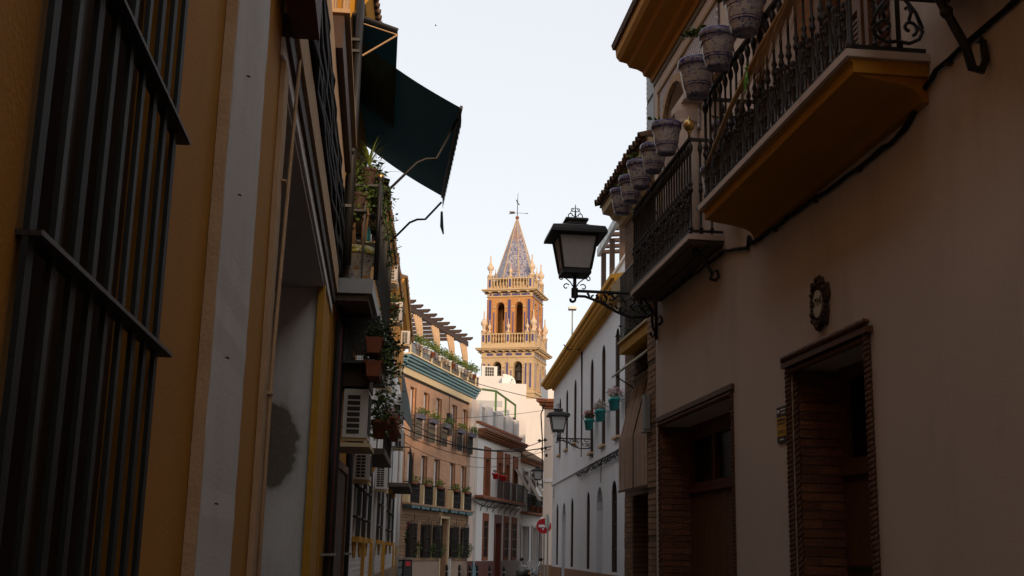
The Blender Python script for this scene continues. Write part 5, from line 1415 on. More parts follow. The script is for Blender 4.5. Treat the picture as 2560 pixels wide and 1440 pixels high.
# plants and pots on it
BIGPOT = shared('pot_body', MB().lathe([(.15, 0), (.16, .02), (.21, .33), (.235, .34), (.24, .42), (.225, .43), (.2, .4), (.05, .39)], n=24), M['pot_multi'], True)
p = B(.25, .24, 4.77); t = thing('painted_pot', 'large pot painted with green leaves and orange flowers on the left balcony', 'flower pot', p)
inst('pot_body', BIGPOT, p, t)
part('painted_rim', MB().lathe([(.242, .335), (.2445, .34), (.2455, .415), (.24, .418)], p, 24), M['pot_rim'], t, True)
rn = random.Random(6); st = MB()
for k in range(6):
    q = p + Vector((rn.uniform(-.12, .12), rn.uniform(-.1, .1), .4))
    st.tube([q, q + Vector((rn.uniform(-.06, .06), .02, .5)), q + Vector((rn.uniform(-.14, .14), .05, 1.05))], [.02, .017, .012], 6)
part('trunk', st, M['stem'], t, True)
lf = MB(); leaves(lf, [p + Vector((rn.uniform(-.2, .25), rn.uniform(0, .8), 1.3 + rn.uniform(-.1, .25))) for k in range(14)], 420, .055, .28, 9); part('foliage', lf, M['leaf_dark'], t)
DARKPOT = shared('pot_body', MB().lathe(POT_PROF, n=16), M['wood_dark'], True)
for q, (u, o_, z, lab) in enumerate(((.02, .25, 5.62, 'dense shrubby plant filling the near corner of the left balcony'), (.45, .42, 5.7, 'bushy plant behind the corner post of the left balcony'), (1.3, .4, 5.65, 'leafy plant halfway along the left balcony'), (2.4, .42, 5.55, 'low bushy plant towards the far end of the left balcony'))):
    p = B(u, o_, z); t = clay_pot('balcony_shrub', lab, p, .8, DARKPOT, cat='plant', soil=False)
    lf = MB(); leaves(lf, [p + Vector((random.uniform(-.12, .14), random.uniform(-.1, .2), .2 + random.uniform(-.25, .35))) for k in range(14)], 420, .04, .2, 500 + q, droop=.25); part('foliage', lf, M['leaf_dark' if q % 2 else 'leaf'], t)
    part('shelf_bracket', MB(B).box(u - .1, u + .1, .003, o_ + .1, z - .03, z - .002), M['iron'], t)
for q, (u, o_, z, n, l, lab) in enumerate(((.1, .35, 5.98, 26, .55, 'spiky strap-leaved plant in a pot on the left balcony rail'), (.7, .4, 5.95, 22, .45, 'second spiky plant further along the left balcony rail'))):
    p = B(u, o_, z); t = clay_pot('hanging_pot', lab, p, .75, DARKPOT, soil=False)
    mb = MB(); blades(mb, p + Vector((0, 0, .24)), n, l, .014, 30 + q, .95); part('strap_leaves', mb, M['leaf_lime'], t)
    lf = MB(); leaves(lf, [p + Vector((0, .1 * k, .1 - .08 * k)) for k in range(5)], 380, .036, .22, 33 + q, droop=.4); part('foliage', lf, M['leaf'], t)
sh_ = thing('bottle_shelf', 'shelf of jars and cloths on the left balcony', 'shelf', B(.9, .3, 5.1))
part('board', MB(B).box(.5, 1.6, .12, .45, 5.35, 5.37).box(.5, 1.6, .12, .45, 5.72, 5.74), M['cream'], sh_)
for k in range(5):
    part('jar', MB(B).lathe([(.04, 0), (.05, .02), (.05, .14), (.03, .17), (.03, .2)], (.55 + k * .18, .33, 5.372), 10), M[('turquoise', 'sign_white', 'azul', 'steel_grey', 'grey_cloth')[k]], sh_, True)
part('cloth', MB(B).box(.5, 1.2, .14, .4, 5.742, 5.86), M['grey_cloth'], sh_)
# dark caged bay below, with planters
cg = thing('caged_bay', 'dark wire-meshed bay window below the planted balcony', 'bay window', B(1.6, .25, 3.9))
part('back', MB(B).box(1.0, 3.2, .003, .03, 3.95, 4.48), M['room'], cg)
for u in (.9, 3.25): part('post', MB(B).box(u, u + .03, .5, .53, 3.9, 4.5), M['iron'], cg)
part('frame', MB(B).box(.9, 3.28, .02, .53, 4.46, 4.49).box(.9, 3.28, .02, .53, 3.88, 3.92), M['iron'], cg)
mb = MB(B)
for k in range(18): mb.box(.905, .912, .03 + k * .028, .036 + k * .028, 3.92, 4.46)
for k in range(18): mb.box(.905, .912, .03, .52, 3.94 + k * .03, 3.946 + k * .03)
for k in range(40): mb.box(.93 + k * .058, .936 + k * .058, .522, .528, 3.92, 4.46)
part('mesh', mb, M['iron'], cg, kind='stuff')
for q, (u, z, lab) in enumerate(((.75, 3.98, 'upper terracotta trough hung on the dark bay'), (.85, 3.7, 'lower terracotta trough hung on the dark bay'))):
    p = B(u, .5, z); t = thing('planter_trough', lab, 'planter', p, 'terracotta troughs on the dark bay')
    part('trough', MB(B).prism([(.40, z), (.55, z), (.575, z + .17), (.59, z + .17), (.59, z + .2), (.365, z + .2), (.365, z + .17), (.38, z + .17)], u - .1, u + .5), M['terracotta'], t)
    lf = MB(); leaves(lf, [B(u + .1 * k, .52 + .02 * k, z + .26 + .06 * (k % 4) - .03 * k) for k in range(9)], 420 - 160 * q, .05, .26, 80 + q, droop=.2); part('foliage', lf, M['leaf_dark' if q == 0 else 'leaf'], t)
bx = thing('wooden_cabinet', 'dark wooden cabinet hung above the large air conditioner', 'cabinet', B(1.4, .2, 3.66))
part('body', MB(B).box(1.15, 2.1, .05, .42, 3.62, 3.86), M['wood_dark'], bx)
part('lid', MB(B).box(1.1, 2.15, .03, .46, 3.862, 3.9), M['wood'], bx)
part('dark_backing_strip', MB(A).box(5.6, 13.6, .002, .03, 4.82, 5.6), M['cable'], cbm)  # dark strip added behind the cables so the bundle looks dense
ac_unit('largest air conditioner on the left, right beside the gateway', 1.2, 2.97, .62, .31, .8, .1, 7, 1)
mt = thing('awning_shelf', 'cream metal shelf under the large air conditioner', 'shelf', B(1.4, .2, 2.8))
part('plate', MB(B).box(1.05, 2.2, .003, .46, 2.84, 2.89), M['cream'], mt)
ac_unit('second air conditioner below the cream shelf, with wires across it', 4.3, 2.62, .42, .24, .6)
ac_unit('air conditioner at the far end under the first black balcony slab', 10.4, 2.78, .54, .25, .75, .08, 10, 2)
ac_unit('air conditioner half hidden behind the terracotta troughs', 10.4, 4.85, .38, .26, .7, .06, 4, 2)
ac_unit('air conditioner with a wide dark side panel above the red flowers', 12.9, 4.36, .45, .26, .7, .05, 3, 2)
ac_unit('upper of two stacked air conditioners past the red flowers', 18.6, 5.05, .54, .27, .75, .08, 2, 2)
ac_unit('lower of two stacked air conditioners past the red flowers', 20.4, 4.45, .5, .27, .75, .08, 2, 2)
ac_unit('small air conditioner partly hidden by the stacked pair', 20.6, 5.58, .45, .27, .75, .1, 2, 2)
ac_unit('highest air conditioner, just under the tiled eaves', 10.2, 7.17 - .1, .42, .26, .7, .1, 5, 4)
ac_unit('air conditioner below the tiled eaves beside the hanging plants', 14.1, 7.1 - .12, .45, .26, .7, .1, 8, 2)
ac_unit('air conditioner in front of the pergola, at the end of the left eaves', 21.2, 7.62, .4, .26, .75, .12, 8, 2)
# climbing plants, flower pots on the fronts
for q, (u, o_, z, n, sx, m, lab) in enumerate(((6.2, .3, 4.9, 520, .45, 'leaf_dark', 'dark bushy plant spilling over the balcony near the troughs'), (2.2, .52, 3.35, 320, .3, 'leaf', 'green trailing plant beside the large air conditioner'), (8.0, .35, 6.15, 240, .3, 'leaf', 'hanging plant below the white air conditioner under the eaves'), (10.3, .3, 6.6, 160, .22, 'leaf', 'small plant in a terracotta pot under the tiled eaves'), (7.0, .3, 5.5, 260, .28, 'leaf_dark', 'dark hanging foliage above the bushy plant'))):
    p = B(u, o_, z); t = thing('potted_plant', lab, 'plant', p, 'plants on the left house fronts')
    part('pot', MB().lathe([(.07, 0), (.11, .2), (.13, .2), (.13, .25), (.11, .25)], p - Vector((0, 0, .3)), 12), M['terracotta'], t, True)
    lf = MB(); leaves(lf, [p + Vector((random.uniform(-.1, .12), random.uniform(-.6, .6) * sx, random.uniform(-1, .8) * sx)) for k in range(12)], n, .055, .22, 100 + q, droop=.3); part('foliage', lf, M[m], t)
    part('bracket', MB().tube([p - Vector((0, 0, .1)), B(u, 0, z - .15)], .01, 5), M['iron'], t)
def front_balcony(label, ua, ub, z, off, h=1.0):
    t = thing('iron_balcony', label, 'balcony', B((ua + ub) / 2, off / 2, z - .1))
    part('slab', MB(B).box(ua, ub, .003, off, z - .1, z), M['slate'], t)
    part('top_rail', MB(B).box(ua, ub, off - .04, off - .01, z + h - .03, z + h).box(ua, ua + .03, 0, off - .04, z + h - .03, z + h - .002), M['iron'], t)
    me = shared('bar', MB().box(-.008, .008, -.008, .008, 0, h - .03), M['iron'])
    n = int((ub - ua) / .11)
    for i in range(n + 1): inst('bar', me, B(ua + .02 + (ub - ua - .04) * i / n, off - .025, z), t)
    for i in range(1, 4): inst('bar', me, B(ua + .015, off * i / 4, z), t)
    return t
fb1 = front_balcony('black balcony with red potted flowers on the left', 4.6, 7.6, 3.12, .5, .75)
fb2 = front_balcony('black balcony seen end-on near the far corner of the left row', 17.6, 22.0, 3.3, .62, .95)
for i in range(9):
    u = 4.75 + i * .3; p = B(u, .55, 3.45 + .03 * (i % 2))
    t = thing('flower_pot', 'terracotta pot of red and pink flowers, number %s along the left balcony' % ('one', 'two', 'three', 'four', 'five', 'six', 'seven', 'eight', 'nine')[i], 'flower pot', p, 'flower pots on the left balcony')
    part('pot', MB().lathe([(.06, 0), (.085, .14), (.1, .14), (.1, .18), (.08, .18)], p, 12), M['terracotta'], t, True)
    fl = MB(); leaves(fl, [p + Vector((0, 0, .25))], 40, .04, .16, 200 + i, long=1.0); part('flowers', fl, M[('flower_pink', 'flower_red')[(i > 2) ^ (i % 4 == 3)]], t)
    lf = MB(); leaves(lf, [p + Vector((0, 0, .2))], 40, .04, .16, 220 + i); part('foliage', lf, M['leaf'], t)
# awnings
aw = thing('green_awning', 'dark green canvas awning with scalloped edge sticking out over the street', 'awning', B(2, .7, 7))
ax0, ax1, ay0, ay1 = -.58, .82, 14.1, 18.6
mb = MB(); NX = 10
for i in range(NX):
    pts = []
    for k in (i, i + 1):
        t_ = k / NX; x = ax0 + (ax1 - ax0) * t_; z = 7.95 - .88 * t_ - .05 * math.sin(math.pi * t_)
        pts.append((x, z))
    (xa, za), (xb, zb) = pts
    mb.add([(xa, ay0, za), (xb, ay0, zb), (xb, ay1, zb + .19), (xa, ay1, za + .19), (xa, ay0, za + .006), (xb, ay0, zb + .006), (xb, ay1, zb + .126), (xa, ay1, za + .126)], [(0, 1, 2, 3)])
part('canvas', mb, M['green_cloth'], aw, True)
mb = MB(); nS = 18
for k in range(nS):
    y0 = ay0 + (ay1 - ay0) * k / nS; y1 = ay0 + (ay1 - ay0) * (k + 1) / nS; z0 = 7.07 + .19 * k / nS
    mb.add([(ax1, y0, z0 + .01), (ax1, y1, z0 + .015), (ax1 + .01, y1, z0 - .17), (ax1 + .012, (y0 + y1) / 2, z0 - .24), (ax1 + .01, y0, z0 - .17)], [(0, 1, 2, 3, 4)])
part('valance', mb, M['green_cloth'], aw)
part('front_bar', MB().tube([(ax1, ay0 - .03, 7.07), (ax1, ay1 + .03, 7.26)], .022, 8), M['iron'], aw)
for y, z in ((ay0 + .5, 6.1), (ay1 - .2, 6.35)):
    part('arm', MB().tube([(-.1, y - .1, z - .1), (.3, y, z + .38), (.42, y, z + .44), (.55, y, z + .45), (ax1 - .02, y, 7.1)], .018, 7), M['iron'], aw, True)
part('strap_end', MB().tube([(ax1, ay1, 7.0), (ax1 + .01, ay1, 6.75), (ax1 + .04, ay1, 6.62)], [.02, .03, .012], 5), M['green_cloth'], aw)
a2 = thing('rolled_awning', 'small upper awning frame with crossed rods above the green awning', 'awning', B(.5, .3, 7.9))
part('canvas', MB().add([(-.6, 13.95, 8.15), (-.02, 13.95, 7.97), (-.02, 16.6, 7.97), (-.6, 16.6, 8.15), (-.02, 13.95, 7.5), (-.02, 16.6, 7.5)], [(0, 1, 2, 3), (1, 4, 5, 2)]), M['green_cloth'], a2)
part('head_rail', MB().tube([(-.6, 13.93, 8.17), (-.02, 13.93, 7.99)], .03, 6), M['iron'], a2)
part('rod', MB().tube([(-.02, 13.93, 7.93), (-.45, 13.93, 7.62)], .012, 6), M['tan'], a2)
part('rod', MB().tube([(-.45, 13.93, 8.05), (-.02, 13.93, 7.93)], .008, 6), M['tan'], a2)
a3 = thing('side_blind', 'grey-green canvas blind hanging beside the brick house', 'blind', B(17, .5, 5))
part('canvas', MB(B).add([(15.6, .35, 6.2), (15.6, .4, 4.85), (19.3, .62, 4.85), (19.3, .5, 5.6), (17.4, .42, 5.9)], [(0, 1, 2, 3, 4)]), mat('grey_green_canvas', (.10, .12, .12), var=.3, scale=6), a3)
part('pole', MB(B).tube([(15.6, .0, 4.9), (15.6, .42, 4.85), (19.3, .62, 4.85)], .015, 5), M['iron'], a3)
vt = thing('vent_pipe', 'short cream vent pipe poking out of the left house front', 'vent', B(13.0, .3, 5.5))
part('tube', MB(B).tube([(13.2, .05, 5.55), (13.2, .45, 5.57)], .1, 14), M['cream'], vt, True)
part('collar', MB(B).tube([(13.2, .38, 5.565), (13.2, .47, 5.57)], .125, 14), M['cream'], vt, True)
# ============================================================ C: brick house with roof pergola
C = Fr(2.8, 52, 20.2, 1)
hc = thing('brick_apartment_house', 'pink brick house with teal cornice, flower boxes and roof pergola at the bend', 'house', C(-1, 0, 0))
LE = (-4.95, -3.2, -1.43, .92, 2.69)
TOPW = [(a, a + .66, 6.0, 8.0, False, .22) for a in LE]
MIDW = [(a - .02, a + .68, 3.36, 5.38, False, .22) for a in LE]
GW = [(-4.85, -3.95, 1.28, 2.58, False, .2), (-3.03, -2.08, 1.28, 2.57, False, .2), (-1.45, -.52, 1.28, 2.56, False, .2), (1.04, 1.98, 1.28, 2.56, False, .2), (2.72, 3.6, 1.28, 2.55, False, .2)]
CD = [(-.38, .72, 0, 2.92, False, .3)]
mb = MB(C); mb.wall(-6.2, 4.3, 3.2, 8.6, TOPW + MIDW)
part('wall', mb, brick_mat('pink_brick', (.62, .32, .185), (.50, .26, .15), (.48, .33, .23), C, .26, .075, .012), hc)
mb = MB(C); mb.wall(-6.2, 4.3, 0, 3.2, GW + CD)
gl = part('ground_floor_wall', mb, M['brick_tan'], hc)
mb = MB(C); mb.shell(-6.2, 4.3, 9.0, 10); part('body', mb, M['pink'], hc)
# rusticated brick courses of the ground floor, one band per stretch of wall
bk = shared('brick_course', MB().box(-.5, .5, -.03, .03, -.5, .5), M['brick_tan'])
for j in range(16):
    z = 1.2 + j * .118
    segs = [(-6.15, 4.28)]
    for ua, ub, za, zb, *_ in GW + CD:
        if za - .05 < z < zb + .06:
            segs = [s for a, b_ in segs for s in ((a, min(b_, ua - .1)), (max(a, ub + .1), b_)) if s[1] - s[0] > .05]
    for a, b_ in segs:
        inst('brick_course', bk, C((a + b_) / 2, .025, z), gl, (0, 0, C.rotz()), (b_ - a, 1, .088))
part('dado', MB(C).box(-6.2, -.45, .002, .06, 0, 1.12).box(.84, 4.3, .002, .06, 0, 1.12), mat('dull_pink_plaster', (.36, .26, .2), var=.15, scale=3, bump=.2), hc)
for ua, ub, za, zb, *_ in TOPW + MIDW:
    wd = part('window', MB(C).box(ua, ua + .05, -.2, -.1, za, zb).box(ub - .05, ub, -.2, -.1, za, zb).box(ua + .05, ub - .05, -.2, -.1, zb - .06, zb), M['wood'], hc)
    part('roller_shutter', MB(C).box(ua + .05, ub - .05, -.17, -.14, za, zb - .06), M['white_warm'], wd)
    part('brick_jamb', MB(C).box(ub - .004, ub + .07, -.02, .012, za, zb), M['brick'], wd)
def grille_box(root, fr, ua, ub, z0, z1, off, n, curls=True):
    me = shared('bar', MB().box(-.014, .014, -.014, .014, 0, z1 - z0), M['iron'])
    part('rail', MB(fr).box(ua, ub, off - .02, off + .01, z1 - .03, z1), M['iron'], root)
    part('rail', MB(fr).box(ua, ub, off - .02, off + .01, z0, z0 + .03), M['iron'], root)
    for i in range(n + 1): inst('bar', me, fr(ua + .01 + (ub - ua - .02) * i / n, off - .006, z0), root)
    for u in (ua + .01, ub - .01):
        for k in (1, 2): inst('bar', me, fr(u, off * k / 3, z0), root)
    for u in (ua, ub - .02): part('rail', MB(fr).box(u, u + .02, .0, off - .02, z1 - .03, z1), M['iron'], root)
    if curls:
        mb = MB(fr)
        m = max(2, int((ub - ua) / .2))
        for i in range(m):
            for z in (z0 + .15, (z0 + z1) / 2):
                mb.tube(scroll_pts((ua + (i + .5) * (ub - ua) / m, z + .1), .08, .02, 0, 5.5, 9, lambda x, zz: (x, off + .008, zz)), .014, 4)
        part('scrollwork', mb, M['iron'], root, kind='stuff')
names5 = ('first', 'second', 'third', 'fourth', 'last')
for i, a in enumerate(LE):
    t = thing('window_guard', '%s black window guard from the left on the top floor of the brick house' % names5[i], 'window guard', C(a + .5, .15, 5.95), 'top-floor window guards of the brick house')
    grille_box(t, C, a + .02, a + .86, 5.95, 6.85, .26, 11)
    t = thing('flower_box', '%s blue flower box from the left on the top-floor window guards' % names5[i], 'flower box', C(a + .5, .36, 6.75), 'flower boxes of the brick house')
    part('trough', MB(C).prism([(.28, 6.72), (.42, 6.72), (.46, 6.9), (.26, 6.9)], a + .0, a + .85), M['flower_blue'], t)
    lf = MB(); leaves(lf, [C(a + .1 * k, .4, 6.98 + .05 * (k % 3)) for k in range(10)], 170, .07, .24, 300 + i, droop=.2); part('foliage', lf, M['leaf_lime' if i % 2 else 'leaf'], t)
for i, (ua, ub) in enumerate(((-5.3, -4.2), (-3.5, -2.45), (-1.85, -.75), (.6, 1.65), (2.3, 3.45))):
    t = thing('balcony_rail', '%s black balcony rail from the left on the first floor of the brick house' % names5[i], 'balcony rail', C((ua + ub) / 2, .15, 3.36), 'first-floor balcony rails of the brick house')
    grille_box(t, C, ua, ub, 3.37, 4.2, .3, 13)
    part('end_post', MB(C).box(ua - .22, ua - .05, .02, .3, 3.37, 4.15), M['cream'], t)
    t = thing('trailing_plant', '%s trailing plant from the left on the first-floor rails' % names5[i], 'plant', C((ua + ub) / 2, .3, 4.2), 'trailing plants on the brick house balcony')
    lf = MB(); leaves(lf, [C(ua - .2 + .1 * k, .34, 4.24 + .06 * ((k * 7) % 3)) for k in range(9)], 110, .07, .2, 320 + i, droop=.4); part('foliage', lf, M['leaf_lime'], t)
    part('trough', MB(C).box(ua - .15, ua + .5, .31, .42, 4.1, 4.2), M['terracotta'], t)
part('balcony_slab', MB(C).box(-5.5, -.35, .003, .42, 3.3, 3.365), M['brick_tan'], hc)
part('balcony_slab', MB(C).box(-.15, 3.62, .003, .42, 3.3, 3.365), M['brick_tan'], hc)
for ua, ub in ((-5.45, -.4), (-.1, 3.58)):
    n = 4 if ub < 0 else 3; w_ = (ub - ua) / n
    for k in range(n):
        part('soffit_bay', MB(C).prism([(ua + k * w_ + .02, 3.298), (ua + (k + 1) * w_ - .02, 3.298), (ua + (k + 1) * w_ - .2, 3.16), (ua + (k + .5) * w_, 3.2), (ua + k * w_ + .2, 3.16)], .003, .38, 1), M['teal'], hc)
for i, (ua, ub, za, zb, *_) in enumerate(GW):
    t = thing('window_cage', '%s black window cage from the left at street level of the brick house' % names5[i], 'window grille', C((ua + ub) / 2, .1, 1.25), 'street-level window cages of the brick house')
    grille_box(t, C, ua - .02, ub - .05, 1.25, 2.62, .2, 8)
    part('crest', MB(C).tube([(ua + .05, .2, 2.62), (ua + .1, .2, 2.74), ((ua + ub) / 2 - .03, .2, 2.7), ((ua + ub) / 2 - .03, .2, 2.95)], .012, 4).tube([(ub - .1, .2, 2.62), (ub - .12, .2, 2.76)], .012, 4), M['iron'], t)
    lf = MB(); leaves(lf, [C(ub - .25 + .05 * k, .24, 1.4 + .08 * k) for k in range(6)], 150, .06, .22, 340 + i, droop=.4); part('climbing_plant', lf, M['leaf'], t)
    wd = part('window', MB(C).box(ua, ua + .06, -.19, -.12, za, zb).box(ub - .06, ub, -.19, -.12, za, zb).box(ua + .06, ub - .06, -.19, -.12, zb - .06, zb), M['wood_dark'], hc)
    part('pane', MB(C).box(ua, ub, -.205, -.195, za, zb), M['glass'], wd)
dr = part('door', MB(C).box(-.38, -.2, -.3, -.2, 0, 2.92).box(-.2, .72, -.3, -.26, 0, 2.92), M['wood_red'], hc)
part('door_leaf', MB(C).box(.05, .6, -.258, -.23, 0, 2.7), M['pink'], dr)
part('door_frame', MB(C).box(-.5, -.38, .002, .08, 0, 3.02).box(.72, .82, .002, .08, 0, 3.02).box(-.38, .72, .002, .08, 2.922, 3.02), M['cream'], hc)
# cornice in four teal steps over a cream band
for k in range(4):
    part('teal_step', MB(C).box(-6.2, 4.32, .003, .16 + .07 * k, 8.64 + .115 * k, 8.735 + .115 * k), M['teal'], hc)
part('cream_band', MB(C).box(-6.2, 4.31, .003, .1, 8.36, 8.62), M['cream'], hc)
part('vent_slot', MB(C).box(-6.2, 4.3, .003, .02, 8.27, 8.34), M['room'], hc)
part('terrace_edge', MB(C).box(-6.2, 4.34, -.2, .42, 9.1, 9.16), M['cream'], hc)
tr_ = thing('terrace_railing', 'dark railing with posts along the roof terrace of the brick house', 'railing', C(-1, .3, 9.16))
part('hand_rail', MB(C).box(-6.1, 4.25, .24, .28, 9.62, 9.66), M['iron'], tr_)
me = shared('bar', MB().box(-.014, .014, -.014, .014, 0, .48), M['iron'])
for i in range(104): inst('bar', me, C(-6.05 + i * .0995, .26, 9.15), tr_)
for i in range(8): part('post', MB(C).box(-6.0 + i * 1.38, -5.9 + i * 1.38, .2, .3, 9.16, 9.66), M['cream'], tr_)
SP = [shared('pot_body', MB().lathe([(.07, 0), (.1, .2), (.115, .2), (.115, .26), (.09, .26)], n=12), m_, True) for m_ in (M['pot_blue'], M['terracotta'], M['pot_multi'], M['sign_white'])]
num = ('first', 'second', 'third', 'fourth', 'fifth', 'sixth', 'seventh', 'eighth', 'ninth', 'tenth', 'eleventh', 'twelfth', 'thirteenth', 'fourteenth', 'fifteenth', 'sixteenth', 'seventeenth', 'eighteenth')
for i in range(18):
    p = C(-5.35 + i * .5, .36, 9.42 + .03 * (i % 2))
    s_ = .85
    t = thing('terrace_pot', '%s small pot from the left on the terrace railing of the brick house' % num[i], 'flower pot', p, 'pots along the terrace railing')
    inst('pot_body', SP[(0, 2, 0, 3, 1, 0, 3, 2, 2, 3, 1, 0, 3, 3, 0, 2, 2, 1)[i]], p, t, (0, 0, 0), (s_,) * 3)
    lf = MB(); leaves(lf, [p + Vector((random.uniform(-.1, .1), .05, .36 + random.uniform(0, .12))) for k in range(4)], 150, .065, .3, 360 + i); part('foliage', lf, M['leaf_lime' if i % 3 else 'leaf'], t)
pg = thing('terrace_pergola', 'brown timber pergola with tied tan curtains on the brick house roof', 'pergola', C(0, -1, 9.16))
part('beam', MB(C).box(-6.0, 4.05, -.36, -.24, 11.16, 11.4), M['wood_dark'], pg)
part('beam', MB(C).box(-6.0, 4.05, -3.6, -3.48, 11.16, 11.4), M['wood_dark'], pg)
for i in range(11):
    u = -5.9 + i * .96
    part('rafter', MB(C).prism([(u, 0), (u + .09, 0), (u + .09, .001), (u, .001)], 0, 1, 1) if False else MB(C).prism([(.06, 11.5), (.06, 11.56), (-4.0, 11.56), (-4.0, 11.41), (-.06, 11.41)], u, u + .09), M['wood_dark'], pg)
for u in (-5.6, -3.2, -.75, 1.55, 3.75):
    part('post', MB(C).box(u, u + .11, -.36, -.25, 9.1, 11.16), M['wood_dark'], pg)
    part('post', MB(C).box(u, u + .11, -3.6, -3.49, 9.1, 11.16), M['wood_dark'], pg)
    mb = MB(C)   # gathered curtain
    for k in range(7):
        a = (k - 3) * .07
        mb.tube([(u - .12 + a * 2.2 - .25, -.3 + .03 * (k % 2), 11.14), (u - .08 + a * 1.5, -.28 + .03 * (k % 2), 10.6), (u + .0 + a * .8, -.27, 10.1), (u + a, -.27 + .03 * (k % 2), 9.2)], [.05, .06, .045, .06], 5)
    part('curtain', mb, M['curtain'], pg, True)
part('cane_screen', MB(C).box(2.0, 4.0, -3.45, -3.4, 9.1, 10.75), M['curtain'], pg)
fl_ = thing('hanging_basket', 'iron hanging basket on the brick house wall between the windows', 'plant', C(.28, .1, 6.6))
part('cage', MB(C).box(.1, .5, .003, .15, 6.55, 7.5), M['iron'], fl_)
part('hook', MB(C).tube([(.3, .05, 8.3), (.3, .06, 7.5)], .012, 4), M['iron'], fl_)
lf = MB(); leaves(lf, [C(.35, .2, 6.8 + .1 * k) for k in range(5)], 90, .06, .16, 8); part('foliage', lf, M['leaf_dark'], fl_)

# ============================================================ D: white house with terracotta window bands
D = Fr(4.75, 56.5, 20.2, 1)
hd = thing('white_town_house', 'white house with terracotta window surrounds and a long iron balcony', 'house', D(3.5, 0, 0))
DU = [(.63, 1.81), (3.12, 4.27), (4.72, 5.76), (6.5, 7.56)]
DG = [(.68, 1.69, 1.15, 3.36), (4.78, 5.77, 1.15, 3.35), (6.47, 7.57, 1.15, 3.35)]
mb = MB(D); mb.wall(-.45, 8.25, 0, 7.5, [(a + .16, b_ - .16, 4.14, 5.95, False, .3) for a, b_ in DU] + [(a + .12, b_ - .12, 1.3, 3.0, False, .25) for a, b_, *_ in DG] + [(3.06, 4.1, 0, 2.95, False, .3)])
mb.shell(-.45, 8.25, 7.5, 9)
part('wall', mb, M['white'], hd)
part('side_wall', MB(D).box(-1.35, -.46, -8, -.12, 0, 8.6), M['pink'], hd)
for i, (a, b_) in enumerate(DU):
    part('terracotta_surround', MB(D).box(a, b_, .003, .05, 5.96, 6.53).box(a, a + .165, -.24, .05, 4.14, 5.955).box(b_ - .165, b_, -.24, .05, 4.14, 5.955), M['terra_dark'], hd)
    wd = part('window', MB(D).box(a + .16, b_ - .16, -.3, -.25, 4.14, 5.95), M['wood_red'], hd)
    part('pane', MB(D).box(a + .24, b_ - .24, -.248, -.235, 4.3, 5.85), M['glass'], wd)
for a, b_, za, zb in DG:
    part('terracotta_surround', MB(D).box(a, b_, .003, .05, 3.0, zb).box(a, a + .125, -.19, .05, za, 2.998).box(b_ - .125, b_, -.19, .05, za, 2.998).box(a + .115, b_ - .115, .003, .05, za, 1.298), M['terra_dark'], hd)
    wd = part('window', MB(D).box(a + .12, b_ - .12, -.25, -.2, 1.3, 3.0), M['wood_dark'], hd)
    part('pane', MB(D).box(a + .2, b_ - .2, -.198, -.185, 1.38, 2.92), M['glass'], wd)
    mb = MB(D)
    for k in range(7): mb.box(a + .13 + k * (b_ - a - .28) / 6, a + .15 + k * (b_ - a - .28) / 6, .01, .03, 1.3, 3.0)
    for z in (1.7, 2.2, 2.7): mb.box(a + .1, b_ - .1, .031, .045, z, z + .03)
    part('grille', mb, M['iron'], wd)
dr = part('door', MB(D).box(3.06, 4.1, -.35, -.3, 0, 2.95), M['wood_red'], hd)
part('door_surround', MB(D).box(2.92, 3.065, -.29, .05, 0, 3.36).box(4.095, 4.24, -.29, .05, 0, 3.36).box(3.055, 4.105, .003, .05, 2.952, 3.36), M['wood_red'], hd)
part('letter_plate', MB(D).box(3.5, 3.7, -.298, -.28, 1.3, 1.75), M['chrome'], dr)
part('dado', MB(D).box(-.45, 2.9, .003, .04, 0, 1.12).box(4.26, 8.25, .003, .04, 0, 1.12).box(-1.35, -.47, -.118, -.09, 0, 1.12), M['dado_red'], hd)
for k, (o_, z0, z1) in enumerate(((.12, 6.85, 6.93), (.2, 6.93, 7.0), (.27, 7.0, 7.1), (.36, 7.1, 7.18), (.42, 7.18, 7.3))):
    part('cornice_course', MB(D).box(-.55, 8.3 - .0, .003, o_, z0 + .002, z1 - .014), M['brick'], hd)
part('parapet_base', MB(D).box(-.45, 8.25, -.3, .1, 7.502, 7.62), M['terra_dark'], hd)
for a, b_ in ((-.56, -.14), (.9, 1.92), (3.02, 4.05), (5.06, 6.06), (6.96, 7.5)):
    part('parapet_pier', MB(D).box(a, b_, -.25, .06, 7.622, 8.5), M['white_warm'], hd)
for i, (a, b_) in enumerate(((-.13, .89), (1.93, 3.01), (4.06, 5.05), (6.07, 6.95))):
    t = thing('parapet_grille', '%s grey parapet grille from the left on the white house roof' % names5[i], 'grille', D((a + b_) / 2, 0, 7.63), 'grey parapet grilles')
    part('frame', MB(D).box(a, b_, -.12, -.06, 8.36, 8.42).box(a, b_, -.12, -.06, 7.63, 7.69), M['steel_grey'], t)
    me = shared('bar', MB().box(-.022, .022, -.012, .012, 0, .68), M['steel_grey'])
    for k in range(12): inst('bar', me, D(a + .04 + (b_ - a - .08) * k / 11, -.09, 7.69), t, (0, 0, D.rotz()))
t = thing('roof_hood', 'small dark chimney hood at the end of the white house roof', 'chimney', D(7.8, -.3, 7.6))
part('stack', MB(D).box(7.5, 7.95, -.7, -.3, 7.6, 8.5), M['white_warm'], t)
part('hood', MB(D).prism([(7.4, 8.5), (7.7, 8.72), (8.05, 8.5), (8.05, 8.44), (7.7, 8.66), (7.4, 8.44)], -.8, -.2, 1), M['iron'], t)
gfm = thing('green_pergola', 'green metal awning frame on the roof of the white house', 'frame', D(4.5, -1, 7.6))
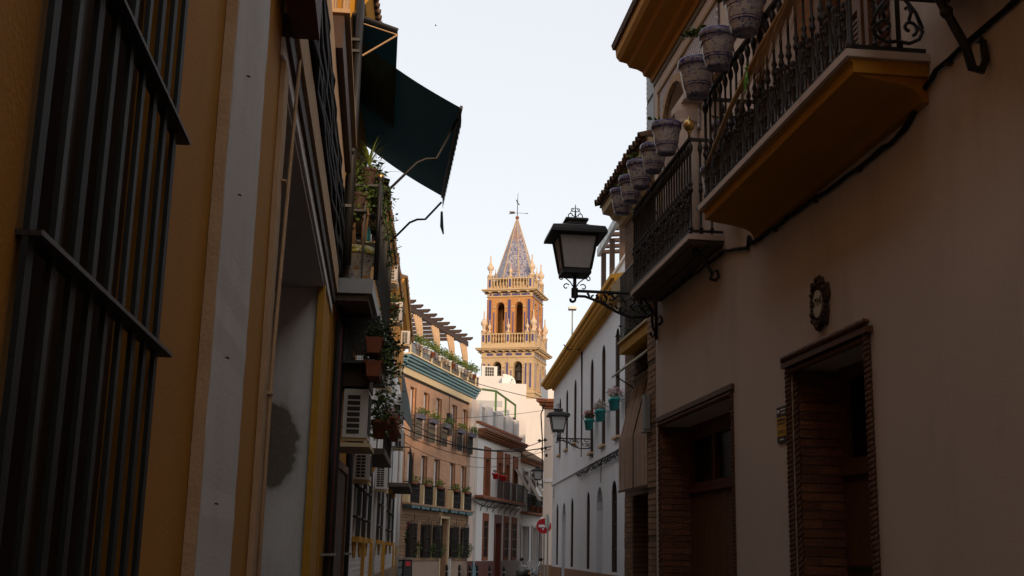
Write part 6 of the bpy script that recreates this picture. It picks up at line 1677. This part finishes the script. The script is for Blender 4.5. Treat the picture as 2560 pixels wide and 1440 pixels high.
for u, o_, z in ((4.7, -.6, 9.75), (6.6, -.55, 9.6), (8.6, -.5, 9.5)):
    part('post', MB(D).box(u, u + .09, o_, o_ + .09, 7.6, z), M['green_metal'], gfm)
part('rail', MB(D).tube([(.4, -1.5, 9.45), (2.5, -1.0, 9.6), (4.75, -.56, 9.76), (8.7, -.46, 9.5)], .06, 6), M['green_metal'], gfm)
part('rail', MB(D).tube([(.4, -1.6, 9.6), (2.2, -1.6, 9.7)], .08, 6), M['green_metal'], gfm)
bd_ = thing('long_balcony', 'long iron balcony on scroll brackets across the white house front', 'balcony', D(3.4, .2, 3.95))
part('slab', MB(D).box(-.9, 7.7, .003, .42, 4.02, 4.13), M['terra_dark'], bd_)
part('slab_edge', MB(D).box(-.95, 7.75, .003, .46, 3.95, 4.018), M['wood_dark'], bd_)
me = shared('bar', MB().box(-.008, .008, -.008, .008, 0, .87), M['iron'])
part('hand_rail', MB(D).box(1.7, 7.65, .36, .39, 5.0, 5.03), M['iron'], bd_)
for i in range(66): inst('bar', me, D(1.72 + i * .0905, .375, 4.13), bd_)
for u in (1.72, 4.6, 5.9, 7.6): part('newel', MB(D).box(u - .03, u + .03, .35, .41, 4.13, 5.02), M['steel_grey'], bd_)
for i in range(7):
    u = .2 + i * 1.15
    mb = MB(D); mb.tube([(u, .4, 3.94), (u, .2, 3.72), (u, .05, 3.6), (u, .02, 3.45)], .02, 5); mb.tube(scroll_pts((.1, 3.72), .09, .02, 0, 5.5, 10, lambda x, z: (u, x, z)), .014, 5)
    part('bracket', mb, M['iron'], bd_)
for i, (u, lab) in enumerate(((1.3, 'red flower pot hung at the left end of the long iron balcony'), (2.6, 'left of two red pots on the rail of the long iron balcony'), (2.95, 'right of two red pots on the rail of the long iron balcony'))):
    p = D(u, .42, 5.0); t = thing('red_pot', lab, 'flower pot', p)
    part('pot', MB().lathe([(.1, 0), (.14, .2), (.17, .2), (.17, .27), (.14, .27)], p, 12), M['red'], t, True)
    lf = MB(); leaves(lf, [p + Vector((0, 0, .35))], 20, .06, .12, 400 + i); part('foliage', lf, M['leaf_dark'], t)
cu_ = thing('window_awning', 'tan awning hanging from the last upper window of the white house', 'awning', D(7.1, .3, 4.6))
part('canvas', MB(D).add([(6.55, .06, 5.9), (7.5, .06, 5.9), (7.75, .75, 4.75), (6.9, .7, 4.8), (6.55, .07, 5.89), (7.5, .07, 5.89), (7.75, .76, 4.74), (6.9, .71, 4.79)], [(0, 1, 2, 3), (7, 6, 5, 4)]), M['grey_cloth'], cu_)
part('bar', MB(D).tube([(6.9, .7, 4.8), (7.75, .75, 4.75)], .02, 5), M['iron'], cu_)

# ============================================================ E: low white house with tiled roof
he = thing('tiled_roof_house', 'low white house with old tiled roof and grey-framed doors, far end of the street', 'house', D(11, 0, 0))
mb = MB(D); mb.wall(8.3, 14.6, 0, 6.35, [(8.9, 10.02, 3.75, 5.93, False, .25), (10.7, 11.85, 3.75, 5.9, False, .25), (8.65, 10.4, 0, 2.95, False, .25), (11.3, 12.7, 0, 2.95, False, .25), (13.2, 14.0, 0, 2.9, False, .25)])
mb.shell(8.3, 14.6, 6.35, 6); part('wall', mb, M['white'], he)
part('eaves', MB(D).box(8.28, 14.7, .003, .3, 6.35, 6.5), M['terra_dark'], he)
rf = part('tiled_roof', MB(D).prism([(.42, 6.5), (.42, 6.54), (-.95, 7.36), (-6.2, 6.5)], 8.28, 14.75), M['roof_tile'], he)
for i in range(34):
    for j in range(4):
        inst('tile', TILE_ME, D(8.4 + i * .188, .42 - j * .33, 6.53 + j * .33 * .6), rf, (.54, 0, math.atan2(-D.n.y, -D.n.x) - math.pi / 2), (1.1, 1.0, 1.1))
for ua, ub, za, zb, fm in ((8.9, 10.02, 3.75, 5.93, 'steel_grey'), (10.7, 11.85, 3.75, 5.9, 'steel_grey'), (8.65, 10.4, 0, 2.95, 'steel_grey'), (11.3, 12.7, 0, 2.95, 'steel_grey'), (13.2, 14.0, 0, 2.9, 'wood_dark')):
    wd = part('window' if za > 1 else 'door', MB(D).box(ua - .12, ua, .003, .05, za, zb + .12).box(ub, ub + .12, .003, .05, za, zb + .12).box(ua, ub, .003, .05, zb + .002, zb + .12), M[fm], he)
    part('pane' if za > 1 else 'leaf', MB(D).box(ua, ub, -.3, -.25, za, zb), M['glass'] if za > 1 else M['grey_white'] if ua < 13 else M['wood_dark'], wd)
part('dado', MB(D).box(8.3, 8.5, .003, .03, 0, 1.1).box(10.55, 11.15, .003, .03, 0, 1.1).box(12.85, 13.05, .003, .03, 0, 1.1).box(14.15, 14.6, .003, .03, 0, 1.1), M['dado'], he)
be = thing('short_balcony', 'short dark balcony on the low tiled-roof house', 'balcony', D(11, .2, 3.5))
part('slab', MB(D).box(8.4, 13.6, .003, .45, 3.6, 3.72), M['terra_dark'], be)
me = shared('bar', MB().box(-.01, .01, -.01, .01, 0, .95), M['iron'])
part('hand_rail', MB(D).box(8.45, 13.55, .38, .41, 4.64, 4.68), M['iron'], be)
for i in range(46): inst('bar', me, D(8.47 + i * .1125, .395, 3.71), be)
for ua, ub, lab in ((8.95, 10.0, 'left tan awning hanging out from the tiled-roof house'), (10.75, 11.8, 'right tan awning hanging out from the tiled-roof house')):
    t = thing('window_awning', lab, 'awning', D((ua + ub) / 2, .3, 4.3), 'tan awnings of the tiled-roof house')
    part('canvas', MB(D).add([(ua, .06, 5.7), (ub, .06, 5.7), (ub + .25, .8, 4.35), (ua + .25, .8, 4.35), (ua, .07, 5.69), (ub, .07, 5.69), (ub + .25, .81, 4.34), (ua + .25, .81, 4.34)], [(0, 1, 2, 3), (7, 6, 5, 4)]), M['grey_cloth'], t)
    part('bar', MB(D).tube([(ua + .2, .8, 4.35), (ub + .3, .8, 4.35)], .02, 5), M['iron'], t)
for i in range(3):
    p = D(9.3 + i * 1.1, .45, 3.75); t = thing('potted_plant', '%s leafy plant on the short balcony of the tiled-roof house' % names5[i], 'plant', p, 'plants on the short balcony')
    part('pot', MB().lathe([(.1, 0), (.15, .25), (.17, .3)], p, 10), M['terracotta'], t)
    lf = MB(); leaves(lf, [p + Vector((0, 0, .5 + .1 * k)) for k in range(3)], 90, .08, .35, 420 + i); part('foliage', lf, M['leaf_dark'], t)
ra = thing('air_conditioner', 'rooftop air conditioner in front of the lower belfry', 'air conditioner', (6.75, 76, 12.5))
part('case', MB().box(6.3, 7.3, 75.6, 76.1, 12.52, 13.3), M['ac'], ra)
part('front_grille', MB().box(6.5, 7.1, 75.575, 75.598, 12.6, 13.24), M['ac_dark'], ra)
mb = MB()
for k in range(5): mb.box(6.5 + k * .145, 6.52 + k * .145, 75.56, 75.574, 12.6, 13.24)
for k in range(4): mb.box(6.5, 7.1, 75.545, 75.559, 12.62 + k * .2, 12.64 + k * .2)
part('guard_wires', mb, M['ac'], ra)
part('feet', MB().box(6.35, 7.25, 75.65, 75.75, 12.42, 12.518), M['galv'], ra)

# ============================================================ overhead wires
def wire(label, p0, p1, sag, r, n=14):
    P0, P1 = Vector(p0), Vector(p1)
    o = part('overhead_wire', MB().tube([P0 + (P1 - P0) * (i / n) - Vector((0, 0, sag * 4 * (i / n) * (1 - i / n))) for i in range(n + 1)], r, 5), M['cable'], None, True)
    o['group'] = 'wires across the street'
    return tag(o, label, 'wire', 'wires across the street')
wire('thickest black wire crossing low in front of the white house', B(26, .1, 5.6), R3(17.6, .1, 5.6), .45, .022)
wire('thin wire crossing just above the thick one', B(27, .1, 6.0), (7.85, 57.4, 6.9), .75, .018)
wire('high straight wire from the teal cornice to the white house corner', B(27.3, .2, 8.05), R3(17.7, .3, 7.4), .1, .013)
wire('faint wire crossing at the level of the top-floor guards', C(-5.5, .3, 6.6), (7.9, 57.5, 8.4), .1, .01)
wire('faint lowest wire below the thick black one', B(26.5, .1, 5.2), (7.85, 57.4, 6.6), .95, .01)
wire('thin wire next to the thick black one', B(27, .1, 5.5), R3(17.6, .1, 5.5), .6, .012)
wire('short wire from the left balcony corner of the white house', C(3.5, .3, 3.9), D(3.0, .12, 3.72), .12, .018)

# ============================================================ street furniture at the bend
sg = thing('width_limit_sign', 'round red-rimmed width limit sign on a grey post at the left bend', 'road sign', (1.0, 47.5, 0))
part('post', MB().tube([(1.02, 47.55, 0), (1.02, 47.55, 2.9)], .03, 8), M['galv'], sg)
def disc(mb, c, n_, r0, z_off=0, seg=28, th=.01):
    c = Vector(c); n_ = Vector(n_).normalized(); e1 = Vector((0, 0, 1)).cross(n_).normalized(); e2 = n_.cross(e1)
    c = c + n_ * z_off
    pts = [c + (e1 * math.cos(2 * math.pi * k / seg) + e2 * math.sin(2 * math.pi * k / seg)) * r0 for k in range(seg)]
    mb.add(pts + [p - n_ * th for p in pts], [tuple(range(seg)), tuple(range(seg, 2 * seg))[::-1]] + [(k, (k + 1) % seg, seg + (k + 1) % seg, seg + k) for k in range(seg)])
    return mb
nrm = (.55, -.84, 0)
part('rim', disc(MB(), (1.0, 47.5, 2.57), nrm, .29), M['red'], sg)
part('face', disc(MB(), (1.0, 47.5, 2.57), nrm, .205, .008), M['sign_white'], sg)
e1 = Vector((0, 0, 1)).cross(Vector(nrm)).normalized(); nv = Vector(nrm)
text_part('figures', '2,3', M['black'], sg, Vector((1.0, 47.5, 2.57)) + nv * .013, -e1 if False else Vector((.84, .55, 0)), (0, 0, 1), .17)
mb = MB()
for s in (-1, 1):
    c = Vector((1.0, 47.5, 2.57)) + nv * .012 + Vector((.84, .55, 0)) * s * .165
    mb.add([c + Vector((.84, .55, 0)) * (s * .03) + Vector((0, 0, .05)), c + Vector((.84, .55, 0)) * (s * .03) - Vector((0, 0, .05)), c - Vector((.84, .55, 0)) * (s * .035)], [(0, 1, 2)])
part('arrow_heads', mb, M['black'], sg)
part('sticker', disc(MB(), Vector((1.0, 47.5, 2.5)) - Vector((.84, .55, 0)) * .24, nrm, .07, .012), M['yellow'], sg)
hb = thing('round_basket', 'round green hanging basket below the width limit sign', 'plant', (1.0, 47.4, 1.9))
part('bowl', MB().lathe([(.05, 0), (.16, .08), (.2, .2)], (1.0, 47.35, 1.9), 12), M['stem'], hb)
lf = MB(); leaves(lf, [Vector((1.0 + random.uniform(-.2, .25), 47.35, 2.08 + random.uniform(-.12, .12))) for k in range(14)], 420, .06, .18, 7); part('foliage', lf, M['leaf_dark'], hb)
mbd = thing('menu_board', 'black menu board with white lines and a red badge at the left bend', 'sign', (1.0, 44, 0))
part('panel', MB().add([(.72, 44, 1.2), (1.32, 44, 1.2), (1.36, 43.6, 0), (.64, 43.6, 0), (.72, 44.04, 1.2), (1.32, 44.04, 1.2), (1.36, 43.64, 0), (.64, 43.64, 0)], [(0, 1, 2, 3), (7, 6, 5, 4), (0, 4, 5, 1), (1, 5, 6, 2), (2, 6, 7, 3), (3, 7, 4, 0)]), M['black'], mbd)
part('rear_leg', MB().add([(.72, 44.06, 1.2), (1.32, 44.06, 1.2), (1.36, 44.5, 0), (.64, 44.5, 0), (.72, 44.1, 1.2), (1.32, 44.1, 1.2), (1.36, 44.54, 0), (.64, 44.54, 0)], [(0, 1, 2, 3), (7, 6, 5, 4), (0, 4, 5, 1), (1, 5, 6, 2), (2, 6, 7, 3), (3, 7, 4, 0)]), M['black'], mbd)
part('frame', MB().tube([(.7, 43.99, 1.21), (1.34, 43.99, 1.21)], .015, 5), M['wood_dark'], mbd)
FZ = lambda x, z, d=.006: (x, 44 - (1.2 - z) * .333 - d, z)
part('badge', MB().add([FZ(1.09, 1.16), FZ(1.26, 1.16), FZ(1.265, 1.0), FZ(1.09, 1.0)], [(0, 1, 2, 3)]), M['red'], mbd)
mb = MB(); rn = random.Random(12)
for k in range(13):
    z = 1.13 - k * .06
    if k == 3: continue
    x0 = .76 - .003 * k; mb.add([FZ(x0, z), FZ(x0 + rn.uniform(.16, .26), z), FZ(x0 + rn.uniform(.16, .26), z - .018), FZ(x0, z - .018)], [(0, 1, 2, 3)])
part('chalk_lines', mb, M['steel_grey'], mbd)
tb = thing('wall_shelf', 'small grey table top against the last left house', 'table', B(25.6, .3, 0))
part('top', MB(B).box(25.4, 26.4, .08, .62, 1.28, 1.32), M['galv'], tb)
part('leg', MB(B).tube([(25.9, .35, 0), (25.9, .35, 1.28)], .03, 6), M['iron'], tb)
part('foot', MB(B).box(25.7, 26.1, .15, .55, 0, .03), M['iron'], tb)
ne = thing('no_entry_sign', 'red no-entry sign on a post beside the white house corner', 'road sign', (6.68, 48, 0))
part('post', MB().tube([(6.7, 48.05, 0), (6.7, 48.05, 2.75)], .035, 8), M['galv'], ne)
part('disc', disc(MB(), (6.67, 48, 2.62), (-.1, -1, 0), .3), M['red'], ne)
part('bar', MB().box(6.46, 6.88, 47.985, 47.992, 2.57, 2.67), M['sign_white'], ne)
part('sticker', disc(MB(), (6.64, 48, 2.5), (-.1, -1, 0), .035, .02), M['sign_white'], ne)
n2_ = thing('turned_sign', 'round sign seen edge-on in front of the no-entry sign', 'road sign', (6.72, 46.5, 0))
part('post', MB().tube([(6.62, 46.5, 0), (6.62, 46.5, 3.0)], .035, 8), M['galv'], n2_)
part('disc', disc(MB(), (6.58, 46.47, 2.78), (-.9, .43, 0), .3), M['red'], n2_)
part('back_plate', disc(MB(), (6.58, 46.47, 2.78), (.9, -.43, 0), .296, .022), M['galv'], n2_)
BOL = shared('bollard_body', MB().lathe([(.07, 0), (.07, .1), (.055, .14), (.055, .8), (.065, .82), (.065, .87), (.05, .9), (.055, .96), (.02, 1.0)], n=12), M['black'], True)
BP = [(2.35, 'leftmost black bollard before the brick house'), (3.0, 'second black bollard, beside the brick house door'), (3.55, 'third black bollard before the brick house'), (4.0, 'fourth black bollard, left of the blue panel'), (4.32, 'fifth black bollard, right of the blue panel'), (4.87, 'sixth black bollard before the white house'), (5.5, 'seventh black bollard, near the motorcycle')]
for x, lab in BP:
    t = thing('bollard', lab, 'bollard', (x, 51 + (x - 2.35) * .25, 0), 'bollards at the bend')
    inst('bollard_body', BOL, (x, 51 + (x - 2.35) * .25, 0), t)
    part('band', MB().lathe([(.067, 0), (.067, .04)], (x, 51 + (x - 2.35) * .25, .7), 12), M['steel_grey'], t)
wpn = thing('white_post', 'short white marker post by the brick house door', 'post', C(-.5, .6, 0))
part('shaft', MB(C).box(-.75, -.66, .55, .63, 0, 1.25), M['sign_white'], wpn)
part('cap', MB(C).box(-.77, -.64, .53, .65, 1.25, 1.28), M['galv'], wpn)
blp = thing('blue_board', 'triangular blue board leaning on the dark red dado', 'board', D(-1.5, .1, 0))
part('sheet', MB(D).prism([(-2.1, 0), (-.5, 0), (-1.95, 1.15)], .3, .34, 1), M['teal'], blp)
part('prop', MB(D).box(-1.9, -1.8, .1, .298, 0, .8), M['wood'], blp)
# motorcycle parked nose-on
mc = thing('motorcycle', 'black motorcycle with round headlamp and clear windshield parked by the no-entry sign', 'motorcycle', (5.3, 42, 0))
def mcp(x, y, z): return Vector((5.32, 42, 0)) + Vector((x * .93 + y * -.35, y * .93 + x * .35, z))
mb = MB()
for y, nm in ((-.55, 'wheel'), (.85, 'wheel')):
    m_ = MB(); seg = 20
    for ring_r, rr in ((.29, .06),):
        m_.tube([mcp(0, y + ring_r * math.cos(2 * math.pi * k / seg), .34 + ring_r * math.sin(2 * math.pi * k / seg)) for k in range(seg + 1)], rr, 8)
    wh = part('wheel', m_, M['black'], mc, True)
    part('hub', MB().tube([mcp(-.06, y, .34), mcp(.06, y, .34)], .09, 10), M['chrome'], wh)
    m_ = MB()
    for k in range(8): m_.tube([mcp(0, y, .34), mcp(0, y + .25 * math.cos(k * .785), .34 + .25 * math.sin(k * .785))], .012, 4)
    part('spokes', m_, M['chrome'], wh)
part('fork', MB().tube([mcp(-.09, -.55, .34), mcp(-.09, -.32, 1.0)], .028, 7).tube([mcp(.09, -.55, .34), mcp(.09, -.32, 1.0)], .028, 7), M['chrome'], mc)
part('front_mudguard', MB().tube([mcp(0, -.55 + .37 * math.cos(a), .34 + .37 * math.sin(a)) for a in [.5 + k * .25 for k in range(9)]], .075, 6), M['black'], mc, True)
part('headlamp', MB().tube([mcp(0, -.36, .93), mcp(0, -.5, .92), mcp(0, -.53, .92)], [.07, .115, .12], 16), M['chrome'], mc, True)
part('headlamp_glass', MB().tube([mcp(0, -.531, .92), mcp(0, -.545, .92)], [.108, .09], 16), M['frost'], mc, True)
part('tank', MB().lathe([(.01, -.12), (.13, -.1), (.19, 0), (.16, .1), (.05, .15), (.01, .155)], mcp(0, -.02, .88), 14), M['black'], mc, True)
part('engine', MB().lathe([(.1, 0), (.2, .1), (.22, .25), (.17, .38)], mcp(0, .1, .28), 12), M['galv'], mc)
part('seat', MB().tube([mcp(0, .15, .82), mcp(0, .45, .8), mcp(0, .8, .88)], [.12, .15, .1], 8), M['black'], mc, True)
part('rear_mudguard', MB().tube([mcp(0, .85 + .36 * math.cos(a), .36 + .36 * math.sin(a)) for a in [k * .3 for k in range(9)]], .085, 6), M['black'], mc, True)
part('handlebar', MB().tube([mcp(-.42, -.12, 1.08), mcp(-.3, -.2, 1.12), mcp(-.1, -.3, 1.04), mcp(.1, -.3, 1.04), mcp(.3, -.2, 1.12), mcp(.42, -.12, 1.08)], .016, 6), M['chrome'], mc, True)
for s in (-1, 1):
    part('mirror_stalk', MB().tube([mcp(s * .28, -.2, 1.12), mcp(s * .36, -.2, 1.3)], .008, 5), M['chrome'], mc)
    part('mirror', MB().ball(mcp(s * .38, -.2, 1.34), .075, 10, 6, .8), M['black'], mc, True)
    part('indicator', MB().ball(mcp(s * .2, -.42, .86), .045, 8, 6), mat('amber_lens', (.5, .2, .03), rough=.3, var=.1), mc, True)
wsm = bpy.data.materials.new('clear_windshield'); wsm.use_nodes = True
_b = wsm.node_tree.nodes['Principled BSDF']; _b.inputs['Base Color'].default_value = (.6, .62, .64, 1); _b.inputs['Roughness'].default_value = .08; _b.inputs['Alpha'].default_value = .35
mb = MB(); n = 9; rows = []
for j in range(6):
    zz = 1.0 + .33 * j / 5
    rows.append([mcp(.26 * math.sin((k - 4) / 4 * 1.2) * (1 - .35 * (j / 5) ** 3), -.42 + .12 * (1 - math.cos((k - 4) / 4 * 1.2)) + .12 * j / 5, zz) for k in range(n)])
mb.add([p for r in rows for p in r], [(j * n + k, j * n + k + 1, (j + 1) * n + k + 1, (j + 1) * n + k) for j in range(5) for k in range(n - 1)])
part('windshield', mb, wsm, mc, True)
part('exhaust', MB().tube([mcp(.16, -.05, .35), mcp(.2, .2, .25), mcp(.22, .9, .3)], [.025, .03, .05], 8), M['chrome'], mc, True)
part('side_stand', MB().tube([mcp(-.1, .2, .3), mcp(-.25, .25, .01)], .012, 5), M['iron'], mc)
# unseen block added behind the viewer to keep sun and sky off the street
bh = thing('rear_light_block', 'unseen plain block added behind the viewpoint to shut out sun and sky', 'house', (1.2, -34, 0))
part('wall', MB().box(-16, 20, -44, -34, 0, 11), M['beige'], bh)
part('eaves', MB().box(-16, 20, -34, -33.6, 10.7, 11), M['ochre_trim'], bh)
